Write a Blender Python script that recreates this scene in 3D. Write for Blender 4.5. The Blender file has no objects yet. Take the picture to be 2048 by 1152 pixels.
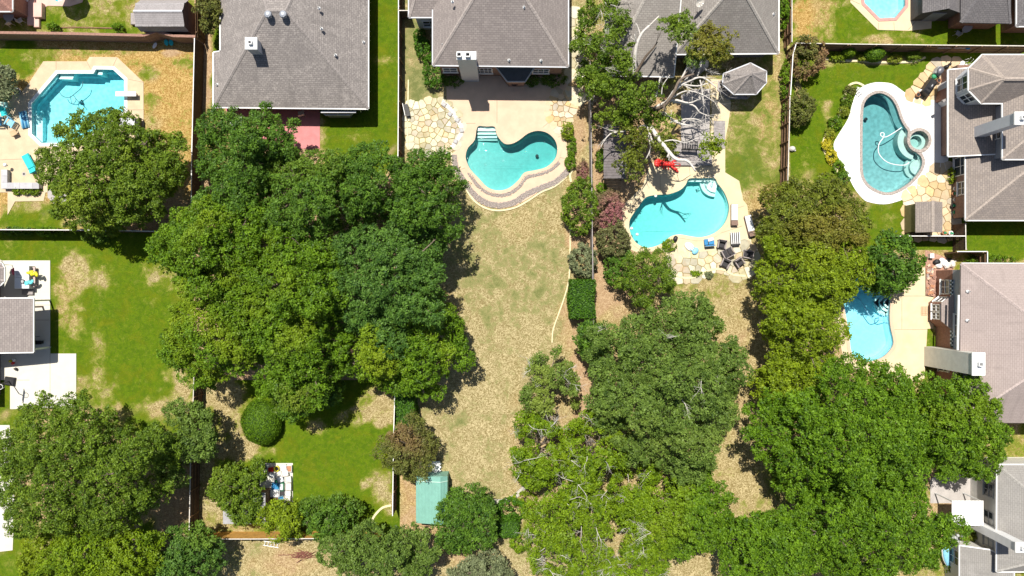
import bpy, bmesh, math, random
import numpy as np
from mathutils import Vector, Matrix
from mathutils.geometry import tessellate_polygon
R = math.radians
SC = bpy.context.scene
COL = SC.collection
# ------------------------------------------------------------------ scale: metres per photo pixel on the ground, camera height
S = 0.048
H = 1024 * S * 24 / 18.0          # 65.5 m, a 24 mm drone lens looking straight down
# ------------------------------------------------------------------ camera
cam = bpy.data.cameras.new('camera'); camo = bpy.data.objects.new('camera', cam); COL.objects.link(camo)
cam.lens = 24; cam.sensor_width = 36; cam.clip_end = 2000; cam.clip_start = 0.5
camo.location = (0, 0, H); camo.rotation_euler = (0, 0, 0); SC.camera = camo
# ------------------------------------------------------------------ world, sun, exposure
SUN_K = (0.145, -0.438)           # shadow displacement per metre of height
world = bpy.data.worlds.new('World'); SC.world = world; world.use_nodes = True
wn = world.node_tree.nodes; wl = world.node_tree.links
bg = wn['Background']; sky = wn.new('ShaderNodeTexSky'); sky.sky_type = 'NISHITA'; sky.sun_disc = False
sky.sun_elevation = math.atan2(1, math.hypot(*SUN_K)); sky.sun_rotation = math.atan2(-SUN_K[0], -SUN_K[1])
sky.air_density = 1.0; sky.dust_density = 1.2
wl.new(sky.outputs[0], bg.inputs[0]); bg.inputs[1].default_value = 0.065
sun = bpy.data.lights.new('sun', 'SUN'); suno = bpy.data.objects.new('sun', sun); COL.objects.link(suno)
sun.energy = 4.9; sun.angle = R(0.53); sun.color = (1.0, 0.95, 0.86)
suno.rotation_euler = Vector((SUN_K[0], SUN_K[1], -1)).to_track_quat('-Z', 'Y').to_euler()
suno.location = (0, 0, 90)
vs = SC.view_settings; vs.view_transform = 'Standard'; vs.look = 'None'; vs.gamma = 1; vs.exposure = 0.52
try: vs.use_curve_mapping = False
except Exception: pass

# ------------------------------------------------------------------ helpers
def W(px, py, z=0.0):
    "photo pixel at height z -> world point"
    f = S * (1 - z / H)
    return Vector(((px - 1024) * f, (576 - py) * f, z))
def WP(pts, z=0.0): return [W(x, y, z) for x, y in pts]

def tag(o, label=None, cat=None, group=None, kind=None):
    if label: o['label'] = label
    if cat: o['category'] = cat
    if group: o['group'] = group
    if kind: o['kind'] = kind
    return o
def thing(name, label, cat, loc=(0, 0, 0), rz=0, group=None):
    o = bpy.data.objects.new(name, None); COL.objects.link(o)
    o.location = loc; o.rotation_euler = (0, 0, rz); o.empty_display_size = 0.2
    return tag(o, label, cat, group)
def origin(o):
    v = Vector((0, 0, 0))
    while o is not None:
        v = v + Vector(o.location); o = o.parent
    return v
def copy_tree(o, parent=None):
    c = o.copy(); COL.objects.link(c); c.parent = parent
    for ch in list(o.children):
        if ch.name in SC.objects: copy_tree(ch, c)
    return c

def link(name, me, mat, parent=None):
    o = bpy.data.objects.new(name, me); COL.objects.link(o)
    if mat is not None: me.materials.append(mat)
    if parent is not None: o.parent = parent
    return o

class MB:
    def __init__(s): s.v = []; s.f = []; s.uv = {}
    def add(s, vs, fs):
        b = len(s.v); s.v += [tuple(v) for v in vs]; s.f += [tuple(i + b for i in f) for f in fs]; return b
    def box(s, c, d, rz=0, m=None):
        x, y, z = d[0] / 2, d[1] / 2, d[2] / 2
        P = [Vector(p) for p in ((-x, -y, -z), (x, -y, -z), (x, y, -z), (-x, y, -z), (-x, -y, z), (x, -y, z), (x, y, z), (-x, y, z))]
        M_ = m if m is not None else Matrix.Rotation(rz, 3, 'Z')
        s.add([M_ @ p + Vector(c) for p in P], [(0, 3, 2, 1), (4, 5, 6, 7), (0, 1, 5, 4), (1, 2, 6, 5), (2, 3, 7, 6), (3, 0, 4, 7)]); return s
    def bbox(s, c, d, rz=0, bev=0.03):
        "box with chamfered top edges"
        x, y, z = d[0] / 2, d[1] / 2, d[2] / 2; b = min(bev, x * .6, y * .6, z)
        rings = [(x, y, -z), (x, y, z - b), (x - b, y - b, z)]; P = []
        for a, e, k in rings: P += [Vector((-a, -e, k)), Vector((a, -e, k)), Vector((a, e, k)), Vector((-a, e, k))]
        M_ = Matrix.Rotation(rz, 3, 'Z'); F = [(3, 2, 1, 0), (8, 9, 10, 11)]
        for r in range(2):
            for i in range(4):
                j = (i + 1) % 4; F.append((r * 4 + i, r * 4 + j, r * 4 + 4 + j, r * 4 + 4 + i))
        s.add([M_ @ p + Vector(c) for p in P], F); return s
    def bar(s, a, b, w, h):
        a = Vector(a); b = Vector(b); d = (b - a); L = d.length
        if L < 1e-6: return s
        d /= L; side = Vector((0, 0, 1)).cross(d)
        if side.length < 1e-4: side = Vector((1, 0, 0))
        side.normalize(); up = d.cross(side).normalized()
        vs = []
        for p in (a, b):
            for i, j in ((-1, -1), (1, -1), (1, 1), (-1, 1)): vs.append(p + side * (i * w / 2) + up * (j * h / 2))
        s.add(vs, [(0, 1, 2, 3), (7, 6, 5, 4), (0, 4, 5, 1), (1, 5, 6, 2), (2, 6, 7, 3), (3, 7, 4, 0)]); return s
    def prism(s, poly, z0, z1):
        P = [(p[0], p[1]) for p in poly]
        if area2(P) < 0: P = P[::-1]
        n = len(P)
        s.add([(x, y, z0) for x, y in P] + [(x, y, z1) for x, y in P],
              [tuple(range(n))[::-1], tuple(range(n, 2 * n))] + [(i, (i + 1) % n, n + (i + 1) % n, n + i) for i in range(n)]); return s
    def slab(s, outer, holes, z0, z1):
        "prism with holes"
        loops = [[(p[0], p[1]) for p in outer]] + [[(p[0], p[1]) for p in h] for h in holes]
        if area2(loops[0]) < 0: loops[0] = loops[0][::-1]
        loops = [loops[0]] + [l[::-1] if area2(l) > 0 else l for l in loops[1:]]
        flat = [p for l in loops for p in l]
        tris = tessellate_polygon([[Vector((x, y, 0)) for x, y in l] for l in loops])
        n = len(flat); F = []
        for t in tris:
            a, b, c = [flat[i] for i in t]
            cr = (b[0] - a[0]) * (c[1] - a[1]) - (b[1] - a[1]) * (c[0] - a[0])
            if abs(cr) < 1e-9: continue
            t = t if cr > 0 else (t[0], t[2], t[1]); F.append(tuple(i + n for i in t))
        k = 0
        for l in loops:
            m = len(l)
            for i in range(m): F.append((k + i, k + (i + 1) % m, n + k + (i + 1) % m, n + k + i))
            k += m
        s.add([(x, y, z0) for x, y in flat] + [(x, y, z1) for x, y in flat], F); return s
    def ring(s, outer, inner, z0, z1):
        n = len(outer)
        if area2([(p[0], p[1]) for p in outer]) < 0: outer = outer[::-1]; inner = inner[::-1]
        vs = [(p[0], p[1], z) for z in (z0, z1) for l in (outer, inner) for p in l]
        F = []
        for i in range(n):
            j = (i + 1) % n
            F += [(i, j, 2 * n + j, 2 * n + i), (n + j, n + i, 3 * n + i, 3 * n + j), (2 * n + i, 2 * n + j, 3 * n + j, 3 * n + i)]
        s.add(vs, F); return s
    def tube(s, pts, rads, n=7, cap=True):
        pts = [Vector(p) for p in pts]
        if not hasattr(rads, '__len__'): rads = [rads] * len(pts)
        vs = []; up0 = Vector((0.31, 0.2, 0.93))
        for i, p in enumerate(pts):
            d = (pts[min(i + 1, len(pts) - 1)] - pts[max(i - 1, 0)])
            d = d.normalized() if d.length > 1e-6 else Vector((0, 0, 1))
            a = d.cross(up0)
            if a.length < 0.05: a = d.cross(Vector((1, 0, 0)))
            a.normalize(); b = d.cross(a)
            for k in range(n):
                t = 2 * math.pi * k / n; vs.append(p + (a * math.cos(t) + b * math.sin(t)) * rads[i])
        F = []
        for i in range(len(pts) - 1):
            for k in range(n):
                k2 = (k + 1) % n; F.append((i * n + k, i * n + k2, (i + 1) * n + k2, (i + 1) * n + k))
        if cap: F += [tuple(range(n))[::-1], tuple(range((len(pts) - 1) * n, len(pts) * n))]
        s.add(vs, F); return s
    def lathe(s, prof, c, n=16, sx=1, sy=1, rz=0):
        c = Vector(c); vs = []; M_ = Matrix.Rotation(rz, 3, 'Z')
        for r, z in prof:
            for k in range(n):
                t = 2 * math.pi * k / n; vs.append(c + M_ @ Vector((r * math.cos(t) * sx, r * math.sin(t) * sy, z)))
        F = []
        for i in range(len(prof) - 1):
            for k in range(n):
                k2 = (k + 1) % n; F.append((i * n + k, i * n + k2, (i + 1) * n + k2, (i + 1) * n + k))
        F += [tuple(range(n))[::-1], tuple(range((len(prof) - 1) * n, len(prof) * n))]
        s.add(vs, F); return s
    def ball(s, c, r, n=10, m=6, rz=0):
        if not hasattr(r, '__len__'): r = (r, r, r)
        prof = [(max(math.sin(math.pi * i / m), 0.02), -math.cos(math.pi * i / m) * r[2]) for i in range(m + 1)]
        return s.lathe(prof, c, n, r[0], r[1], rz)
    def build(s, name, mat, parent=None, smooth=False, local=False, base=None):
        o_ = Vector((0, 0, 0))
        if not local:
            o_ = origin(parent) if parent is not None else Vector(base if base is not None else (0, 0, 0))
        me = bpy.data.meshes.new(name)
        me.from_pydata([(v[0] - o_[0], v[1] - o_[1], v[2] - o_[2]) for v in s.v], [], s.f)
        if s.uv:
            ul = me.uv_layers.new(name='UVMap')
            k = 0
            for p in me.polygons:
                u = s.uv.get(p.index)
                for q, li in enumerate(p.loop_indices):
                    if u: ul.data[li].uv = u[q]
        if smooth: me.polygons.foreach_set('use_smooth', [True] * len(me.polygons))
        me.update()
        o = link(name, me, mat, parent)
        if parent is None and not local and base is not None: o.location = base
        return o

def area2(P): return sum(P[i][0] * P[(i + 1) % len(P)][1] - P[(i + 1) % len(P)][0] * P[i][1] for i in range(len(P)))
def inside(p, poly):
    x, y = p[0], p[1]; c = False; j = len(poly) - 1
    for i in range(len(poly)):
        xi, yi = poly[i][0], poly[i][1]; xj, yj = poly[j][0], poly[j][1]
        if (yi > y) != (yj > y) and x < (xj - xi) * (y - yi) / (yj - yi) + xi: c = not c
        j = i
    return c
def inside_np(X, Y, poly):
    c = np.zeros(X.shape, bool); j = len(poly) - 1
    for i in range(len(poly)):
        xi, yi = poly[i][0], poly[i][1]; xj, yj = poly[j][0], poly[j][1]
        if yi != yj:
            c ^= ((yi > Y) != (yj > Y)) & (X < (xj - xi) * (Y - yi) / (yj - yi) + xi)
        j = i
    return c
def offset(poly, d):
    "offset a polygon outwards by d"
    P = [Vector((p[0], p[1])) for p in poly]
    sgn = 1 if area2(P) > 0 else -1
    out = []; n = len(P)
    for i in range(n):
        a, b, c = P[i - 1], P[i], P[(i + 1) % n]
        e1 = (b - a).normalized(); e2 = (c - b).normalized()
        n1 = Vector((e1.y, -e1.x)) * sgn; n2 = Vector((e2.y, -e2.x)) * sgn
        m = n1 + n2
        k = m.length_squared
        out.append(b + (m * (2 * d / k) if k > 0.3 else n1 * d))
    return out
def smooth_loop(pts, k=4, closed=True):
    "Catmull-Rom through the points"
    P = [Vector(p) for p in pts]; n = len(P); out = []
    for i in range(n if closed else n - 1):
        g = (lambda q: P[q % n]) if closed else (lambda q: P[min(max(q, 0), n - 1)])
        p0, p1, p2, p3 = g(i - 1), g(i), g(i + 1), g(i + 2)
        for j in range(k):
            t = j / k
            out.append(0.5 * ((2 * p1) + (p2 - p0) * t + (2 * p0 - 5 * p1 + 4 * p2 - p3) * t * t + (3 * p1 - p0 - 3 * p2 + p3) * t ** 3))
    if not closed: out.append(P[-1])
    return out

# ------------------------------------------------------------------ materials
MATS = {}
def nodes(name):
    m = bpy.data.materials.new(name); m.use_nodes = True; nt = m.node_tree
    return m, nt, nt.nodes, nt.links, nt.nodes['Principled BSDF']
def setin(nd, **kw):
    for k, v in kw.items(): nd.inputs[k.replace('_', ' ')].default_value = v
def rgba(c): return (c[0], c[1], c[2], 1)
def mixc(N, L, fac, a, b, mode='MIX'):
    m = N.new('ShaderNodeMix'); m.data_type = 'RGBA'; m.blend_type = mode
    for idx, v in ((0, fac), (6, a), (7, b)):
        if hasattr(v, 'is_output'): L.new(v, m.inputs[idx])
        elif idx == 0: m.inputs[0].default_value = v
        else: m.inputs[idx].default_value = rgba(v)
    return m.outputs[2]
def noise(N, L, vec, scale, detail=3, rough=.55, dist=0):
    n = N.new('ShaderNodeTexNoise'); n.inputs['Scale'].default_value = scale; n.inputs['Detail'].default_value = detail
    n.inputs['Roughness'].default_value = rough; n.inputs['Distortion'].default_value = dist
    if vec is not None: L.new(vec, n.inputs['Vector'])
    return n.outputs[0]
def ramp(N, L, fac, lo, hi, a=0.0, b=1.0):
    r = N.new('ShaderNodeMapRange'); r.interpolation_type = 'SMOOTHSTEP'
    r.inputs[1].default_value = lo; r.inputs[2].default_value = hi; r.inputs[3].default_value = a; r.inputs[4].default_value = b
    L.new(fac, r.inputs[0]); return r.outputs[0]
def math_(N, L, op, a, b):
    m = N.new('ShaderNodeMath'); m.operation = op
    for i, v in enumerate((a, b)):
        if hasattr(v, 'is_output'): L.new(v, m.inputs[i])
        else: m.inputs[i].default_value = v
    return m.outputs[0]
def bump(N, L, bsdf, h, strength=.3, dist=.02):
    b = N.new('ShaderNodeBump'); b.inputs['Strength'].default_value = strength; b.inputs['Distance'].default_value = dist
    L.new(h, b.inputs['Height']); L.new(b.outputs[0], bsdf.inputs['Normal'])

def plain(name, col, rough=.7, var=.18, scale=2.5, bmp=.15, metal=0, fine=25, rnd=0.0, stain=None, spec=.35):
    "one colour, worn by large and fine noise, with relief"
    if name in MATS: return MATS[name]
    m, nt, N, L, b = nodes(name)
    pos = N.new('ShaderNodeNewGeometry').outputs['Position']
    n1 = noise(N, L, pos, scale, 4); n2 = noise(N, L, pos, fine, 3)
    lo = [c * (1 - var) for c in col]; hi = [min(c * (1 + var), 1) for c in col]
    c = mixc(N, L, ramp(N, L, n1, .3, .7), lo, hi)
    c = mixc(N, L, ramp(N, L, n2, .3, .7, 0, .5), c, [q * (1 - var * .9) for q in col])
    if stain: c = mixc(N, L, ramp(N, L, noise(N, L, pos, scale * .35, 5, .6, .6), .52, .72, 0, .7), c, stain)
    if rnd:
        oi = N.new('ShaderNodeObjectInfo'); hs = N.new('ShaderNodeHueSaturation')
        L.new(c, hs.inputs['Color'])
        L.new(ramp(N, L, oi.outputs['Random'], 0, 1, 1 - rnd, 1 + rnd), hs.inputs['Value'])
        L.new(ramp(N, L, math_(N, L, 'FRACT', math_(N, L, 'MULTIPLY', oi.outputs['Random'], 7.31), 0), 0, 1, 1 - rnd, 1 + rnd), hs.inputs['Saturation'])
        c = hs.outputs[0]
    L.new(c, b.inputs['Base Color'])
    b.inputs['Roughness'].default_value = rough; b.inputs['Metallic'].default_value = metal; b.inputs['Specular IOR Level'].default_value = spec
    if bmp: bump(N, L, b, n2, bmp, .02)
    MATS[name] = m; return m

def shingle(name, base, light, dark, speck=.5, row=.17, wid=.34):
    m, nt, N, L, b = nodes(name)
    uv = N.new('ShaderNodeUVMap').outputs[0]
    pos = N.new('ShaderNodeNewGeometry').outputs['Position']
    br = N.new('ShaderNodeTexBrick'); L.new(uv, br.inputs['Vector'])
    br.inputs['Scale'].default_value = 1; br.inputs['Brick Width'].default_value = wid; br.inputs['Row Height'].default_value = row
    br.inputs['Mortar Size'].default_value = .018; br.inputs['Mortar Smooth'].default_value = .3; br.inputs['Bias'].default_value = 0
    br.inputs['Color1'].default_value = rgba(base); br.inputs['Color2'].default_value = rgba(light); br.inputs['Mortar'].default_value = rgba(dark)
    br.offset = .5
    c = br.outputs['Color']
    n1 = noise(N, L, pos, 5.5, 3, .6)
    c = mixc(N, L, ramp(N, L, n1, .55, .72, 0, speck), c, [min(q * 1.45, 1) for q in light])
    c = mixc(N, L, ramp(N, L, noise(N, L, pos, .35, 4), .4, .75, 0, .28), c, [q * .72 for q in base])
    c = mixc(N, L, ramp(N, L, noise(N, L, pos, 30, 2), .35, .75, 0, .35), c, dark)
    mp = N.new('ShaderNodeMapping'); mp.inputs['Scale'].default_value = (1.6, .22, 1); L.new(uv, mp.inputs['Vector'])
    st = noise(N, L, mp.outputs[0], 1.0, 5, .6, .3)
    c = mixc(N, L, ramp(N, L, st, .48, .70, 0, .45), c, [q * .62 for q in base])
    c = mixc(N, L, ramp(N, L, noise(N, L, pos, .8, 5, .6), .55, .75, 0, .35), c, [min(q * 1.35, 1) for q in light])
    L.new(c, b.inputs['Base Color']); b.inputs['Roughness'].default_value = .92; b.inputs['Specular IOR Level'].default_value = .15
    bump(N, L, b, br.outputs['Fac'], -.5, .02)
    MATS[name] = m; return m

def brickmat(name, c1, c2, mortar):
    m, nt, N, L, b = nodes(name)
    geo = N.new('ShaderNodeNewGeometry'); sp = N.new('ShaderNodeSeparateXYZ'); L.new(geo.outputs['Position'], sp.inputs[0])
    cb = N.new('ShaderNodeCombineXYZ'); L.new(math_(N, L, 'ADD', sp.outputs[0], sp.outputs[1]), cb.inputs[0]); L.new(sp.outputs[2], cb.inputs[1])
    br = N.new('ShaderNodeTexBrick'); L.new(cb.outputs[0], br.inputs['Vector'])
    br.inputs['Scale'].default_value = 1; br.inputs['Brick Width'].default_value = .22; br.inputs['Row Height'].default_value = .075
    br.inputs['Mortar Size'].default_value = .008; br.inputs['Color1'].default_value = rgba(c1); br.inputs['Color2'].default_value = rgba(c2); br.inputs['Mortar'].default_value = rgba(mortar)
    c = mixc(N, L, ramp(N, L, noise(N, L, geo.outputs['Position'], 4, 4), .4, .8, 0, .5), br.outputs['Color'], [q * .55 for q in c1])
    L.new(c, b.inputs['Base Color']); b.inputs['Roughness'].default_value = .9
    bump(N, L, b, br.outputs['Fac'], -.4, .01)
    MATS[name] = m; return m

def leafmat(name, dark, light, alt):
    m, nt, N, L, b = nodes(name)
    a1 = N.new('ShaderNodeAttribute'); a1.attribute_name = 'tint'
    a2 = N.new('ShaderNodeAttribute'); a2.attribute_name = 'patch'
    light = [min(q * 1.27, 1) for q in light]; alt = [min(q * 1.1, 1) for q in alt]
    c = mixc(N, L, a1.outputs['Fac'], dark, light); c = mixc(N, L, a2.outputs['Fac'], c, alt)
    L.new(c, b.inputs['Base Color']); b.inputs['Roughness'].default_value = .55; b.inputs['Specular IOR Level'].default_value = .25
    tr = N.new('ShaderNodeBsdfTranslucent'); L.new(mixc(N, L, .5, c, [min(q * 1.5, 1) for q in alt]), tr.inputs['Color'])
    mx = N.new('ShaderNodeMixShader'); mx.inputs[0].default_value = .25
    L.new(b.outputs[0], mx.inputs[1]); L.new(tr.outputs[0], mx.inputs[2]); L.new(mx.outputs[0], N['Material Output'].inputs['Surface'])
    MATS[name] = m; return m

def watermat(name, absorb, dens):
    m, nt, N, L, b = nodes(name); N.remove(b)
    pos = N.new('ShaderNodeNewGeometry').outputs['Position']
    tr = N.new('ShaderNodeBsdfTransparent'); gl = N.new('ShaderNodeBsdfGlossy'); gl.inputs['Roughness'].default_value = .05
    fr = N.new('ShaderNodeFresnel'); fr.inputs['IOR'].default_value = 1.33
    bp = N.new('ShaderNodeBump'); bp.inputs['Strength'].default_value = .5; bp.inputs['Distance'].default_value = .03
    L.new(noise(N, L, pos, 5.0, 3, .6, .5), bp.inputs['Height'])
    L.new(bp.outputs[0], gl.inputs['Normal']); L.new(bp.outputs[0], fr.inputs['Normal'])
    mx = N.new('ShaderNodeMixShader'); L.new(fr.outputs[0], mx.inputs[0]); L.new(tr.outputs[0], mx.inputs[1]); L.new(gl.outputs[0], mx.inputs[2])
    va = N.new('ShaderNodeVolumeAbsorption'); va.inputs['Color'].default_value = rgba(absorb); va.inputs['Density'].default_value = dens
    out = N['Material Output']; L.new(mx.outputs[0], out.inputs['Surface']); L.new(va.outputs[0], out.inputs['Volume'])
    MATS[name] = m; return m

def lawnmat():
    m, nt, N, L, b = nodes('lawn_grass')
    pos = N.new('ShaderNodeNewGeometry').outputs['Position']
    at = N.new('ShaderNodeAttribute'); at.attribute_name = 'cover'
    sp = N.new('ShaderNodeSeparateColor'); L.new(at.outputs['Color'], sp.inputs[0])
    big = noise(N, L, pos, .55, 5, .62, .4); mid = noise(N, L, pos, 2.2, 4, .6, .8); fine = noise(N, L, pos, 3.3, 4, .65, 2.6); grain = noise(N, L, pos, 16, 3, .65)
    patchy = noise(N, L, pos, 1.15, 5, .65, .6)
    g = math_(N, L, 'ADD', sp.outputs[0], math_(N, L, 'MULTIPLY', math_(N, L, 'SUBTRACT', big, .5), 1.1))
    g = math_(N, L, 'ADD', g, math_(N, L, 'MULTIPLY', math_(N, L, 'SUBTRACT', patchy, .5), 1.5))
    g = math_(N, L, 'ADD', g, math_(N, L, 'MULTIPLY', math_(N, L, 'SUBTRACT', fine, .5), 1.0))
    g = math_(N, L, 'ADD', g, math_(N, L, 'MULTIPLY', math_(N, L, 'SUBTRACT', grain, .5), .8))
    gf = ramp(N, L, g, .05, .95)
    # dry grass: pale straw blades over grey-tan thatch
    straw = mixc(N, L, ramp(N, L, fine, .43, .60), (.22, .175, .075), (.50, .42, .235))
    orange = mixc(N, L, ramp(N, L, fine, .42, .60), (.28, .16, .04), (.52, .35, .13))
    dry = mixc(N, L, sp.outputs[1], straw, orange)
    yel = mixc(N, L, ramp(N, L, fine, .36, .64), (.115, .145, .012), (.27, .275, .055))
    gr = mixc(N, L, ramp(N, L, mid, .3, .7), (.060, .120, .004), (.115, .180, .006))
    gr = mixc(N, L, ramp(N, L, big, .46, .68), gr, mixc(N, L, ramp(N, L, patchy, .35, .65), (.10, .135, .004), (.15, .175, .008)))
    gr = mixc(N, L, ramp(N, L, grain, .35, .7, 0, .55), gr, (.042, .09, .003))
    gr = mixc(N, L, ramp(N, L, fine, .56, .68, 0, .5), gr, (.21, .22, .03))
    gr = mixc(N, L, at.outputs['Alpha'], (.150, .160, .062), gr); yel = mixc(N, L, at.outputs['Alpha'], (.25, .24, .105), yel)
    c = mixc(N, L, ramp(N, L, gf, .0, .5), dry, yel); c = mixc(N, L, ramp(N, L, gf, .36, .92), c, gr)
    soil = mixc(N, L, ramp(N, L, fine, .35, .65), (.29, .18, .10), (.47, .34, .205))
    df = math_(N, L, 'ADD', sp.outputs[2], math_(N, L, 'MULTIPLY', math_(N, L, 'SUBTRACT', patchy, .5), .8))
    c = mixc(N, L, ramp(N, L, df, .2, .75), c, soil)
    c = mixc(N, L, ramp(N, L, grain, .5, .75, 0, .35), c, (.16, .13, .05))
    L.new(c, b.inputs['Base Color']); b.inputs['Roughness'].default_value = .95; b.inputs['Specular IOR Level'].default_value = .05
    bump(N, L, b, math_(N, L, 'ADD', grain, fine), .8, .06)
    MATS['lawn'] = m; return m
# ================================================================== THE SETTING
rnd = random.Random(7)
LAWN = lawnmat()
M_SOIL = plain('bare_soil', (.30, .21, .12), .95, .3, 1.2, .5, fine=14)
M_CONC = plain('tan_concrete', (.54, .43, .29), .88, .10, 1.3, .1, stain=(.50, .38, .25))
M_CONC_Y = plain('pale_yellow_concrete', (.60, .50, .33), .88, .09, .9, .1, stain=(.56, .44, .27))
M_CONC_W = plain('white_concrete', (.58, .555, .485), .85, .06, .8, .06, stain=(.50, .47, .40))
M_CONC_P = plain('peach_concrete', (.60, .435, .31), .88, .08, 1.1, .1, stain=(.62, .43, .30))
M_CONC_G = plain('grey_concrete', (.40, .37, .35), .88, .12, 1.1, .1, stain=(.31, .29, .28))
M_PINK = plain('red_stained_concrete', (.52, .20, .20), .85, .12, 1.2, .1)
M_JOINT = plain('joint_filler', (.27, .21, .15), .95, .2)
M_MORTAR = plain('sandy_mortar', (.25, .17, .07), .95, .25, 3, .3)
M_MORTAR2 = plain('grassy_mortar', (.27, .22, .085), .95, .3, 3, .3)
M_STONE_Y = plain('yellow_flagstone', (.52, .475, .33), .85, .16, 2.2, .3, fine=12, rnd=.24, stain=(.50, .38, .22))
M_STONE_O = plain('orange_flagstone', (.56, .42, .25), .85, .12, 2.2, .3, fine=12, rnd=.16, stain=(.55, .38, .2))
M_STONE_P = plain('buff_flagstone', (.52, .44, .32), .85, .14, 2.2, .3, fine=12, rnd=.2, stain=(.55, .37, .2))
M_COBBLE = plain('grey_pink_cobble', (.36, .31, .28), .85, .4, 9, .3, fine=20)
M_WOOD_D = plain('weathered_brown_fence_wood', (.105, .062, .042), .9, .3, 4, .3, fine=18)
M_WOOD_B = plain('brown_fence_wood', (.21, .125, .07), .9, .28, 4, .3, fine=18)
M_WOOD_O = plain('new_cedar_fence_wood', (.56, .31, .075), .85, .2, 4, .2, fine=18)
M_CAP = plain('sun_bleached_wood', (.62, .58, .52), .85, .15, 5, .1)
M_CAPW = plain('white_painted_wood', (.78, .77, .74), .7, .08, 5, .05)
M_GREYW = plain('silver_grey_wood', (.33, .30, .29), .9, .2, 5, .25, fine=16, rnd=.10)
M_DGREYW = plain('dark_grey_wood', (.17, .15, .15), .9, .2, 5, .25, fine=16, rnd=.12)
M_BRICK = brickmat('red_brick', (.30, .12, .075), (.22, .085, .06), (.36, .28, .22))
M_BRICK2 = brickmat('brown_brick', (.19, .10, .075), (.25, .14, .10), (.32, .26, .21))
M_WHITE = plain('white_paint', (.80, .80, .79), .5, .04, 3, .02)
M_BLACK = plain('black_plastic', (.022, .022, .024), .5, .2, 5, .1)
M_GREY = plain('grey_paint', (.38, .39, .40), .6, .08, 3, .05)
M_GLASS = plain('dark_window_glass', (.035, .045, .055), .06, .1, 1, 0, spec=.6)
M_STEEL = plain('brushed_steel', (.55, .56, .58), .3, .08, 8, .05, metal=.9)

# pools: outline of the water in photo pixels
POOLS = {
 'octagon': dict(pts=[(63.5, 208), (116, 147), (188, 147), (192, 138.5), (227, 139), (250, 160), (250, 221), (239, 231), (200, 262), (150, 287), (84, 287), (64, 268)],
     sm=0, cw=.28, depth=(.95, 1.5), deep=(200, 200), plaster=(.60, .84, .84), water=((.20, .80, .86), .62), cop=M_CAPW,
     label='turquoise angular swimming pool with white coping and a diving board'),
 'heart': dict(pts=[(954.7, 253.4), (972, 253), (989.5, 253.4), (994.5, 270), (1008, 286.4), (1023, 287.4), (1038.3, 279.8), (1055.7, 266.8), (1075, 261.4), (1094.7, 265.7), (1110, 279.8), (1115.4, 299.4), (1110, 319), (1092.6, 335), (1068.7, 341.7), (1049, 346), (1038, 360), (1018.8, 376.4), (997, 381.9), (975, 375.4), (958, 358), (940.6, 339.5), (932, 321), (931, 310), (936, 295), (949, 280)],
     sm=3, cw=.34, depth=(.95, 1.7), deep=(1080, 300), plaster=(.34, .62, .59), water=((.13, .70, .71), .62), cop=M_CONC_P,
     label='teal heart shaped swimming pool with entry steps behind the middle house'),
 'branch': dict(pts=[(1377.7, 357), (1404, 356), (1428.7, 356), (1435, 366), (1447.5, 383), (1456, 403), (1458, 421.7), (1449.6, 446.7), (1429, 466.5), (1402, 475), (1379.6, 473), (1359, 469.5), (1342, 473), (1330, 483), (1316, 491), (1296, 496), (1278, 491), (1264.5, 477), (1257.7, 457), (1259, 439), (1269, 423), (1278, 411), (1291.6, 394), (1316, 389), (1336.7, 388), (1359, 380), (1370.6, 369)],
     sm=3, cw=.32, depth=(.9, 1.6), deep=(1285, 450), plaster=(.44, .74, .72), water=((.14, .75, .77), .6), cop=M_CONC_Y,
     label='aqua free form swimming pool crossed by the shadow of a bare limb'),
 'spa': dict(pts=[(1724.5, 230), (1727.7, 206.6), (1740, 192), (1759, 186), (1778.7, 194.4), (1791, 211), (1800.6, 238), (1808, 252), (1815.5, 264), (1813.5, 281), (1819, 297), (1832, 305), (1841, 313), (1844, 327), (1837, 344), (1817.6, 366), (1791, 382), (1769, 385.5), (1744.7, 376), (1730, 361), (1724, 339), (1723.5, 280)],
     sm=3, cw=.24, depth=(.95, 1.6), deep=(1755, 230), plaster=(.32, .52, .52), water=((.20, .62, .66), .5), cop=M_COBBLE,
     label='deep teal swimming pool beside a round spa on a white deck'),
 'sky': dict(pts=[(1684, 592), (1694, 573), (1713, 555.6), (1740, 562), (1766, 574), (1777.5, 583), (1780.7, 600), (1779, 631), (1781, 656), (1786.8, 684), (1781, 699), (1766, 714), (1741, 723), (1718, 722), (1702, 706), (1697, 670), (1690, 630)],
     sm=3, cw=.28, depth=(.85, 1.3), deep=(1740, 690), plaster=(.62, .83, .87), water=((.26, .82, .90), .6), cop=M_CONC_P,
     label='pale blue swimming pool with round entry steps beside the yellow trees'),
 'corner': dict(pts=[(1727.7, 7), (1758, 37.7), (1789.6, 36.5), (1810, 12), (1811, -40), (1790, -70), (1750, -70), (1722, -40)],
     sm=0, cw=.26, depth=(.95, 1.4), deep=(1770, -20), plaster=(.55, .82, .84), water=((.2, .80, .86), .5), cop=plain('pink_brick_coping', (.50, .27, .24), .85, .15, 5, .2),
     label='turquoise angular pool with pink coping in the top right yard'),
}
for k, p in POOLS.items():
    l = WP(p['pts'])
    p['loop'] = smooth_loop(l, p['sm']) if p['sm'] else l
SPA_C = W(1837, 281)
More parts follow.
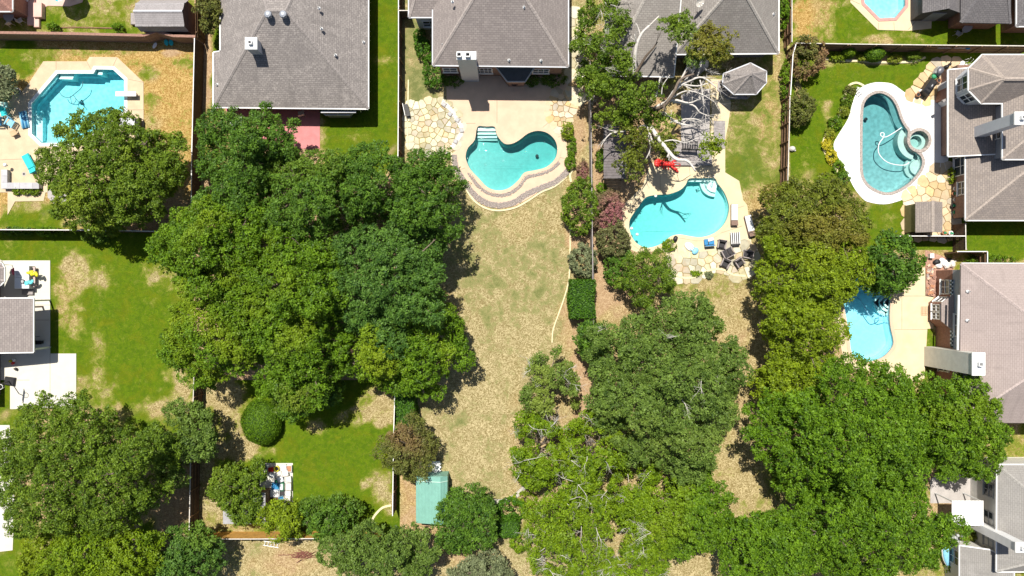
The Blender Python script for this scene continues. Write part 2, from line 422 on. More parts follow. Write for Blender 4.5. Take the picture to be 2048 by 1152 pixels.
def pit(k, d):
    "outline of a pool pit grown by d; the spa's pit also takes in its round tub"
    l = offset(POOLS[k]['loop'], d)
    if k != 'spa': return l
    r = 23.0 * S; ins = [(q - Vector((SPA_C.x, SPA_C.y))).length < r for q in l]; n = len(l)
    st = next(i for i in range(n) if ins[i] and not ins[i - 1]); en = st
    while ins[en % n]: en += 1
    a0 = math.atan2(l[st - 1].y - SPA_C.y, l[st - 1].x - SPA_C.x); a1 = math.atan2(l[en % n].y - SPA_C.y, l[en % n].x - SPA_C.x)
    # go round the far (right hand) side
    while a1 > a0: a1 -= 2 * math.pi
    if not (a1 < -.0 < a0 or a1 < -2 * math.pi < a0): a1, a0 = a1 + 2 * math.pi, a0
    m = 24; arcp = [Vector((SPA_C.x + r * math.cos(a0 + (a1 - a0) * i / m), SPA_C.y + r * math.sin(a0 + (a1 - a0) * i / m))) for i in range(m + 1)]
    rest = [l[(en + i) % n] for i in range(n - (en - st))]
    return arcp + rest
# the ground: one sheet with the pool pits cut out
holes = [pit(k, p['cw'] * .45) for k, p in POOLS.items()]
g = MB().slab([(-420, -420), (420, -420), (420, 420), (-420, 420)], holes, -.06, 0.0)
tag(g.build('ground', M_SOIL), 'bare brown soil under the yards', None, kind='structure')

def lawn(x0, y0, x1, y1, base, blobs, cell=7.0, fresh=1.0):
    nx = max(2, int((x1 - x0) / cell)); ny = max(2, int((y1 - y0) / cell))
    X, Y = np.meshgrid(np.linspace(x0, x1, nx + 1), np.linspace(y0, y1, ny + 1))
    C = np.ones((ny + 1, nx + 1, 4)); C[..., :3] = base; C[..., 3] = fresh
    rs = np.random.RandomState(int(abs(x0 * 7 + y0 * 3)) % 9999)
    for bx, by, rx, ry, col in blobs:
        wob = .18 * np.sin(X / 13. + bx) + .18 * np.sin(Y / 11. + by) + .12 * np.sin((X + Y) / 7. + bx)
        d = np.sqrt(((X - bx) / rx) ** 2 + ((Y - by) / ry) ** 2) + wob
        w = np.clip((1.6 - d) / 1.2, 0, 1); w = w * w * (3 - 2 * w)
        C[..., :3] = C[..., :3] * (1 - w[..., None]) + np.array(col) * w[..., None]
    wx = (X - 1024) * S; wy = (576 - Y) * S
    drop = np.zeros(X.shape, bool)
    for k, p in POOLS.items(): drop |= inside_np(wx, wy, pit(k, p['cw'] * .75))
    z = .018 + .012 * np.sin(wx * 1.7) * np.sin(wy * 1.3) * .5
    v = np.stack([wx, wy, z], -1).reshape(-1, 3)
    idx = np.arange((nx + 1) * (ny + 1)).reshape(ny + 1, nx + 1)
    q = np.stack([idx[1:, :-1], idx[1:, 1:], idx[:-1, 1:], idx[:-1, :-1]], -1)
    bad = drop[1:, :-1] | drop[1:, 1:] | drop[:-1, 1:] | drop[:-1, :-1]
    q = q[~bad]
    me = bpy.data.meshes.new('lawn'); me.from_pydata(v.tolist(), [], q.tolist())
    a = me.color_attributes.new('cover', 'FLOAT_COLOR', 'POINT'); a.data.foreach_set('color', C.reshape(-1).astype(np.float32))
    me.update(); o = link('lawn', me, LAWN); o['kind'] = 'structure'; return o
# cover = (green, orange, soil)
G1 = (1.05, 0, 0); G8 = (.8, 0, 0); G5 = (.5, 0, 0); DRY = (.0, .0, 0); ORG = (.05, .9, 0); SOIL = (0, .5, 1)
lawn(-70, -60, 389, 70, (.42, .1, 0), [(300, 0, 40, 40, (.25, .3, .1)), (130, 30, 50, 25, G5), (235, 55, 30, 14, G8), (105, 45, 18, 14, G8)])
lawn(-70, 70, 389, 461, (.12, .9, 0), [(20, 112, 60, 36, G1), (75, 115, 40, 14, G5), (110, 104, 24, 8, (.5, .5, 0)), (180, 104, 120, 7, (.45, .5, 0)), (295, 150, 18, 12, G5), (300, 200, 14, 14, (.5, .5, 0)), (370, 125, 20, 10, (.55, .5, 0)), (350, 105, 30, 10, (0, 1, .8)), (300, 245, 16, 16, (.3, .3, 0)), (350, 330, 40, 60, (0, .8, .3)), (100, 428, 60, 26, G1), (60, 440, 60, 20, G1), (50, 412, 35, 12, (.3, .0, .2)), (155, 440, 45, 14, (.15, .2, .1)), (300, 420, 90, 60, (0, .4, .9)), (200, 330, 120, 90, (0, .5, .8))])
lawn(389, -60, 800, 480, (1.0, 0, 0), [(408, 100, 22, 170, (0, .8, .75)), (770, 118, 34, 12, (.5, .3, 0)), (660, 280, 40, 40, (.8, 0, 0)), (640, 290, 12, 50, (.3, .1, 0)), (560, 430, 240, 120, (.1, .2, .9)), (700, 300, 60, 24, G8), (715, 275, 20, 8, (.5, .1, 0)), (440, 260, 60, 60, (.4, .2, .4)), (700, 390, 70, 40, (.2, .2, .6))])
lawn(800, -60, 1186, 1010, (.22, 0, 0), [(835, 130, 35, 110, (.42, .05, 0)), (845, 180, 22, 30, (.75, 0, 0)), (830, 30, 20, 40, (.5, .1, 0)), (900, 330, 60, 60, (.22, 0, 0)), (985, 520, 70, 100, (.36, 0, 0)), (1075, 510, 50, 100, (.40, 0, 0)), (925, 470, 26, 60, (.36, 0, 0)), (1050, 440, 60, 40, (.1, .1, .12)), (1020, 600, 40, 60, (.34, 0, 0)), (950, 800, 80, 120, (.08, 0, 0)), (985, 640, 20, 14, (.45, 0, 0)), (915, 840, 30, 16, (.4, 0, 0)), (1135, 420, 12, 60, (.15, .3, .4)), (1168, 470, 24, 60, (0, .5, 1)), (1150, 640, 26, 60, (0, .4, .55)), (1165, 800, 30, 120, (0, .5, .8)), (1160, 200, 22, 130, (.12, .3, .6)), (1100, 900, 80, 120, (.0, .2, .4)), (830, 400, 50, 70, (.1, .3, .4)), (820, 960, 30, 90, (0, .6, .5)), (860, 640, 60, 80, (.05, .2, .2)), (1060, 680, 50, 30, (.02, 0, .1))], fresh=.18)
lawn(1186, -60, 1580, 1110, (.28, .15, 0), [(1215, 450, 50, 160, (0, .5, 1)), (1250, 250, 100, 140, (0, .3, .8)), (1505, 300, 55, 60, (.6, .1, 0)), (1480, 340, 30, 28, (.85, 0, 0)), (1535, 350, 28, 18, (.8, 0, 0)), (1545, 250, 20, 70, (.35, .2, 0)), (1520, 400, 40, 26, (.1, .5, .1)), (1430, 570, 70, 30, (.36, .15, 0)), (1470, 620, 60, 60, (.2, .1, 0)), (1540, 200, 25, 80, (.4, .4, 0)), (1480, 800, 60, 160, (.0, .15, .2)), (1505, 640, 26, 60, (.05, .2, .25)), (1330, 760, 130, 170, (0, .2, .5)), (1220, 580, 34, 40, (0, .7, .9)), (1480, 940, 40, 80, (.02, .1, .0)), (1250, 1000, 160, 130, (.1, .2, .3))], fresh=.8)
lawn(1580, -60, 2110, 92, (.70, 0, 0), [(1615, 40, 36, 60, (.1, .95, 0)), (1650, 30, 26, 40, (.3, .5, 0)), (1690, 60, 40, 26, (.85, 0, 0)), (1760, 78, 40, 9, (.25, .3, .1)), (1850, 76, 60, 8, (.55, 0, 0)), (1960, 75, 100, 20, (.9, 0, 0))])
lawn(1580, 92, 2110, 500, (.98, 0, 0), [(1700, 150, 60, 25, (.75, 0, 0)), (1620, 300, 30, 80, (.9, 0, 0)), (1640, 215, 20, 30, (.8, 0, 0)), (1655, 225, 10, 20, (.3, .2, .2)), (1640, 420, 110, 60, (.3, .2, .5)), (1780, 440, 40, 26, (.75, 0, 0)), (1970, 480, 70, 30, (1.05, 0, 0)), (1595, 190, 8, 50, (.3, .1, .5)), (1755, 120, 70, 10, (.4, 0, .6)), (1650, 118, 40, 12, (.5, 0, .4))])
lawn(1580, 500, 2110, 860, (.24, .2, 0), [(1620, 620, 90, 140, (0, .3, .8)), (1990, 500, 80, 20, (.95, 0, 0)), (1880, 510, 40, 20, (.2, .4, .1)), (1990, 880, 80, 30, (.4, .1, 0)), (1860, 690, 12, 40, (.7, 0, 0))])
lawn(1580, 860, 2110, 1230, (.35, .1, 0), [(1700, 980, 200, 140, (0, .3, .8)), (1910, 1080, 30, 60, (.5, .1, .2)), (2010, 890, 60, 30, (.4, .3, 0))])
lawn(-70, 461, 388, 1230, (.86, 0, 0), [(60, 500, 130, 16, (.8, 0, 0)), (150, 548, 42, 32, (.15, .12, .05)), (195, 560, 26, 20, (.22, .1, .0)), (133, 600, 26, 46, (.3, .3, 0)), (150, 640, 22, 26, (.35, .3, 0)), (197, 720, 15, 60, (.36, .1, 0)), (160, 770, 16, 30, (.35, .1, 0)), (245, 780, 60, 22, (.4, 0, 0)), (340, 560, 50, 34, (.35, 0, 0)), (355, 780, 40, 46, (.0, .1, .2)), (320, 810, 60, 20, (.1, .1, .2)), (350, 1000, 40, 90, (0, .5, 1)), (180, 960, 180, 140, (.2, .2, .6)), (280, 700, 60, 120, (1.0, 0, 0))])
lawn(388, 480, 800, 760, (.1, .2, .8), [])
lawn(388, 760, 800, 1078, (1.05, 0, 0), [(440, 800, 56, 60, (.0, .1, .2)), (470, 890, 66, 34, (.06, .1, .15)), (410, 980, 36, 110, (.16, .0, .1)), (470, 1055, 90, 20, (.2, .2, .2)), (755, 815, 42, 45, (.04, .1, .2)), (700, 840, 26, 16, (.4, 0, 0)), (635, 850, 24, 16, (.3, .1, .1)), (770, 975, 26, 30, (.15, 0, .1)), (735, 968, 16, 12, (.3, 0, 0)), (780, 1010, 16, 20, (.2, 0, .2))])
lawn(388, 1078, 1480, 1230, (.06, .0, .15), [(480, 1120, 60, 40, (.22, 0, .1)), (570, 1120, 60, 30, (.0, .3, .5)), (1010, 1120, 60, 30, (.15, 0, 0)), (900, 1090, 40, 40, (0, .3, .6)), (1420, 1120, 60, 40, (.05, .1, .2)), (800, 1010, 60, 60, (0, .3, .6))], fresh=.3)
lawn(800, 1010, 1480, 1078, (.1, .1, .2), [(840, 1040, 50, 40, (0, .6, .6)), (1010, 1060, 60, 20, (.4, 0, .2)), (940, 1050, 60, 30, (.1, .2, .6))])

# ------------------------------------------------------------------ pools
def make_pool(key):
    p = POOLS[key]; loop = p['loop']; cw = p['cw']
    c = sum((Vector((q[0], q[1], 0)) for q in loop), Vector()) / len(loop)
    root = thing('swimming_pool', p['label'], 'swimming pool', c)
    MB().ring(offset(loop, cw), offset(loop, -.03), .0, .10).build('coping', p['cop'], root)
    deep = W(*p['deep']); d0, d1 = p['depth']
    far = max((Vector((q[0], q[1], 0)) - deep).length for q in loop)
    def dep(q): return -(d1 + (d0 - d1) * min((Vector((q[0], q[1], 0)) - deep).length / far, 1))
    n = len(loop); inner = offset(loop, -.12); flo = offset(loop, -.45)
    b = MB(); vs = [(q[0], q[1], .03) for q in loop] + [(q[0], q[1], dep(q) + .3) for q in loop] + [(q[0], q[1], dep(q) + .06) for q in inner] + [(q[0], q[1], dep(q)) for q in flo]
    F = []
    ccw = area2([(q[0], q[1]) for q in loop]) > 0
    for r in range(3):
        for i in range(n):
            j = (i + 1) % n; f = (r * n + i, r * n + n + i, r * n + n + j, r * n + j)
            F.append(f if ccw else f[::-1])
    tri = tessellate_polygon([[Vector((q[0], q[1], 0)) for q in flo]])
    F += [tuple(3 * n + i for i in t) for t in tri]
    b.add(vs, F)
    b.build('basin', plain('pool_plaster_' + key, p['plaster'], .8, .22 if key in ('spa', 'octagon', 'corner') else .08, 3.0, .1, fine=6 if key in ('spa', 'octagon', 'corner') else 9), root)  # spa, octagon and corner plaster: speckle plus water ripple light painted in as mottling
    MB().ring(offset(loop, -.012), offset(loop, -.03), -.25, .02).build('waterline_tile', plain('tile_' + key, [q * .55 for q in p['plaster']], .3, .3, 12, .05), root)
    wt = MB().prism(offset(loop, -.006), -2.9, -.10).build('water', watermat('water_' + key, *p['water']), root)
    return root
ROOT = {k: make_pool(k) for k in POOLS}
def drain(key, px, py):
    z = -1.0
    c = W(px, py, 0); MB().lathe([(.16, -1.30), (.16, -1.18), (.10, -1.16)], (c.x, c.y, 0), 14).build('drain', M_BLACK, ROOT[key])
def steps(key, polys, z0=-.35, dz=-.3, mat=None):
    for i, pl in enumerate(polys):
        MB().prism(WP(pl), -2.0, z0 + dz * i).build('step', mat or MATS['pool_plaster_' + key], ROOT[key])
steps('heart', [[(955, 250), (989.5, 250), (991, 261), (955, 261)], [(955, 261), (991, 261), (992.5, 267), (954.5, 267)], [(954, 267), (993, 267), (994, 273), (953, 273)], [(953, 273), (994, 273), (995, 277), (952, 277)]], -.22, -.22, plain('step_plaster', (.66, .80, .76), .8, .05))
def arc(cx, cy, r, a0, a1, n=10): return [(cx + r * math.cos(R(a0 + (a1 - a0) * i / n)), cy + r * math.sin(R(a0 + (a1 - a0) * i / n))) for i in range(n + 1)]
steps('branch', [[(1378, 356), (1429, 356), (1433, 363), (1378, 362)], [(1405, 362)] + arc(1433, 362, 30, 180, 90) + [(1438, 362)], ], -.3, -.25, plain('step_plaster', (.66, .80, .76), .8, .05))
steps('branch', [arc(1433, 362, 22, 180, 90) + [(1438, 362)], ], -.35, -.2, plain('step_plaster', (.66, .80, .76), .8, .05))
steps('sky', [[(1785, 590)] + arc(1782, 606, 11, 270, 90)[::-1] + [(1785, 618)], [(1785, 585)] + arc(1782, 606, 18, 270, 90)[::-1] + [(1785, 625)], [(1785, 580)] + arc(1782, 606, 27, 262, 100)[::-1] + [(1785, 633)]], -.25, -.22, plain('step_plaster', (.66, .80, .76), .8, .05))
steps('octagon', [[(64, 225), (79, 232), (79, 290), (64, 290)]], -.45, 0)
steps('octagon', [[(118, 147), (145, 147), (141, 157), (113, 156)], [(190, 147), (194, 139), (202, 139), (201, 148)]], -.3, 0, plain('step_plaster', (.66, .80, .76), .8, .05))
drain('heart', 1075, 307); drain('spa', 1745, 232)
# round spa raised inside the pool's edge
sp = ROOT['spa']; SR = 24.5 * S
def circ(c, r, n=32): return [Vector((c.x + r * math.cos(2 * math.pi * i / n), c.y + r * math.sin(2 * math.pi * i / n), 0)) for i in range(n)]
M_SPAST = plain('spa_plaster', (.42, .56, .53), .8, .08, 4, .1)
MB().ring(circ(SPA_C, SR), circ(SPA_C, SR - .28), -1.6, .16).build('spa_wall', M_COBBLE, sp)
MB().ring(circ(SPA_C, SR - .28), circ(SPA_C, SR - .62), -1.6, -.42).build('spa_bench', M_SPAST, sp)
MB().prism(circ(SPA_C, SR - .3), -1.6, -.95).build('spa_floor', M_SPAST, sp)
MB().prism(circ(SPA_C, SR - .27), -.94, .04).build('spa_water', watermat('water_spa_tub', (.35, .72, .72), .5), sp)
MB().ring([W(*q) for q in arc(1837, 281, 27, 95, 265, 16)] + [W(*q) for q in arc(1837, 281, 25.2, 265, 95, 16)], [W(*q) for q in arc(1837, 281, 26.6, 95, 265, 16)] + [W(*q) for q in arc(1837, 281, 25.6, 265, 95, 16)], .0, .05) if False else None
for i, (dx, dy) in enumerate(((-11, -2), (-11, 8))):
    c = W(1837 + dx, 281 + dy); MB().lathe([(.10, -.95), (.10, -.90)], (c.x, c.y, 0), 12).build('spa_drain', M_BLACK, sp)
b = MB(); pts = [W(*q) for q in arc(1837, 281, 37, 100, 250, 20)] + [W(*q) for q in arc(1837, 281, 25, 250, 100, 20)]
b.prism(pts, -1.6, -.42).build('spa_step', M_SPAST, sp)
for i, rr in enumerate((23, 15)):
    MB().prism([W(*q) for q in arc(1840, 333, rr, 95, 300, 14)] + [W(1848, 333)], -1.8, -.75 + .3 * i).build('step', M_SPAST, sp)

# ------------------------------------------------------------------ paved areas
def paving(name, pts, mat, hole_keys=(), z=.06, sm=0, joints=(), label=None):
    outer = smooth_loop(WP(pts), sm) if sm else WP(pts)
    o = MB().slab(outer, [pit(k, POOLS[k]['cw'] * .6) for k in hole_keys], 0, z).build(name, mat)
    tag(o, label, None, kind='structure')
    for a, b_ in joints:
        A = W(*a); B = W(*b_); MB().bar((A.x, A.y, z + .002), (B.x, B.y, z + .002), .035, .006).build('joint', M_JOINT, o)
    return o
paving('pool_deck', [(-60, 195), (38, 190), (54, 173), (87.5, 123), (174, 123), (180, 114), (235, 114.6), (287.5, 164.6), (288, 262), (250, 300), (140, 335), (95, 385), (-60, 385)], M_CONC, ['octagon'],
       joints=[((113, 123), (113, 141)), ((174, 123), (182, 138)), ((235, 115), (226, 134)), ((287, 165), (254, 158)), ((288, 220), (254, 220)), ((0, 320), (52, 318)), ((60, 318), (95, 330))])
paving('path', [(16, 385), (92, 385), (88, 402), (31, 403), (16, 430)], M_CONC)
paving('path', [(96, 366), (135, 366), (135, 408), (108, 407), (96, 395)], M_CONC_G)
deckD = [(893, 150), (1135, 150), (1136, 190), (1104, 200), (1098, 222), (1106, 240), (1122, 262), (1133, 285), (1138, 305), (1139, 330), (1130, 352), (1108, 370), (1082, 381), (1056, 398), (1030, 412), (1000, 418), (972, 413), (948, 399), (928, 374), (912, 350), (904, 328), (903, 308), (913, 300), (921, 275), (928, 250), (918, 228), (905, 212), (893, 198)]
paving('pool_deck', deckD, M_CONC_P, ['heart'], joints=[((994, 200), (994, 250)), ((929, 247), (951, 247)), ((993, 250), (954, 250)), ((915, 341), (934, 335)), ((1100, 243), (1082, 258)), ((1118, 315), (1136, 318)), ((1115, 275), (1128, 270))])
paving('pool_deck', [(1234, 420), (1262, 395), (1285, 372), (1296, 340), (1300, 326), (1345, 322), (1418, 322), (1424, 215), (1420, 158), (1452, 160), (1453, 190), (1462, 205), (1456, 250), (1450, 280), (1450, 345), (1478, 362), (1486, 400), (1494, 410), (1500, 455), (1503, 490), (1440, 500), (1385, 505), (1350, 517), (1338, 516), (1325, 500), (1280, 507), (1262, 500), (1248, 478), (1240, 448)], M_CONC_Y, ['branch'],
       joints=[((1320, 342), (1320, 386)), ((1488, 412), (1461, 420)), ((1430, 470), (1484, 452)), ((1378, 330), (1380, 352)), ((1350, 480), (1356, 508))])
paving('patio', [(1362, 190), (1388, 178), (1420, 178), (1418, 322), (1362, 322)], M_CONC_G)
deckG = [(1713, 184.7), (1725, 173), (1745, 166), (1761.7, 165), (1783.6, 168), (1803, 181), (1817.6, 191), (1837, 198), (1880, 201), (1895, 201), (1895, 335), (1873.5, 329.6), (1859, 339), (1849, 361), (1815, 393), (1791, 404), (1766.6, 408.6), (1740, 405), (1725, 397.7), (1706, 373), (1689, 337), (1671, 306), (1667, 288), (1676.6, 269), (1696, 237), (1704, 208)]
paving('pool_deck', deckG, plain('whitewashed_concrete', (.78, .765, .73), .85, .04, .8, .05), ['spa'], sm=3)
paving('pool_deck', [(1660, 560), (1700, 540), (1780, 525), (1851, 536), (1851.7, 591), (1866, 592), (1866, 657), (1854, 657.5), (1848, 757), (1812, 764), (1780, 748), (1740, 742), (1690, 735), (1670, 640)], M_CONC_Y, ['sky'], joints=[((1788, 592), (1851, 592)), ((1803, 592), (1803, 658)), ((1786, 659), (1854, 659))])
paving('pool_deck', [(1704, -60), (1700, 5), (1755, 60), (1818, 62), (1862, 57), (1866, -60)], M_CONC_Y, ['corner'], joints=[((1756, 60), (1756, 46)), ((1788, 61), (1787, 45)), ((1816, 60), (1838, 35)), ((1700, 0), (1720, 9))])
paving('patio', [(-60, 521), (101, 521), (101, 707), (153, 707), (153, 816), (21, 818), (21, 760), (-60, 760)], M_CONC_W, joints=[((101, 707), (101, 816)), ((48, 610), (101, 610)), ((100, 640), (66, 640)), ((22, 760), (60, 760))])
paving('driveway', [(-60, 850), (20, 850), (30, 1000), (26, 1100), (-60, 1110)], M_CONC_W)
paving('patio', [(520, 926), (586, 926), (586, 1006), (520, 1006)], M_CONC_W)
paving('patio', [(450, 215), (640, 215), (640, 297), (480, 300)], M_PINK)
paving('patio', [(1895, 925), (1998, 925), (1998, 1006), (1860, 1006), (1860, 960)], M_CONC_G)
paving('path', [(1972, 914), (2110, 914), (2110, 932), (1972, 932)], M_CONC_W, z=.07)
paving('patio', [(66, -40), (180, -40), (165, 5), (140, 13), (96, 12), (84, 18), (84, 33), (66, 33)], M_PINK if False else plain('pink_concrete', (.62, .42, .36), .88, .08, 1.1, .1))
paving('patio', [(1850, 500), (1905, 520), (1905, 600), (1850, 592)], plain('red_paver_bed', (.38, .22, .16), .9, .25, 6, .3, fine=9))

# gravelly cobble bands round the heart shaped pool
def cobbles(line, w, seed, n):
    rs = random.Random(seed); L_ = smooth_loop(WP(line), 4, False); b = MB()
    seg = [(L_[i], L_[i + 1]) for i in range(len(L_) - 1)]; tot = sum((q - p).length for p, q in seg)
    for p, q in seg:
        d = q - p; m = max(1, int(n * d.length / tot)); t = Vector((-d.y, d.x, 0)).normalized()
        for _ in range(m):
            c = p + d * rs.random() + t * rs.uniform(-w / 2, w / 2); r = rs.uniform(.05, .10)
            k = rs.random() * 3
            b.add([(c.x + r * math.cos(k + 1.26 * i) * rs.uniform(.8, 1.2), c.y + r * math.sin(k + 1.26 * i) * rs.uniform(.8, 1.2), .06) for i in range(5)] + [(c.x + rs.uniform(-.02, .02), c.y + rs.uniform(-.02, .02), .06 + r * .8)], [(i, (i + 1) % 5, 5) for i in range(5)])
    return b
C1 = [(938, 345), (955, 370), (975, 385), (1000, 391), (1021, 386), (1040, 371), (1052, 355), (1075, 349), (1100, 340), (1118, 325)]
C2 = [(908, 310), (912, 335), (925, 358), (945, 386), (970, 405), (1000, 411), (1030, 404), (1054, 388), (1082, 376), (1112, 364), (1135, 343)]
tag(cobbles(C1, .32, 3, 1300).build('cobble_band', M_COBBLE), 'inner curved band of small cobbles edging the heart shaped pool', 'cobbles', kind='stuff')
tag(cobbles(C2, .50, 4, 2600).build('cobble_band', M_COBBLE), 'wider outer curved band of small cobbles round the pool walkway', 'cobbles', kind='stuff')

# flagstones: every stone its own piece
def clip(poly, p, n):
    out = []
    for i in range(len(poly)):
        a, b_ = poly[i], poly[(i + 1) % len(poly)]
        da = (a[0] - p[0]) * n[0] + (a[1] - p[1]) * n[1]; db = (b_[0] - p[0]) * n[0] + (b_[1] - p[1]) * n[1]
        if da <= 0: out.append(a)
        if (da < 0) != (db < 0) and abs(da - db) > 1e-12:
            t = da / (da - db); out.append((a[0] + (b_[0] - a[0]) * t, a[1] + (b_[1] - a[1]) * t))
    return out
def flagstones(pts, size, seed, stones, mortar, hole=None, sm=3, base_z=.03, joint=.05):
    rs = random.Random(seed); out = smooth_loop(WP(pts), sm) if sm else WP(pts); poly = [(v.x, v.y) for v in out]
    base = MB().prism(poly, 0, base_z).build('patio', mortar); base['kind'] = 'structure'
    xs = [p[0] for p in poly]; ys = [p[1] for p in poly]; seeds = []
    for _ in range(6000):
        q = (rs.uniform(min(xs), max(xs)), rs.uniform(min(ys), max(ys))); rr = size * rs.uniform(.55, 1.05)
        if inside(q, poly) and all((q[0] - s[0]) ** 2 + (q[1] - s[1]) ** 2 > ((rr + s[2]) / 2) ** 2 for s in seeds): seeds.append((q[0], q[1], rr))
    for s in seeds:
        c = [(s[0] - 3, s[1] - 3), (s[0] + 3, s[1] - 3), (s[0] + 3, s[1] + 3), (s[0] - 3, s[1] + 3)]
        c = [(s[0] + .98 * size * math.cos(k * .785 + s[2] * 9), s[1] + .98 * size * math.sin(k * .785 + s[2] * 9)) for k in range(8)]
        for o in seeds:
            if o is s: continue
            dx, dy = o[0] - s[0], o[1] - s[1]; d = math.hypot(dx, dy)
            if d < 3 * size: c = clip(c, (s[0] + dx / 2 - dx / d * joint / 2, s[1] + dy / 2 - dy / d * joint / 2), (dx / d, dy / d))
            if len(c) < 3: break
        if len(c) < 3: continue
        c = [q for i, q in enumerate(c) if math.hypot(q[0] - c[i - 1][0], q[1] - c[i - 1][1]) > .03]
        if len(c) < 3: continue
        c = [(q[0] + rs.uniform(-.02, .02), q[1] + rs.uniform(-.02, .02)) for q in c]
        z = base_z + rs.uniform(.025, .05)
        b = MB(); n = len(c)
        if area2(c) < 0: c = c[::-1]
        ins = [(s[0] + (q[0] - s[0]) * .95, s[1] + (q[1] - s[1]) * .95) for q in c]
        b.add([(x, y, 0.005) for x, y in c] + [(x, y, z - .012) for x, y in c] + [(x, y, z) for x, y in ins], [tuple(range(2 * n, 3 * n))] + [(r * n + i, r * n + (i + 1) % n, r * n + n + (i + 1) % n, r * n + n + i) for r in range(2) for i in range(n)])
        b.build('flagstone', rs.choice(stones), base)
    return base
flagstones([(817, 212), (835, 214), (850, 206), (868, 202), (884, 206), (903, 215), (920, 240), (926, 255), (915, 285), (905, 297), (880, 312), (855, 306), (830, 300), (818, 270)], .62, 5, [M_STONE_Y] * 7 + [M_STONE_P] * 2 + [M_STONE_O], M_MORTAR2)
flagstones([(1104, 201), (1137, 160), (1146, 200), (1143, 228), (1135, 242), (1118, 258), (1104, 240), (1098, 222)], .6, 6, [M_STONE_P, M_STONE_O], M_MORTAR)
flagstones([(1815, 393), (1835, 376), (1851, 361), (1862, 341), (1876, 334), (1900, 336), (1908, 400), (1908, 468), (1885, 472), (1813, 472)], .78, 8, [M_STONE_O] * 3 + [M_STONE_P], M_MORTAR, sm=0)
flagstones([(1818, 191), (1845, 160), (1868, 130), (1880, 123), (1910, 122), (1922, 140), (1895, 170), (1885, 200), (1837, 198)], .75, 9, [M_STONE_O] * 3 + [M_STONE_P], M_MORTAR, sm=0)
flagstones([(1345, 518), (1388, 506), (1440, 501), (1500, 492), (1505, 520), (1496, 550), (1470, 552), (1445, 538), (1420, 535), (1400, 548), (1378, 556), (1350, 552)], .8, 11, [M_STONE_Y] * 2 + [M_STONE_P], M_MORTAR2)
flagstones([(1143, 30), (1158, 30), (1160, 130), (1158, 200), (1146, 205)], .9, 12, [M_STONE_Y], M_MORTAR2, sm=0)
# edging strips: curved concrete kerbs round beds and lawns
def edging(pts, mat, w=.12, h=.10, label=None):
    L_ = smooth_loop(WP(pts), 4, False); b = MB()
    off = []
    for i, p in enumerate(L_):
        d = L_[min(i + 1, len(L_) - 1)] - L_[max(i - 1, 0)]; t = Vector((-d.y, d.x, 0)).normalized() * w / 2
        off.append((p + t, p - t))
    n = len(L_); vs = []
    for a, c in off: vs += [(a.x, a.y, 0), (a.x, a.y, h), (c.x, c.y, h), (c.x, c.y, 0)]
    F = []
    for i in range(n - 1):
        for k in range(3): F.append((i * 4 + k, i * 4 + 4 + k, i * 4 + 5 + k, i * 4 + 1 + k))
    b.add(vs, F)
    o = b.build('edging', mat); o['kind'] = 'structure'; return o
M_EDGE = plain('pale_edging', (.66, .58, .36), .85, .12, 3, .1)
edging([(1104, 685), (1106, 660), (1118, 625), (1130, 590), (1138, 555), (1140, 500), (1140, 460)], M_EDGE)
edging([(1345, 548), (1370, 556), (1395, 552), (1412, 543), (1430, 538), (1448, 540), (1465, 549), (1490, 552)], M_EDGE, .2)
edging([(1650, 118), (1690, 122), (1715, 122), (1755, 125), (1800, 125), (1830, 123), (1850, 115)], M_EDGE, .2)
edging([(1727, 172), (1712, 166), (1697, 172), (1690, 190), (1684, 215), (1672, 240), (1655, 262), (1646, 285), (1648, 303), (1662, 325), (1675, 345), (1684, 368)], M_EDGE, .2)
edging([(817, 300), (815, 260), (816, 215), (817, 160)], M_EDGE, .12)
edging([(783, 1010), (765, 1015), (750, 1030), (742, 1045)], M_EDGE, .2)
edging([(980, 1003), (1010, 1001), (1030, 992), (1048, 975), (1062, 962)], plain('grey_rubble', (.45, .42, .36), .9, .3, 6, .3), .45, .14)
edging([(903, 305), (904, 325), (913, 352), (931, 377), (949, 402), (973, 417), (1000, 421), (1031, 415), (1057, 401), (1083, 384), (1109, 373), (1133, 354)], M_EDGE, .16, .09)
edging([(1145, 340), (1140, 350), (1142, 364)], M_EDGE, .2)
edging([(118, 56), (150, 55), (190, 56), (235, 57)], M_BRICK2 if False else M_WOOD_B, .1)

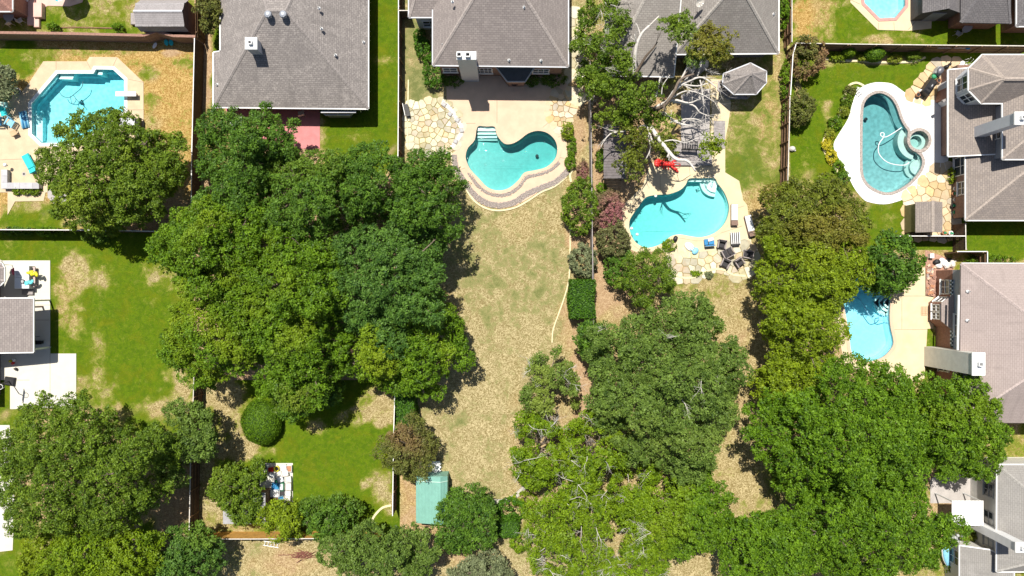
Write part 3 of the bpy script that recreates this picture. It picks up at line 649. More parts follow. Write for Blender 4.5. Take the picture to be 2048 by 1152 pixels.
# ------------------------------------------------------------------ fences
def fence(tops, h, label, mat, cap=None, rails=0, seed=1, group='wooden yard fences', bw=.14, post_step=2.4, capw=.075):
    rs = random.Random(seed); P = [W(x, y, h) for x, y in tops]; P = [Vector((p.x, p.y, 0)) for p in P]
    root = thing('wooden_fence', label, 'fence', P[0], group=group)
    b = MB()
    for a, c in zip(P[:-1], P[1:]):
        d = c - a; Ln = d.length; d = d / Ln; t = Vector((-d.y, d.x, 0)); rz = math.atan2(d.y, d.x)
        n = int(Ln / (bw + .008))
        for i in range(n):
            q = a + d * ((i + .5) * Ln / n); hh = h + rs.uniform(-.02, .01) - (.03 if cap else 0)
            b.box((q.x + t.x * rs.uniform(-.004, .004), q.y + t.y * rs.uniform(-.004, .004), hh / 2), (Ln / n - .008, .02, hh), rz + rs.uniform(-.01, .01))
    b.build('boards', mat, root)['kind'] = 'stuff'
    for a, c in zip(P[:-1], P[1:]):
        d = c - a; Ln = d.length; d = d / Ln; t = Vector((-d.y, d.x, 0))
        s_ = rails if rails else 1
        if cap: MB().bar((a.x, a.y, h), (c.x, c.y, h), capw, .035).build('cap', cap, root)
        for z in (.35, h * .52, h - .3):
            o_ = t * (s_ * .04); MB().bar((a.x + o_.x, a.y + o_.y, z), (c.x + o_.x, c.y + o_.y, z), .045, .09).build('rail', mat if not cap else M_WOOD_B, root)
        for i in range(int(Ln / post_step) + 1):
            q = a + d * min(i * post_step + .05, Ln - .05) + t * (s_ * .09)
            MB().box((q.x, q.y, (h + .03) / 2), (.09, .09, h + .03)).build('post', M_WOOD_B if cap else mat, root)
    return root
FH = 1.95
fence([(389, 76), (386, 200), (383, 330), (382, 462)], FH, 'tall brown board fence with white cap along the octagonal pool yard', M_WOOD_D, M_CAPW, -1, 1)
fence([(391, -40), (391, 73)], FH, 'short brown fence run beside the gambrel shed', M_WOOD_B, None, 1, 2)
fence([(-40, 459), (160, 460), (330, 463)], FH, 'white capped fence between the octagonal pool yard and the hot tub yard', M_WOOD_D, M_CAPW, 1, 3)
fence([(797, -40), (797, 150), (796, 300), (793, 480), (790, 760)], FH, 'long white capped fence between the green side lawn and the stone patio', M_WOOD_D, M_CAPW, 1, 4)
fence([(790, 762), (787, 880), (785, 1032)], FH, 'white capped fence between the rear green lawn and the green shed', M_WOOD_D, M_CAPW, 1, 5)
fence([(797, 21), (818, 21)], FH, 'very short gate fence beside the middle house wing', M_WOOD_D, M_CAP, 1, 6)
fence([(1180, 120), (1183, 300), (1184, 420), (1186, 560), (1188, 700), (1190, 830)], FH, 'weathered grey fence seen edge on between the tan lawn and the wooded yard', M_GREYW, M_GREYW, 1, 7)
fence([(1584, -40), (1584, 84)], FH, 'brown board fence bordering the orange lawn at top right', M_WOOD_B, M_CAP, -1, 8)
fence([(1592, 88), (1586, 110), (1581, 190)], FH, 'fence run beside the pink flowering shrub', M_WOOD_D, M_CAPW, -1, 9)
fence([(1580, 192), (1578, 280), (1575, 384)], FH, 'fence with exposed rails left of the spa pool lawn', M_WOOD_D, M_CAP, -1, 10)
fence([(1592, 86), (1700, 88), (1860, 90), (2070, 92)], FH, 'long brown fence behind the clipped round shrubs', M_WOOD_B, M_CAP, -1, 11)
fence([(1796, 472), (1931, 472)], FH, 'dark fence behind the small grey roofed shed', M_WOOD_D, M_CAPW, 1, 12)
fence([(1931, 446), (1932, 500)], FH, 'short side fence by the brick house corner', M_WOOD_D, M_CAP, 1, 13)
fence([(1914, 503), (1975, 503), (1975, 526)], FH, 'dark corner fence beside the bright green lawn strip', M_WOOD_D, M_CAPW, -1, 14)
fence([(388, 742), (386, 812), (381, 930), (378, 1077)], FH, 'leaning brown fence left of the rear green lawn', M_WOOD_D, M_CAP, 1, 15)
fence([(379, 1078), (500, 1078), (640, 1077), (760, 1075)], FH, 'honey coloured cedar fence along the foot of the rear lawn', M_WOOD_O, M_CAP, -1, 16)
# ================================================================== HOUSES
SH_C = shingle('grey_brown_shingle_speckled', (0.241, 0.218, 0.207), (0.324, 0.294, 0.274), (0.138, 0.124, 0.120), .75)
SH_D = shingle('taupe_shingle', (0.319, 0.280, 0.259), (0.247, 0.215, 0.202), (0.163, 0.140, 0.134), .25, .19, .36)
SH_E = shingle('tan_grey_shingle', (0.330, 0.304, 0.275), (0.264, 0.238, 0.218), (0.158, 0.145, 0.134), .35, .19, .36)
SH_G = shingle('warm_grey_shingle', (0.317, 0.270, 0.236), (0.243, 0.209, 0.190), (0.155, 0.135, 0.124), .3, .18, .34)
SH_H = shingle('pale_pink_grey_shingle', (.355, .295, .275), (.33, .275, .255), (.25, .205, .19), .2, .16, .4)
SH_I = shingle('plain_grey_shingle', (0.293, 0.280, 0.259), (0.267, 0.254, 0.240), (0.195, 0.182, 0.170), .15, .16, .4)
SH_F = shingle('dark_grey_shingle', (0.144, 0.136, 0.139), (0.178, 0.167, 0.167), (0.081, 0.075, 0.078), .4)
SH_A = shingle('reddish_shingle', (.30, .16, .13), (.26, .14, .115), (.17, .09, .075), .3)
CAPC = {}
for m_ in (SH_C, SH_D, SH_E, SH_G, SH_H, SH_I, SH_F, SH_A):
    b_ = next(n for n in m_.node_tree.nodes if n.type == 'TEX_BRICK'); CAPC[m_.name] = [q * 1.12 for q in b_.inputs['Color1'].default_value[:3]]
M_SOFFIT = plain('white_trim', (.74, .74, .73), .6, .05, 3, .03)
M_SIDING = plain('light_grey_siding', (.52, .53, .56), .7, .05, 3, .06)
M_SIDING_D = plain('slate_siding', (.22, .23, .26), .7, .08, 3, .06)
M_STUCCO = plain('pale_stucco', (.62, .60, .56), .85, .07, 3, .1)
M_DARKROOF = plain('dark_metal_roof', (.055, .058, .066), .55, .15, 3, .05)

def roof(parent, faces, mat, drop=.16, gutter=M_SOFFIT, name='roof', caps=True):
    key = {}; V = []; F = []
    for f in faces:
        idx = []
        for p in f:
            k = (round(p[0], 2), round(p[1], 2), round(p[2], 2))
            if k not in key: key[k] = len(V); V.append(Vector(p))
            idx.append(key[k])
        a = Vector((0, 0, 0))
        for i in range(len(idx)): a += V[idx[i]].cross(V[idx[(i + 1) % len(idx)]])
        if a.z < 0: idx = idx[::-1]
        F.append(idx)
    b = MB(); b.v = [tuple(v) for v in V]; nor = []
    for fi, f in enumerate(F):
        n = Vector((0, 0, 0))
        for i in range(len(f)): n += V[f[i]].cross(V[f[(i + 1) % len(f)]])
        n.normalize(); nor.append(n)
        u = Vector((0, 0, 1)).cross(n)
        u = u.normalized() if u.length > .02 else Vector((1, 0, 0)); w = n.cross(u)
        b.uv[len(b.f)] = [(V[i].dot(u), V[i].dot(w)) for i in f]; b.f.append(tuple(f))
    edges = {}
    for fi, f in enumerate(F):
        for i in range(len(f)):
            e = (f[i], f[(i + 1) % len(f)]); edges.setdefault(tuple(sorted(e)), []).append((fi, e))
    base = len(b.v); b.v += [(v.x, v.y, v.z - drop) for v in V]
    for f in F: b.f.append(tuple(base + i for i in f[::-1]))
    bound = []
    for k, l in edges.items():
        if len(l) == 1:
            i, j = l[0][1]; b.f.append((j, i, base + i, base + j)); bound.append((V[i], V[j]))
    r = b.build(name, mat, parent)
    if gutter:
        for a, c in bound:
            d = (c - a)
            if d.length < .3: continue
            d.normalize(); out = Vector((d.y, -d.x, 0))
            out = out.normalized() if out.length > 1e-3 else Vector((1, 0, 0))
            o_ = out * .05 - Vector((0, 0, .06))
            MB().bar(a + o_ - d * .02, c + o_ + d * .02, .10, .11).build('gutter', gutter, r)
    if caps:
        rs = random.Random(len(V))
        for k, l in edges.items():
            if len(l) != 2: continue
            n1, n2 = nor[l[0][0]], nor[l[1][0]]; a, c = V[l[0][1][0]], V[l[0][1][1]]
            mid = (a + c) / 2; c1 = sum((V[i] for i in F[l[0][0]]), Vector()) / len(F[l[0][0]])
            if n1.dot(n2) > .995 or (c1 - mid).dot(n2) > 0: continue
            if a.z > c.z: a, c = c, a
            d = c - a; L_ = d.length; d = d / L_; nn = (n1 + n2).normalized(); side = nn.cross(d).normalized(); m = MB()
            k_ = max(1, int(L_ / .28))
            for i in range(k_):
                p = a + d * (i * L_ / k_); q = a + d * ((i + 1.12) * L_ / k_); w = .15
                e1 = -.04; lift = .05 + rs.uniform(0, .008)
                m.add([p + side * w + nn * (e1 + .02), p + nn * (lift + .012), p - side * w + nn * (e1 + .02), q + side * w + nn * e1, q + nn * lift, q - side * w + nn * e1], [(0, 1, 4, 3), (1, 2, 5, 4), (0, 3, 5, 2), (0, 2, 1)])
            m.build('ridge_cap', capmat(mat), r)
    return r
def capmat(mat):
    if 'shingle' not in mat.name: return mat
    return plain('ridge_' + mat.name, CAPC[mat.name], .92, .22, 7, .2, spec=.15)
def walls(parent, poly, z1, mat, z0=0, name='wall'):
    return MB().prism(poly, z0, z1).build(name, mat, parent)
def inset_px(pts, z, d): return offset(WP(pts, z), -d)
def window(parent, a, b_, t, w, z0, z1, outward, frame=M_SOFFIT, panes=2):
    a = Vector((a[0], a[1], 0)); b_ = Vector((b_[0], b_[1], 0)); d = (b_ - a).normalized(); c = a + (b_ - a) * t; o = Vector((outward[0], outward[1], 0)).normalized()
    f = MB()
    for s in (-1, 1):
        p = c + d * (s * w / 2) + o * .03; f.bar((p.x, p.y, z0), (p.x, p.y, z1), .08, .08)
    for z in (z0, z1, (z0 + z1) / 2):
        p, q = c - d * (w / 2 + .04) + o * .03, c + d * (w / 2 + .04) + o * .03; f.bar((p.x, p.y, z), (q.x, q.y, z), .08, .07)
    for i in range(1, panes):
        p = c - d * (w / 2) + d * (w * i / panes) + o * .03; f.bar((p.x, p.y, z0), (p.x, p.y, z1), .05, .05)
    fo = f.build('window', frame, parent)
    g_ = MB(); p, q = c - d * (w / 2) + o * .015, c + d * (w / 2) + o * .015; g_.bar((p.x, p.y, (z0 + z1) / 2), (q.x, q.y, (z0 + z1) / 2), .02, z1 - z0); g_.build('pane', M_GLASS, fo)
    s_ = MB(); p, q = c - d * (w / 2 + .1) + o * .06, c + d * (w / 2 + .1) + o * .06; s_.bar((p.x, p.y, z0 - .07), (q.x, q.y, z0 - .07), .16, .06); s_.build('sill', frame, fo)
    return fo
def vent(parent, px, py, z):
    p = W(px, py, z); m = MB(); m.lathe([(.15, -.05), (.10, .05), (.055, .06), (.055, .30)], p, 10); o = m.build('roof_vent', M_SOFFIT, parent)
    MB().lathe([(.045, .29), (.045, .305)], p, 8).build('vent_hole', M_BLACK, o)
def turbine(parent, px, py, z):
    p = W(px, py, z); m = MB().lathe([(.18, -.3), (.18, .2), (.30, .28), (.34, .45), (.28, .6), (.12, .66)], p, 14)
    o = m.build('turbine_vent', plain('galvanised_grey', (.30, .32, .36), .5, .1, 5, .05, metal=.3), parent)
    for k in range(8):
        a = k * math.pi / 4; MB().bar(p + Vector((.31 * math.cos(a), .31 * math.sin(a), .28)), p + Vector((.28 * math.cos(a + .3), .28 * math.sin(a + .3), .6)), .03, .04).build('fin', M_STEEL, o)
def chimney(parent, cx, cy, w, d, h, mat, capmat=M_SOFFIT, z0=0, rz=0, pots=1, lip=.08):
    "cx, cy: photo pixel of the chimney top's centre; the shaft stands upright below it"
    p = W(cx, cy, h); Mr = Matrix.Rotation(rz, 3, 'Z')
    o = MB().box((p.x, p.y, (z0 + h) / 2), (w, d, h - z0), rz).build('chimney', mat, parent)
    MB().bbox((p.x, p.y, h + .06), (w + 2 * lip, d + 2 * lip, .14), rz, .03).build('chimney_cap', capmat, o)
    for i in range(pots):
        q = p + Mr @ Vector(((i - (pots - 1) / 2) * .75 - (w * .15 if pots > 1 else 0), 0, 0)); s = min(.42, w * .32, d * .6)
        f = MB()
        for a, b_ in (((-1, -1), (1, -1)), ((1, -1), (1, 1)), ((1, 1), (-1, 1)), ((-1, 1), (-1, -1))):
            A = q + Mr @ Vector((a[0] * s / 2, a[1] * s / 2, .30)); B = q + Mr @ Vector((b_[0] * s / 2, b_[1] * s / 2, .30)); f.bar(A, B, .07, .30)
        f.build('flue', capmat, o)
        MB().box((q.x, q.y, h + .15), (s * .7, s * .7, .02), rz).build('flue_hole', M_BLACK, o)
    return o

# ---- left middle house: big speckled hip roof
c = W(580, 100); hC = thing('house', 'single storey house with big speckled grey hip roof and two turbine vents', 'house', c)
e = 2.45; rz = 6.2
eL, eR, eB = 427, 736, 215
A1 = W(427, 214, e); A2 = W(736, 217, e); A3 = Vector((A2.x, A2.y + 24, e)); A4 = Vector((A1.x + .6, A2.y + 24, e)); A5 = W(441, 103, e); A6 = W(427, 105, e)
Rg1 = W(533, 22, rz); Rg2 = W(571, 22, rz); Rn = Vector(((Rg1.x + Rg2.x) / 2, Rg1.y + 9, rz - .2))
roof(hC, [[A1, A2, Rg2, Rg1], [A2, A3, Rg2], [A3, A4, Rg1, Rg2], [A4, Vector((A5.x, A5.y, e)), Vector((A6.x, A6.y, e)), A1, Rg1]], SH_C)
poly = offset([A1, A2, A3, A4], -.55); walls(hC, poly, e - .1, M_BRICK2)
wy = min(p.y for p in poly)
for t in (.2, .45): window(hC, poly[0], poly[1], t, 1.6, .8, 2.0, (0, -1))
# glazed porch bay under the rear eave
P1 = W(648, 226, 1.9); P2 = W(705, 226, 1.9)
b = MB(); q0, q1 = W(642, 224, 2.0), W(712, 224, 2.0)
bay = MB(); bay.bar(q0, q1, .18, .14); bay.build('porch_frame', M_SIDING, hC)
for px_, py_, qx, qy in ((651, 230, 700, 230), (651, 230, 643, 223), (700, 230, 711, 222), (676, 223, 676, 230)):
    MB().bar(W(px_, py_, 1.2), W(qx, qy, 1.5), .14, .12).build('porch_frame', M_SIDING, hC)
pc = [W(650, 222, 1.1), W(704, 222, 1.1), W(698, 232, .9), W(655, 232, .9)]; MB().prism([(p.x, p.y) for p in pc], .2, 1.1).build('porch_wall', M_SIDING_D, hC)
chimney(hC, 503, 87.5, .92, .92, 6.0, M_SIDING, z0=3.0)
turbine(hC, 540, 33, 6.0); turbine(hC, 570, 33, 6.0)
for x, y, z in ((643, 57, 5.0), (727, 84, 2.7), (671, 110, 4.2), (434, 169, 2.7), (638, 16, 5.2)): vent(hC, x, y, z)
dp = W(722, 222, 1.2); MB().tube([W(716, 217, 2.3), W(720, 219, 2.1), W(722, 224, .3)], .05).build('downspout', M_SOFFIT, hC)

# ---- middle house
hD = thing('house', 'brick house with taupe hip roof and a wide grey chimney on its rear wall', 'house', W(1000, 80))
e = 4.3
A1 = W(866, 130, e); A2 = W(1136, 133, e); H1 = W(945, 0, 7.2); H2 = W(1055, 0, 7.2)
cx = (A1.x + A2.x) / 2
def ext(a, h, tx):
    t = (tx - a.x) / (h.x - a.x); return a + (h - a) * t
X1 = ext(A1, H1, cx - .4); X2 = ext(A2, H2, cx + .4); X1.y = X2.y = (X1.y + X2.y) / 2; X1.z = X2.z = (X1.z + X2.z) / 2
N1 = Vector((A1.x, A1.y + 16, e)); N2 = Vector((A2.x, A2.y + 16, e)); XN1 = Vector((X1.x, X1.y + 6, X1.z)); XN2 = Vector((X2.x, X1.y + 6, X1.z))
roof(hD, [[A1, A2, X2, X1], [A2, N2, XN2, X2], [N2, N1, XN1, XN2], [N1, A1, X1, XN1], [X1, X2, XN2, XN1]], SH_D, gutter=M_SIDING)
# wing
B1 = W(818, 34, 4.0); B2 = W(884, 34, 4.0); B3 = Vector((B2.x + 1, B1.y + 5.4, 6.9)); B4 = Vector((B1.x + 2.3, B1.y + 5.4, 6.9)); B5 = Vector((B1.x, B1.y + 11, 4.0)); B6 = Vector((B3.x, B1.y + 11, 4.0))
roof(hD, [[B1, B2, B3, B4], [B1, B4, B5], [B4, B3, B6, B5]], SH_D, gutter=M_SIDING)
polyw = offset([B1, B2, Vector((B2.x, B6.y, 0)), B5], -.4); walls(hD, polyw, 3.9, M_SIDING)
window(hD, polyw[0], polyw[1], .55, 1.3, .8, 2.1, (0, -1))
poly = offset([A1, A2, N2, N1], -.4); walls(hD, poly, 2.7, M_BRICK2); walls(hD, offset(poly, -.005), 4.2, M_STUCCO, 2.7, 'upper_wall')
window(hD, poly[0], poly[1], .08, 1.3, 1.2, 2.3, (0, -1)); window(hD, poly[0], poly[1], .36, 1.5, 1.0, 2.4, (0, -1), panes=4)
window(hD, poly[0], poly[1], .60, 1.8, 3.0, 4.0, (0, -1)); window(hD, poly[0], poly[1], .83, 1.5, 1.2, 2.3, (0, -1), panes=3)
window(hD, poly[0], poly[1], .16, 1.5, 3.2, 3.9, (0, -1)); window(hD, poly[0], poly[1], .36, 1.5, 3.2, 3.9, (0, -1))
ch = chimney(hD, 933, 112, 1.62, .62, 6.35, M_SIDING, pots=2, lip=.05)
# bay with dark roof
z1 = 2.7; bz = [W(990, 140, 3.2), W(1071, 140, 3.2), W(1050, 162, 2.3), W(1015, 162, 2.3)]
yb = poly[0].y
top = [Vector((bz[0].x, yb + .02, 3.1)), Vector((bz[1].x, yb + .02, 3.1)), bz[2], bz[3]]
roof(hD, [[top[0], top[1], Vector((bz[2].x - .15, yb + .02, 3.12)), Vector((bz[3].x + .15, yb + .02, 3.12))][:2] + [bz[2], bz[3]]], M_DARKROOF, gutter=M_GREY, caps=False, name='bay_roof')
MB().prism([(top[0].x + .3, yb + .05), (top[1].x - .3, yb + .05), (bz[2].x - .1, bz[2].y + .15), (bz[3].x + .1, bz[3].y + .15)], 0, 2.2).build('bay_wall', M_BRICK2, hD)
for x, y, z in ((905, 3, 6.6), (1048, 14, 6.9), (1079, 18, 6.0), (1018, 120, 4.6), (1082, 121, 4.6), (885, 90, 4.8)): vent(hD, x, y, z)
for px_ in (1029,):
    q = W(px_, 166); tb = thing('round_table', 'round dark patio table in the shade of the middle house bay', 'table', q)
    MB().lathe([(.5, .70), (.5, .74)], q, 20).build('table_top', M_BLACK, tb); MB().lathe([(.25, 0), (.04, .05), (.04, .70)], q, 10).build('leg', M_BLACK, tb)

# ---- right middle house (wooded yard)
hE = thing('house', 'grey roofed house half hidden by the big bare limbed tree', 'house', W(1450, 40))
e = 2.6
A1 = W(1349, 108, e); A2 = W(1557, 106, e); H1 = W(1453, 0, 6.0); H2 = W(1490, 0, 6.0)
N2 = Vector((A2.x, A2.y + 14, e)); N1 = Vector((A1.x, A2.y + 14, e)); T1 = Vector((H1.x, H1.y + .5, 6.1)); T2 = Vector((H2.x, H2.y + .5, 6.1)); T3 = Vector((H2.x, H2.y + 5, 6.1)); T4 = Vector((H1.x, H2.y + 5, 6.1))
roof(hE, [[A1, A2, T2, T1], [A2, N2, T3, T2], [N2, N1, T4, T3], [N1, A1, T1, T4], [T1, T2, T3, T4]], SH_E)
walls(hE, offset([A1, A2, N2, N1], -.5), e - .1, M_SIDING_D)
B1 = W(1212, 150, e); B2 = W(1347, 153, e); yN = B1.y + 13; rg = B1.y + 6.2
C1 = Vector((B1.x + 3.2, rg, 5.4)); C2 = Vector((B2.x, rg, 5.4))
roof(hE, [[B1, B2, C2, C1], [Vector((B1.x, yN, e)), B1, C1], [Vector((B2.x, yN, e)), Vector((B1.x, yN, e)), C1, C2]], SH_E)
wv = [(B1.x + .5, B1.y + .5), (B2.x - .1, B2.y + .5), (B2.x - .1, yN - .5), (B1.x + .5, yN - .5)]; walls(hE, wv, e - .1, M_BRICK2)
MB().add  # gable end closes against the neighbouring slope
g = MB(); g.add([(B2.x - .1, B2.y + .1, e - .2), (B2.x - .1, yN - .1, e - .2), (B2.x - .1, rg, 5.25)], [(0, 1, 2)]); g.build('gable', M_SIDING, hE)
# dark bay roof
q = W(1397, 128, 2.2); bz = MB().lathe([(1.05, 0), (.95, .12), (.25, .62)], (q.x, q.y, 1.9), 8, 1.1, .8, R(22)); bz.build('bay_roof', M_DARKROOF, hE)
MB().lathe([(.9, 0), (.9, 1.95)], (q.x, q.y, 0), 8, 1.1, .8, R(22)).build('bay_wall', M_SIDING_D, hE)
vent(hE, 1547, 28, 3.2)
dish_p = W(1396, 12, 5.0)
def dish(px, py, z, rr, label, face=(.3, -.5)):
    p = W(px, py, z); t = thing('satellite_dish', label, 'satellite dish', p)
    ax = Vector((face[0], face[1], .75)).normalized(); a = ax.cross(Vector((0, 0, 1))).normalized(); b_ = ax.cross(a)
    m = MB(); n = 16; vs = [p + Vector((0, 0, .55)) - ax * .06]
    for r_, off in ((rr * .5, -.03), (rr, .06)):
        for k in range(n):
            th = 2 * math.pi * k / n; vs.append(p + Vector((0, 0, .55)) + a * (r_ * math.cos(th)) + b_ * (r_ * .9 * math.sin(th)) + ax * off)
    F = [(0, 1 + k, 1 + (k + 1) % n) for k in range(n)] + [(1 + k, 1 + n + k, 1 + n + (k + 1) % n, 1 + (k + 1) % n) for k in range(n)]
    m.add(vs, F); m.build('reflector', M_CAP, t, True)
    MB().tube([p + Vector((0, 0, -.1)), p + Vector((0, 0, .5))], .035).build('mast', M_STEEL, t)
    MB().tube([p + Vector((0, 0, .3)), p + Vector((0, 0, .5)) + ax * .55], .02).build('feed_arm', M_STEEL, t)
    MB().ball(p + Vector((0, 0, .5)) + ax * .55, .07, 8, 5).build('feed_horn', M_WHITE, t); return t
dish(1396, 10, 4.9, .42, 'tan satellite dish on the roof of the wooded yard house')
dish(2003, 788, 3.6, .55, 'white satellite dish on the pinkish roof edge at far right', (-.4, -.2))

# ---- top right house and shed
hF = thing('house', 'dark grey roofed house at the top right corner', 'house', W(1990, 0))
e = 2.5; A1 = W(1922, 45, e); A2 = W(2022, 47, e); A3 = Vector((A2.x, A2.y + 14, e)); A4 = Vector((A1.x, A2.y + 14, e)); T = Vector(((A1.x + A2.x) / 2, A1.y + 5, 5.0)); T2 = T + Vector((0, 4, 0))
roof(hF, [[A1, A2, T], [A2, A3, T2, T], [A3, A4, T2], [A4, A1, T, T2]], SH_F, gutter=None)
walls(hF, offset([A1, A2, A3, A4], -.4), e - .1, M_BRICK)
C1 = W(2034, 52, e); C2 = Vector((C1.x + 5, C1.y, e)); C3 = Vector((C1.x + 5, C1.y + 10, e)); C4 = Vector((C1.x, C1.y + 10, e)); T = Vector((C1.x + 2.5, C1.y + 4, 4.3))
roof(hF, [[C1, C2, T], [C2, C3, T], [C3, C4, T], [C4, C1, T]], SH_F)
walls(hF, offset([C1, C2, C3, C4], -.3), e - .1, M_BRICK)
def gable_shed(name, label, rect, e, r, mroof, mwall, axis='y', cat='shed', gutter=None, over=.12):
    "rect: photo pixels of the eaves (x0, y0, x1, y1)"
    x0, y0, x1, y1 = rect; a = W(x0, y1, e); b_ = W(x1, y0, e)
    t = thing(name, label, cat, ((a.x + b_.x) / 2, (a.y + b_.y) / 2, 0))
    if axis == 'y':
        m = (a.x + b_.x) / 2; fs = [[(a.x, a.y, e), (m, a.y, r), (m, b_.y, r), (a.x, b_.y, e)], [(m, a.y, r), (b_.x, a.y, e), (b_.x, b_.y, e), (m, b_.y, r)]]
        gab = [[(a.x + over, q, e - .05), (b_.x - over, q, e - .05), (m, q, r - .12)] for q in (a.y + over, b_.y - over)]
    else:
        m = (a.y + b_.y) / 2; fs = [[(a.x, a.y, e), (b_.x, a.y, e), (b_.x, m, r), (a.x, m, r)], [(a.x, m, r), (b_.x, m, r), (b_.x, b_.y, e), (a.x, b_.y, e)]]
        gab = [[(q, a.y + over, e - .05), (q, b_.y - over, e - .05), (q, m, r - .12)] for q in (a.x + over, b_.x - over)]
    roof(t, [[Vector(p) for p in f] for f in fs], mroof, .08, gutter)
    walls(t, [(a.x + over, a.y + over), (b_.x - over, a.y + over), (b_.x - over, b_.y - over), (a.x + over, b_.y - over)], e - .06, mwall)
    for q in gab:
        m_ = MB(); m_.add(q, [(0, 1, 2)]); m_.build('gable', mwall, t)
    return t, a, b_
t, a, b_ = gable_shed('garden_shed', 'dark gabled shed beside the pink edged pool', (1845, -60, 1922, 26), 2.2, 3.2, SH_F, plain('charcoal_siding', (.075, .07, .072), .8, .15), 'y')
MB().box(((a.x + b_.x) / 2, a.y - 0.02 + .12, 1.0), (1.3, .05, 1.9)).build('door', M_SIDING_D, t)
MB().box(((a.x + b_.x) / 2, a.y + .10, 2.55), (.6, .06, .3)).build('louvre', M_BLACK, t)

# ---- right house with the white chimney (spa pool)
hG = thing('house', 'two level house with warm grey roofs and a leaning view of its white chimney', 'house', W(2000, 280))
e = 2.6
lo = [W(1897, 205, e), W(1897, 312, e), W(1932, 312, e), W(1932, 440, e)]
xr = lo[0].x + 12; SE = Vector((xr, lo[3].y, e)); 
def zl(x): return e + (x - lo[0].x) * .30
p0 = lo[0]; p1 = lo[1]; xi = lo[2].x; zi = zl(xi)
r1 = Vector((W(2012, 0, 4).x, p0.y + .3, 0)); r1.z = zl(r1.x)
# left plane strip then the bigger plane
z2 = lambda x: e + (x - xi) * .45
hx = xi + 6.2; hipz = z2(hx); hipy = lo[3].y + 6.2
roof(hG, [[p1, Vector((xi + 1.2, p1.y, zl(xi + 1.2))), Vector((xi + 4.0, p1.y, zl(xi + 4))), Vector((xi + 4.0, p0.y + 3, zl(xi + 4))), Vector((p0.x, p0.y + 3, e))]], SH_G)
roof(hG, [[lo[3], Vector((hx, hipy, hipz)), Vector((hx, p0.y + 2, hipz)), Vector((xi + .9, p0.y + 2, z2(xi + .9))), Vector((xi + .9, p1.y + .1, z2(xi + .9))), Vector((xi, p1.y + .1, e))], [lo[3], SE, Vector((xr, hipy, hipz)), Vector((hx, hipy, hipz))]], SH_G)
walls(hG, [(lo[3].x + .4, lo[3].y + .4), (xr - .4, lo[3].y + .4), (xr - .4, p0.y + 3), (lo[3].x + .4, p0.y + 3)], e - .1, M_BRICK2)
walls(hG, [(p1.x + .9, p1.y + .5), (lo[3].x + .5, p1.y + .5), (lo[3].x + .5, p0.y + 3.5), (p1.x + .9, p0.y + 3.5)], e - .1, M_BRICK2, name='porch_wall')
wv = [Vector((lo[3].x + .4, lo[3].y + .4)), Vector((lo[3].x + .4, p1.y + .5))]
window(hG, wv[0], wv[1], .80, 1.7, .4, 2.2, (-1, 0), panes=2)
window(hG, wv[0], wv[1], .45, 1.2, .9, 2.0, (-1, 0), panes=2)
# upper storey
e2 = 5.1
up = [(1965, 110), (1938, 137), (1938, 180), (1963, 206), (2006, 206), (2006, 318)]
U = [W(x, y, e2) for x, y in up]; XR = U[0].x + 9
rg = W(2010, 158, e2 + 1.75)
far = Vector((XR, rg.y, rg.z))
NE = Vector((XR, U[0].y, e2)); 
rg2y = (U[5].y)
vx = Vector((U[4].x, U[4].y, e2)); ra = Vector((U[4].x + 3.0, U[4].y - 2.9, e2 + 1.35)); rb = Vector((XR, U[4].y - 2.9, e2 + 1.35))
roof(hG, [[U[0], U[1], rg], [U[1], U[2], rg], [U[2], U[3], rg], [U[3], U[4], Vector((U[4].x + 2.0, U[4].y + .0, e2)), Vector((XR, U[4].y, e2 + .0)), far, rg], [NE, U[0], rg, far]], SH_G)
roof(hG, [[U[5], Vector((XR, U[5].y, e2)), Vector((XR, U[5].y + 2.6, e2 + 1.2)), Vector((U[5].x + 2.6, U[5].y + 2.6, e2 + 1.2))], [U[4] + Vector((0, .6, -.01)), U[5], Vector((U[5].x + 2.6, U[5].y + 2.6, e2 + 1.2)), Vector((U[4].x + 2.6, U[4].y + .6, e2 + 1.2))], [Vector((U[5].x + 2.6, U[5].y + 2.6, e2 + 1.2)), Vector((XR, U[5].y + 2.6, e2 + 1.2)), Vector((XR, U[4].y + .6, e2 + 1.2)), Vector((U[4].x + 2.6, U[4].y + .6, e2 + 1.2))]], SH_G)
wl_ = offset([U[0], U[1], U[2], U[3], Vector((XR, U[3].y, e2)), NE], -.35); walls(hG, wl_, e2 - .1, M_SIDING, 0, 'upper_wall')
walls(hG, [(U[5].x + .35, U[5].y + .3), (XR, U[5].y + .3), (XR, U[4].y), (U[5].x + .35, U[4].y)], e2 - .1, M_SIDING_D, 2.4, 'upper_wall')
window(hG, wl_[1], wl_[2], .5, 1.2, 3.0, 4.5, (-1, 0)); window(hG, wl_[2], wl_[3], .5, .9, 3.0, 4.5, (-.7, -.7))
window(hG, (U[5].x + .35, U[5].y + .3), (U[5].x + .35, U[4].y), .5, 1.2, 3.3, 4.4, (-1, 0))
bw = [W(1893, 172), W(1893, 200)]
MB().bar(W(1885, 200, 1.0), W(1893, 168, 1.0), .3, 2.0).build('porch_pier', M_BRICK, hG); MB().bar(W(1893, 168, 1.2), W(1932, 140, 1.2), .3, 2.4).build('porch_pier', M_BRICK, hG)
MB().bar(W(1884, 203, 2.2), W(1898, 196, 2.2), .2, .25).build('porch_beam', M_GREYW, hG)
chimney(hG, 2040, 237, .9, .95, 8.2, M_SIDING, z0=2.0)

# small shed by the spa pool
t, a, b_ = gable_shed('garden_shed', 'small olive shed with grey shingle roof on the flagstones', (1831, 404, 1885, 465), 2.1, 2.75, SH_G, plain('olive_siding', (.21, .185, .085), .8, .1), 'y')

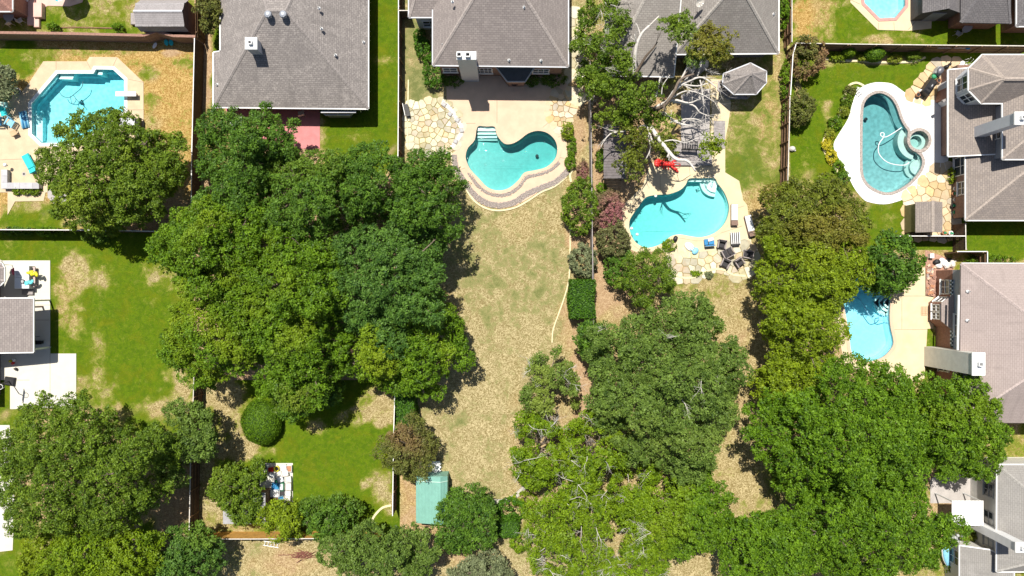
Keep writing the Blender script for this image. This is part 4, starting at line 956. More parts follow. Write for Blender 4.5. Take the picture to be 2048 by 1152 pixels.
# ---- far right house with pink grey roof
hH = thing('house', 'brick house with pale pinkish roof and broad stone chimney beside the pale pool', 'house', W(1990, 690))
e = 4.7
A1 = W(1922, 527, e); A2 = W(1919, 846, e); XR = A1.x + 15; T1 = Vector((A1.x + 6.6, A1.y - 6.6, 7.6)); T2 = Vector((A1.x + 6.6, A2.y + 6.2, 7.6)); B1 = Vector((XR, A1.y, e)); B2 = Vector((XR, A2.y, e)); T3 = Vector((XR, T1.y, 7.6)); T4 = Vector((XR, T2.y, 7.6))
roof(hH, [[A1, A2, T2, T1], [B1, A1, T1, T3], [A2, B2, T4, T2], [T1, T2, T4, T3]], SH_H, gutter=None)
MB().bar(W(1917, 590, e - .05), W(1915, 700, e - .05), .14, .14).build('gutter', M_SOFFIT, hH)
MB().bar(W(1922, 526, e - .05), Vector((XR, A1.y, e - .05)), .06, .12).build('fascia', M_SOFFIT, hH)
wx = W(1871, 0).x; yN = A1.y - .5; yS = A2.y + .5
walls(hH, [(wx, yN), (XR - .5, yN), (XR - .5, yS), (wx, yS)], 2.5, M_BRICK)
walls(hH, [(wx + .02, yN - .02), (XR - .6, yN - .02), (XR - .6, yS + .02), (wx + .02, yS + .02)], e - .12, plain('grey_board_siding', (.33, .35, .38), .75, .06), 2.5, 'upper_wall')
dm = plain('green_trim', (.035, .075, .065), .6, .1)
MB().bar((wx - .06, W(0, 560).y, 2.5), (wx - .06, W(0, 690).y, 2.5), .16, .14).build('trim_band', dm, hH)
yy = W(0, 562).y
while yy > W(0, 688).y:
    MB().box((wx - .16, yy, 2.55), (.10, .16, .12)).build('dentil', M_CAPW, hH); MB().box((wx - .05, yy - .17, 2.60), (.10, .14, .12)).build('dentil', M_CAPW, hH); yy -= .36
window(hH, (wx, yN), (wx, yS), .12, 1.3, .9, 2.1, (-1, 0)); window(hH, (wx, yN), (wx, yS), .66, 1.6, .6, 2.1, (-1, 0))
window(hH, (wx, yN), (wx, yS), .385, 2.0, 2.9, 4.3, (-1, 0)); window(hH, (wx, yN), (wx, yS), .66, 1.3, 2.9, 4.2, (-1, 0))
bx = W(1856, 0).x
by = [W(0, 592).y, W(0, 605).y, W(0, 640).y, W(0, 655).y]
MB().prism([(wx + .1, by[0]), (bx, by[1]), (bx, by[2]), (wx + .1, by[3])], 0, 2.2).build('bay_wall', M_BRICK, hH)
q = [Vector((wx - .02, by[0] + .2, 2.75)), Vector((bx - .1, by[1], 2.2)), Vector((bx - .1, by[2], 2.2)), Vector((wx - .02, by[3] - .2, 2.75))]
roof(hH, [[q[0], q[1], q[2], q[3]]], SH_H, .1, gutter=None, caps=False, name='bay_roof')
for t_ in (.28, .72): window(hH, (bx, by[1]), (bx, by[2]), t_, .62, .7, 1.9, (-1, 0), panes=2)
window(hH, (wx + .1, by[0]), (bx, by[1]), .5, .7, .7, 1.9, (-.6, .8), panes=1)
chimney(hH, 1956, 728, 1.0, 1.85, 6.9, plain('pale_stone_panels', (.62, .60, .54), .85, .08, 2, .1), z0=0, pots=1, lip=.07)
for x, y, z in ((1936, 583, 5.0), (1935, 641, 5.0)): vent(hH, x, y, z)

# ---- bottom right house
hI = thing('house', 'grey roofed house with a white chimney at the bottom right corner', 'house', W(2020, 1050))
e = 4.2
A1 = W(1995, 930, e); A2 = W(1994, 1143, e); XR = A1.x + 10; T1 = Vector((A1.x + 4, A1.y - 4, 6.0)); T2 = Vector((A1.x + 4, A2.y + 2, 6.0))
roof(hI, [[A1, A2, T2, T1], [Vector((XR, A1.y, e)), A1, T1, Vector((XR, T1.y, 6.0))], [A2, Vector((XR, A2.y, e)), Vector((XR, T2.y, 6.0)), T2], [T1, T2, Vector((XR, T2.y, 6)), Vector((XR, T1.y, 6))]], SH_I)
walls(hI, offset([A1, A2, Vector((XR, A2.y, e)), Vector((XR, A1.y, e))], -.35), e - .1, M_STUCCO)
ww = [Vector((A1.x + .35, A1.y)), Vector((A1.x + .35, A2.y))]
for t_ in (.28, .55, .76): window(hI, ww[0], ww[1], t_, 1.2, 2.0, 3.2, (-1, 0), frame=M_GREY)
e1 = 2.7; L1 = W(1920, 1092, e1); L2 = W(1968, 1094, e1); y2 = L1.y - 6
MB().add
roof(hI, [[L1, Vector((L1.x, y2, e1)), Vector((L1.x + 4, y2, 4.0)), Vector((L1.x + 4, L1.y - 1.0, 4.0)), Vector((L2.x, L2.y, e1 + .8))]], SH_I)
walls(hI, [(L1.x + .3, L1.y - .3), (L1.x + 4, L1.y - .3), (L1.x + 4, y2), (L1.x + .3, y2)], e1 - .1, M_STUCCO)
window(hI, (L1.x + .3, L1.y - .3), (L1.x + .3, y2), .2, 1.4, .8, 2.2, (-1, 0)); 
chimney(hI, 2041, 1094, .85, .75, 7.2, plain('white_siding', (.74, .74, .73), .7, .05, 3, .06), z0=0, rz=0, pots=1)
pc = thing('patio_cover', 'bright white flat patio cover beside the bottom right house', 'patio cover', W(1935, 1025))
a = W(1903, 1001, 2.7); b_ = W(1966, 1051, 2.7)
MB().bbox(((a.x + b_.x) / 2, (a.y + b_.y) / 2, 2.74), (b_.x - a.x, a.y - b_.y, .08), 0, .02).build('panel_roof', plain('white_aluminium', (.82, .82, .80), .6, .03), pc)
n = 9
for i in range(n):
    x = a.x + (b_.x - a.x) * (i + .5) / n; MB().bar((x, a.y, 2.80), (x, b_.y, 2.80), .05, .05).build('rib', M_CAPW, pc)
for x, y in ((a.x + .1, a.y - .1), (a.x + .1, b_.y + .1), (b_.x - .1, b_.y + .1), (b_.x - .1, a.y - .1)): MB().box((x, y, 1.35), (.1, .1, 2.7)).build('post', M_WHITE, pc)

# ---- left houses
hA = thing('house', 'reddish roofed house corner at the top left with a white window', 'house', W(0, 0))
e = 2.6; A1 = W(24, 22, e); XL = A1.x - 9; YN = A1.y + 9
roof(hA, [[Vector((XL, A1.y, e)), A1, Vector((A1.x - 3, A1.y + 3, 4)), Vector((XL, A1.y + 3, 4))], [A1, Vector((A1.x, YN, e)), Vector((A1.x - 3, YN, 4)), Vector((A1.x - 3, A1.y + 3, 4))], [Vector((XL, A1.y + 3, 4)), Vector((A1.x - 3, A1.y + 3, 4)), Vector((A1.x - 3, YN, 4)), Vector((XL, YN, 4))]], SH_A)
walls(hA, [(XL, A1.y + .4), (A1.x - .2, A1.y + .4), (A1.x - .2, YN), (XL, YN)], e - .1, M_BRICK)
q = W(52, 10); MB().box((q.x - .4, q.y + 1.0, .9), (1.5, 2.6, 1.8)).build('window_bay', M_SIDING, hA); window(hA, (q.x + .36, q.y), (q.x + .36, q.y + 2), .5, 1.5, .5, 1.6, (1, 0))
for x0, y0, x1, y1, z in ((54, 0, 68, 50, .25), (66, 5, 83, 34, .55), (66, 34, 78, 54, .3)):
    a = W(x0, y1, z); b_ = W(x1, y0, z); MB().bbox(((a.x + b_.x) / 2, (a.y + b_.y) / 2, z / 2), (b_.x - a.x, b_.y - a.y, z), 0, .03).build('patio_step', MATS['pink_concrete'], hA)
hJ = thing('house', 'house at the left edge with a shingled porch roof over the patio', 'house', W(-20, 640))
e = 2.8; a = W(66, 704, e); b_ = W(-60, 597, e)
roof(hJ, [[Vector((b_.x, a.y, e + 1.2)), Vector((a.x, a.y, e)), Vector((a.x, b_.y, e)), Vector((b_.x, b_.y, e + 1.2))]], SH_D, .12)
for x, y in ((a.x - .3, a.y + .2), (a.x - .3, b_.y - .2)): MB().box((x, y, (e - .1) / 2), (.14, .14, e - .1)).build('post', M_WHITE, hJ)
wj = W(2, 0).x; y0 = W(0, 530).y; y1 = W(0, 790).y; walls(hJ, [(wj - 6, y1), (wj, y1), (wj, y0), (wj - 6, y0)], 2.7, M_BRICK2)
pts = [W(-30, 524, e), W(3, 527, e), W(8, 536, e), W(8, 562, e), W(0, 570, e), W(-30, 575, e)]; rg = Vector((pts[0].x - 1, (pts[2].y + pts[3].y) / 2, 4.2))
roof(hJ, [[pts[i], pts[i + 1], rg] for i in range(5)], SH_D)
window(hJ, (wj, y1), (wj, y0), .85, 1.3, .8, 2.0, (1, 0)); window(hJ, (wj, y1), (wj, y0), .2, 1.3, .8, 2.0, (1, 0))

# ---- top left brick wall, gambrel shed
bwall = thing('brick_wall', 'long reddish brick yard wall with a small peak near the shed', 'wall', W(200, 70))
tops = [(-40, 65), (120, 67), (288, 71), (313, 63), (347, 72), (391, 73)]
hw = 1.75
for a, c in zip(tops[:-1], tops[1:]):
    A = W(*a, hw); B = W(*c, hw); MB().bar((A.x, A.y, hw / 2), (B.x, B.y, hw / 2), .16, hw).build('wall', M_BRICK2, bwall)
    MB().bar((A.x, A.y, hw + .03), (B.x, B.y, hw + .03), .24, .07).build('coping', plain('brown_brick_coping', (.30, .17, .13), .9, .2, 6, .2), bwall)
sh = thing('barn_shed', 'grey gambrel roofed barn shed in the top left yard', 'shed', W(325, 35))
x0, x1 = W(280, 0, 2.0).x, W(376, 0, 2.0).x; ys = [W(0, 63, 1.9).y, W(0, 53, 2.6).y, W(0, 23, 3.0).y, W(0, 8, 2.6).y, W(0, 0, 1.9).y]; zs = [1.9, 2.7, 3.1, 2.7, 1.9]
xr0, xr1 = W(294, 0, 3).x, W(357, 0, 3).x
shm = shingle('shed_grey_shingle', (.33, .31, .31), (.30, .28, .28), (.22, .2, .2), .15); CAPC[shm.name] = (.33, .31, .31)
fs = []
for i in range(4): fs.append([Vector((x0, ys[i], zs[i])), Vector((x1, ys[i], zs[i])), Vector((x1, ys[i + 1], zs[i + 1])), Vector((x0, ys[i + 1], zs[i + 1]))])
roof(sh, fs, shm, .06, None)
MB().bar((x0, ys[2], 3.14), (x1, ys[2], 3.14), .14, .06).build('ridge_vent', M_SIDING, sh)
walls(sh, [(x0 + .1, ys[0] + .1), (x1 - .1, ys[0] + .1), (x1 - .1, ys[4] - .1), (x0 + .1, ys[4] - .1)], 1.85, plain('brown_siding', (.16, .10, .085), .85, .12))
for x in (x0 + .12, x1 - .12):
    m = MB(); m.add([(x, ys[i] + (.1 if i < 2 else -.1 if i > 2 else 0), zs[i] - .1) for i in range(5)], [(0, 1, 2, 3, 4)]); m.build('gable', MATS['brown_siding'], sh)
a = W(273, 40); MB().bbox((a.x, a.y, .18), (.75, 1.1, .36), 0, .03).build('ramp', M_GREYW, sh)

# ---- green metal shed
t = thing('metal_shed', 'mint green ribbed metal shed on the tan lawn', 'shed', W(863, 998))
mg = plain('mint_green_steel', (.20, .42, .35), .45, .07, 2, .02, metal=.2)
e = 1.9; x0, x1 = W(832, 0, e).x, W(895, 0, e).x; yN, yS = W(0, 952, e).y, W(0, 1046, e).y
xm = W(881, 0, 2.3).x
roof(t, [[Vector((x0, yS, e)), Vector((xm, yS, 2.35)), Vector((xm, yN, 2.35)), Vector((x0, yN, e))], [Vector((xm, yS, 2.35)), Vector((x1, yS, e)), Vector((x1, yN, e)), Vector((xm, yN, 2.35))]], mg, .05, None, caps=False)
walls(t, [(x0 + .05, yS + .05), (x1 - .05, yS + .05), (x1 - .05, yN - .05), (x0 + .05, yN - .05)], e - .04, mg)
nr = 17
for i in range(nr):
    f = (i + .5) / nr; x = x0 + (xm - x0) * f; z = e + .45 * f + .015; MB().bar((x, yS, z), (x, yN - .45, z), .045, .035).build('rib', mg, t)
for i in range(5):
    f = (i + .5) / 5; x = xm + (x1 - xm) * f; z = 2.35 - .45 * f + .015; MB().bar((x, yS, z), (x, yN - .45, z), .045, .035).build('rib', mg, t)
MB().bar((x0, yN - .45, e + .05), (xm, yN - .45, 2.39), .07, .05).build('trim', plain('pale_mint', (.42, .60, .52), .5, .05), t); MB().bar((xm, yN - .45, 2.39), (x1, yN - .45, e + .05), .07, .05).build('trim', MATS['pale_mint'], t)
# white boxes behind it
wb = thing('plank_ramp', 'stack of white planks leaning at the green shed', 'planks', W(868, 936))
for i in range(9):
    p = W(854 + (i % 3), 922 + i * 3.4); q = W(881 + (i % 2) * 2, 922 + i * 3.4); MB().bar((p.x, p.y, .35 + .01 * i), (q.x, q.y, .35 + .01 * i), .14, .05).build('plank', M_WHITE, wb)
MB().box((W(868, 936).x, W(868, 936).y, .17), (1.1, 1.3, .32)).build('base', M_GREYW, wb)

# ---- gazebo
gz = thing('gazebo', 'octagonal gazebo with grey shingle roof in the wooded yard', 'gazebo', W(1490, 165))
e = 2.25
oc = [(1448, 148), (1501, 127), (1532, 143), (1532, 165), (1512, 187.5), (1468, 187.5), (1446, 168)]
O = [W(x, y, e) for x, y in oc]; ap = W(1503, 148, 3.5)
roof(gz, [[O[i], O[(i + 1) % len(O)], ap] for i in range(len(O))], SH_C, .1, M_SIDING)
for p in offset(O, -.3): MB().box((p.x, p.y, 1.1), (.14, .14, 2.2)).build('post', M_GREYW, gz)
ro = offset(O, -.3)
for i in range(len(ro)):
    a, b_ = ro[i], ro[(i + 1) % len(ro)]; MB().bar((a.x, a.y, .8), (b_.x, b_.y, .8), .08, .08).build('railing', M_GREYW, gz)
MB().prism(offset(O, -.1), 0.0, .16).build('floor', M_GREYW, gz)
# ---- pergola roof of grey boards
pg = thing('pergola', 'flat grey board pergola roof left of the branch shadowed pool', 'pergola', W(1230, 305))
h = 2.3; a = W(1207, 357, h); b_ = W(1253, 249, h); nb = 19
for i in range(nb):
    y = a.y + (b_.y - a.y) * (i + .5) / nb; MB().box(((a.x + b_.x) / 2, y, h + rnd.uniform(0, .015)), (b_.x - a.x + rnd.uniform(-.04, .04), (b_.y - a.y) / nb - .02, .035)).build('plank', M_DGREYW, pg)
for x in (a.x + .15, b_.x - .15):
    MB().bar((x, a.y, h - .1), (x, b_.y, h - .1), .1, .16).build('beam', M_DGREYW, pg)
    for y in (a.y + .15, b_.y - .15): MB().box((x, y, h / 2 - .05), (.12, .12, h - .2)).build('post', M_DGREYW, pg)
# ---- low shed roof in the rear lawn yard
lr = thing('storage_shed', 'low shed with flat grey roof under the small rear lawn tree', 'shed', W(490, 1032))
h = 1.9; a = W(446, 1048, h); b_ = W(531, 985, h)
MB().bbox(((a.x + b_.x) / 2, (a.y + b_.y) / 2, h), (b_.x - a.x, b_.y - a.y, .08), 0, .02).build('roof', plain('grey_roll_roofing', (.34, .33, .34), .9, .12, 3, .2), lr)
MB().box(((a.x + b_.x) / 2, (a.y + b_.y) / 2, h / 2 - .03), (b_.x - a.x - .2, b_.y - a.y - .2, h - .06)).build('wall', M_WOOD_B, lr)
MB().bbox(((a.x + b_.x) / 2, (a.y + b_.y) / 2, h + .07), ((b_.x - a.x) * .98, .05, .05), 0, .01).build('seam', M_GREY, lr)
# ---- grey plank deck and bench in the wooded yard
dk = thing('plank_walkway', 'grey plank walkway beside the wooded yard lawn', 'walkway', W(1437, 260))
for i in range(24):
    p = W(1427, 243 + i * 2.3, .08); q = W(1450, 243 + i * 2.3, .08); MB().bar((p.x, p.y, .10 + rnd.uniform(0, .01)), (q.x, q.y, .10), .10, .04).build('plank', M_GREYW, dk)
dk = thing('wooden_deck', 'raised grey timber deck above the branch shadowed pool', 'deck', W(1385, 310))
for i in range(22):
    p = W(1340, 285 + i * 2.1, .3); q = W(1424, 285 + i * 2.1, .3); MB().bar((p.x, p.y, .30 + rnd.uniform(0, .012)), (q.x, q.y, .30), .092, .04).build('plank', M_GREYW, dk)
A = W(1340, 331, .1); B = W(1424, 331, .1); MB().bar((A.x, A.y, .14), (B.x, B.y, .14), .06, .27).build('fascia', M_GREYW, dk)
# retaining wall of grey cap stones
rw = thing('retaining_wall', 'low dark wall with grey cap stones bordering the tan patio', 'wall', W(50, 373))
def capline(p0, p1, n):
    for i in range(n):
        a = W(p0[0] + (p1[0] - p0[0]) * i / n, p0[1] + (p1[1] - p0[1]) * i / n); b_ = W(p0[0] + (p1[0] - p0[0]) * (i + 1) / n, p0[1] + (p1[1] - p0[1]) * (i + 1) / n)
        d = (b_ - a).normalized() * .008; MB().bar((a.x + d.x, a.y + d.y, .52 + rnd.uniform(0, .01)), (b_.x - d.x, b_.y - d.y, .52), .58, .08).build('cap_stone', plain('grey_cap_stone', (.42, .41, .42), .85, .08, 3, .1, rnd=.08), rw)
    a = W(*p0); b_ = W(*p1); MB().bar((a.x, a.y, .24), (b_.x, b_.y, .24), .45, .47).build('wall', M_GREY, rw)
capline((22, 373), (86, 373), 5); capline((17, 341), (17, 379), 3)
# ================================================================== TREES AND PLANTS
def unit(a): return a / np.maximum(np.linalg.norm(a, axis=-1, keepdims=True), 1e-9)
def leaf_mesh(name, P, D, Nn, Ln, Wd, tint, patch, mat, parent):
    n = len(P); D = D - Nn * (D * Nn).sum(-1, keepdims=True); D = unit(D); Sd = np.cross(Nn, D)
    V = np.empty((n, 4, 3), np.float32)
    V[:, 0] = P - D * (Ln * .5)[:, None]; V[:, 2] = P + D * (Ln * .5)[:, None]
    V[:, 1] = P + Sd * (Wd * .5)[:, None] + D * (Ln * .05)[:, None]; V[:, 3] = P - Sd * (Wd * .5)[:, None] + D * (Ln * .05)[:, None]
    V[:, 2, 2] -= Ln * .12
    V -= np.array(origin(parent), np.float32)
    me = bpy.data.meshes.new(name); me.vertices.add(4 * n); me.vertices.foreach_set('co', V.reshape(-1))
    me.loops.add(4 * n); me.loops.foreach_set('vertex_index', np.arange(4 * n, dtype=np.int32))
    me.polygons.add(n); me.polygons.foreach_set('loop_start', np.arange(0, 4 * n, 4, dtype=np.int32))
    try: me.polygons.foreach_set('loop_total', np.full(n, 4, np.int32))
    except Exception: pass
    for nm, arr in (('tint', tint), ('patch', patch)):
        a = me.attributes.new(nm, 'FLOAT', 'FACE'); a.data.foreach_set('value', np.clip(arr, 0, 1).astype(np.float32))
    me.update(calc_edges=True); me.validate()
    return link(name, me, mat, parent)
PAL = {
 'oak':    leafmat('leaf_oak', (.040, .085, .006), (.140, .215, .015), (.22, .28, .018)),
 'ash':    leafmat('leaf_dark_green', (.026, .075, .008), (.098, .190, .016), (.19, .25, .02)),
 'blue':   leafmat('leaf_blue_green', (.028, .080, .012), (.098, .190, .026), (.14, .22, .02)),
 'yel':    leafmat('leaf_yellow_green', (.068, .112, .003), (.200, .280, .010), (.29, .315, .015)),
 'bright': leafmat('leaf_bright_green', (.032, .085, .003), (.125, .228, .009), (.22, .29, .012)),
 'olive':  leafmat('leaf_olive', (.055, .080, .007), (.155, .195, .018), (.24, .18, .035)),
 'live':   leafmat('leaf_live_oak', (.040, .082, .011), (.135, .210, .034), (.20, .26, .04)),
 'brown':  leafmat('leaf_bronze', (.052, .072, .013), (.15, .172, .033), (.29, .16, .085)),
 'pinkm':  leafmat('leaf_crepe_myrtle', (.06, .078, .022), (.15, .17, .055), (.34, .12, .14)),
 'silver': leafmat('leaf_grey_green', (.075, .095, .045), (.20, .23, .11), (.25, .26, .14)),
 'hedge':  leafmat('leaf_hedge', (.022, .075, .003), (.075, .175, .008), (.10, .2, .01)),
 'lime':   leafmat('leaf_lime', (.055, .112, .003), (.165, .255, .007), (.25, .295, .01)),
 'flower': leafmat('leaf_yellow_flower', (.07, .12, .01), (.18, .22, .02), (.66, .54, .03)),
}
M_BARK = plain('grey_brown_bark', (.20, .155, .12), .95, .3, 6, .5, fine=14)
M_BARK_D = plain('dark_bark', (.10, .075, .055), .95, .3, 6, .5, fine=14)
M_DEAD = plain('bleached_dead_wood', (.60, .56, .51), .9, .15, 6, .3, fine=14)
NL = [0]
def scatter(rs, C, Nr, tr, k, leaf, name, mat, parent, patchf=None, spread=.8, flat=.62, upw=.42, tv=.28):
    "leaves gathered in tufts at the points C with outward normals Nr"
    n = len(C); up = np.array([0, 0, 1.0])
    base = np.repeat(C, k, 0); nr = np.repeat(Nr, k, 0); m = n * k
    d = unit(rs.normal(size=(m, 3)) + nr * .9 + up * .35)
    rad = np.repeat(tr, k)
    off = d * (rad * rs.uniform(.25, 1.0, m) ** .6)[:, None]; off[:, 2] *= flat
    P = base + off
    Nn = unit(d * .45 + up * upw + rs.normal(size=(m, 3)) * spread * .6)
    D = unit(d * np.array([1, 1, .3]) + rs.normal(size=(m, 3)) * .5)
    Ln = leaf * rs.uniform(.7, 1.35, m); Wd = Ln * rs.uniform(.42, .62, m)
    tint = np.repeat(rs.normal(.5, tv * .7, n), k) + rs.normal(0, tv * .75, m)
    patch = np.zeros(m)
    if patchf is not None: patch = np.repeat(patchf(C), k) + rs.normal(0, .08, m)
    NL[0] += m
    return leaf_mesh(name, P, D, Nn, Ln, Wd, tint, patch, mat, parent)
def lowfreq(rs, amt, lo=.2):
    ph = rs.uniform(0, 6.28, (5, 3)); fr = rs.normal(0, .55, (5, 3))
    def f(C):
        s = np.zeros(len(C))
        for i in range(5): s += np.sin((C * fr[i]).sum(-1) + ph[i, 0])
        s = s / 3.0
        return np.clip((s - lo) * 1.2, 0, 1) * amt
    return f
def branches(b, rs, p, d, L_, r, depth, n=3, wild=.55, up=.15):
    pts = [p]; rad = [r]; q = Vector(p); v = Vector(d).normalized(); k = 4
    for i in range(k):
        v = (v + Vector((rs.normal(0, .16), rs.normal(0, .16), rs.normal(0, .08) + up * .1))).normalized(); q = q + v * (L_ / k); pts.append(q.copy()); rad.append(r * (1 - .62 * (i + 1) / k))
    b.tube(pts, rad, 6 if r > .04 else 4)
    if depth > 0:
        for j in range(n):
            i = rs.randint(1, k + 1); w = (v + Vector((rs.normal(0, wild), rs.normal(0, wild), rs.normal(0, wild * .5)))).normalized()
            branches(b, rs, pts[i], w, L_ * rs.uniform(.45, .75), rad[i] * .7, depth - 1, n, wild, up)
def tree(name, label, px, py, rx, ry, h, pal, seed, lobe=1.05, leaf=.24, tuft=.40, dens=1.0, k=24, patch=.0, edge=.48, group='yard trees', bark=M_BARK, dead=0, gap=.0, cat='tree', rot=0.0, plo=.2):
    leaf *= .84; k = int(k * 1.35)
    rs = np.random.RandomState(seed); zc = h * .68
    fz = S * (1 - zc / H); RX, RY = rx * fz, ry * fz; c = W(px, py, zc)
    root = thing(name, label, cat, (c.x, c.y, 0), group=group)
    lobe = min(lobe, .55 * min(RX, RY)); area = math.pi * RX * RY
    ph = rs.uniform(0, 6.28, 3); want = max(5, int(area / (lobe * lobe * 1.15))); pts = []
    for _ in range(want * 60):
        if len(pts) >= want: break
        a = rs.uniform(0, 2 * math.pi); q = math.sqrt(rs.uniform(0, 1)); u, v = q * math.cos(a), q * math.sin(a)
        wv = 1 + .08 * math.sin(3 * a + ph[0]) + .07 * math.sin(5 * a + ph[1]) + .06 * math.sin(8 * a + ph[2])
        x, y = u * (RX * wv - lobe * .72), v * (RY * wv - lobe * .72)
        if all((x - s[0]) ** 2 + (y - s[1]) ** 2 > (lobe * 1.12) ** 2 for s in pts): pts.append((x, y, q))
    if gap: pts = [p for p in pts if rs.uniform() > gap]
    cr, sr = math.cos(rot), math.sin(rot); nin = len(pts)
    for _ in range(int(2.2 * (RX + RY) / lobe)):      # ragged fringe of small sprays
        a = rs.uniform(0, 2 * math.pi); wv = 1 + .08 * math.sin(3 * a + ph[0]) + .07 * math.sin(5 * a + ph[1]) + .06 * math.sin(8 * a + ph[2]); q = rs.uniform(.9, 1.05)
        pts.append((q * math.cos(a) * (RX * wv - lobe * .2), q * math.sin(a) * (RY * wv - lobe * .2), min(q, 1.0)))
    lob = []
    for qi, (x, y, q) in enumerate(pts):
        z = h * (edge + (1 - edge) * math.sqrt(max(1 - q * q * .92, 0))) - lobe * .55 + rs.normal(0, .085 * h)
        z = max(z, lobe * .4); f = (1 - z / H) / (1 - zc / H)
        X = x * cr - y * sr; Y = x * sr + y * cr
        r = lobe * (rs.uniform(.6, 1.35) if qi < nin else rs.uniform(.28, .5))
        lob.append((c.x * f + X * f, c.y * f + Y * f, z, r))
    Lb = np.array(lob); Cs = []; Ns = []
    for i, (x, y, z, r) in enumerate(lob):
        m = int(2.6 * math.pi * r * r * dens / (math.pi * tuft * tuft) * 1.9) + 3
        d = rs.normal(size=(m * 2, 3)); d = unit(d); d = d[d[:, 2] > -.25][:m]
        rr = r * rs.uniform(.72, 1.06, len(d)); P = np.array([x, y, z]) + d * rr[:, None] * np.array([1, 1, .78])
        dist = np.linalg.norm((P[:, None, :] - Lb[None, :, :3]) / np.array([1, 1, .78]), axis=-1) / Lb[None, :, 3]
        dist[:, i] = 9; keep = dist.min(1) > .62
        Cs.append(P[keep]); Ns.append(d[keep])
        m2 = max(3, m // 5); d2 = unit(rs.normal(size=(m2, 3))); Cs.append(np.array([x, y, z]) + d2 * (r * rs.uniform(.1, .6, m2))[:, None] - np.array([0, 0, .2])); Ns.append(d2)
    C = np.concatenate(Cs); Nr = np.concatenate(Ns)
    tr = tuft * rs.uniform(.65, 1.3, len(C))
    scatter(rs, C, Nr, tr, k, leaf, 'crown', PAL[pal], root, lowfreq(rs, patch, plo) if patch else None)
    # trunk and limbs
    tr_ = max(.05, .026 * h + .008 * min(RX, RY)); b = MB()
    top = Vector((c.x + rs.normal(0, .2), c.y + rs.normal(0, .2), h * .5))
    b.tube([(c.x, c.y, -.05), (c.x, c.y, .15), (c.x + rs.normal(0, .08), c.y + rs.normal(0, .08), h * .25), top], [tr_ * 1.6, tr_ * 1.15, tr_, tr_ * .7], 9)
    b.build('trunk', bark, root, True)
    order = rs.permutation(len(lob))[:min(len(lob), 14)]
    for i in order:
        x, y, z, r = lob[i]; a = Vector((c.x, c.y, h * rs.uniform(.22, .48))); e_ = Vector((x, y, z + r * .35)); mid = a.lerp(e_, .5) + Vector((rs.normal(0, .2), rs.normal(0, .2), .25))
        m = MB(); m.tube([a, a.lerp(mid, .5), mid, e_], [tr_ * .55, tr_ * .42, tr_ * .3, tr_ * .08], 6); 
        for _ in range(3): branches(m, rs, mid.lerp(e_, rs.uniform(.2, .9)), (rs.normal(), rs.normal(), .5), r * .9, tr_ * .16, 1, 2)
        m.build('limb', bark, root, True)
    for _ in range(dead):
        i = rs.randint(len(lob)); x, y, z, r = lob[i]; m = MB(); branches(m, rs, Vector((x, y, z + r * .5)), (rs.normal(), rs.normal(), .5), rs.uniform(.9, 1.9), .032, 3, 3, .7); m.build('dead_branch', M_DEAD, root, True)
    return root
def shrub(name, label, px, py, rx, ry, h, pal, seed, leaf=.16, tuft=.26, k=22, patch=0, group='garden shrubs', dens=1.0, core=True, cat='shrub', plo=.2):
    rs = np.random.RandomState(seed); zc = h * .6; f = S * (1 - zc / H); RX, RY = rx * f, ry * f; c = W(px, py, zc)
    root = thing(name, label, cat, (c.x, c.y, 0), group=group)
    n = int((RX * RY + (RX + RY) * h * .6) * math.pi * 2.1 * dens / (math.pi * tuft * tuft)) + 12
    d = unit(rs.normal(size=(n * 2, 3))); d = d[d[:, 2] > -.45][:n]
    wob = 1 + .13 * np.sin(d[:, 0] * 5 + seed) * np.cos(d[:, 1] * 4.3 + seed * 2) + rs.normal(0, .05, len(d))
    P = np.array([c.x, c.y, h * .5]) + d * np.array([RX, RY, h * .5]) * (wob * rs.uniform(.8, 1.0, len(d)))[:, None]
    P[:, 2] = np.maximum(P[:, 2], .06)
    scatter(rs, P, d, tuft * rs.uniform(.7, 1.2, len(P)), k, leaf, 'foliage', PAL[pal], root, lowfreq(rs, patch, plo) if patch else None)
    b = MB()
    for i in range(4):
        a = i * 1.57 + .4; b.tube([(c.x, c.y, -.02), (c.x + .25 * RX * math.cos(a), c.y + .25 * RY * math.sin(a), h * .35), (c.x + .55 * RX * math.cos(a), c.y + .55 * RY * math.sin(a), h * .7)], [.05, .035, .012], 5)
    b.build('stems', M_BARK_D, root, True)
    return root
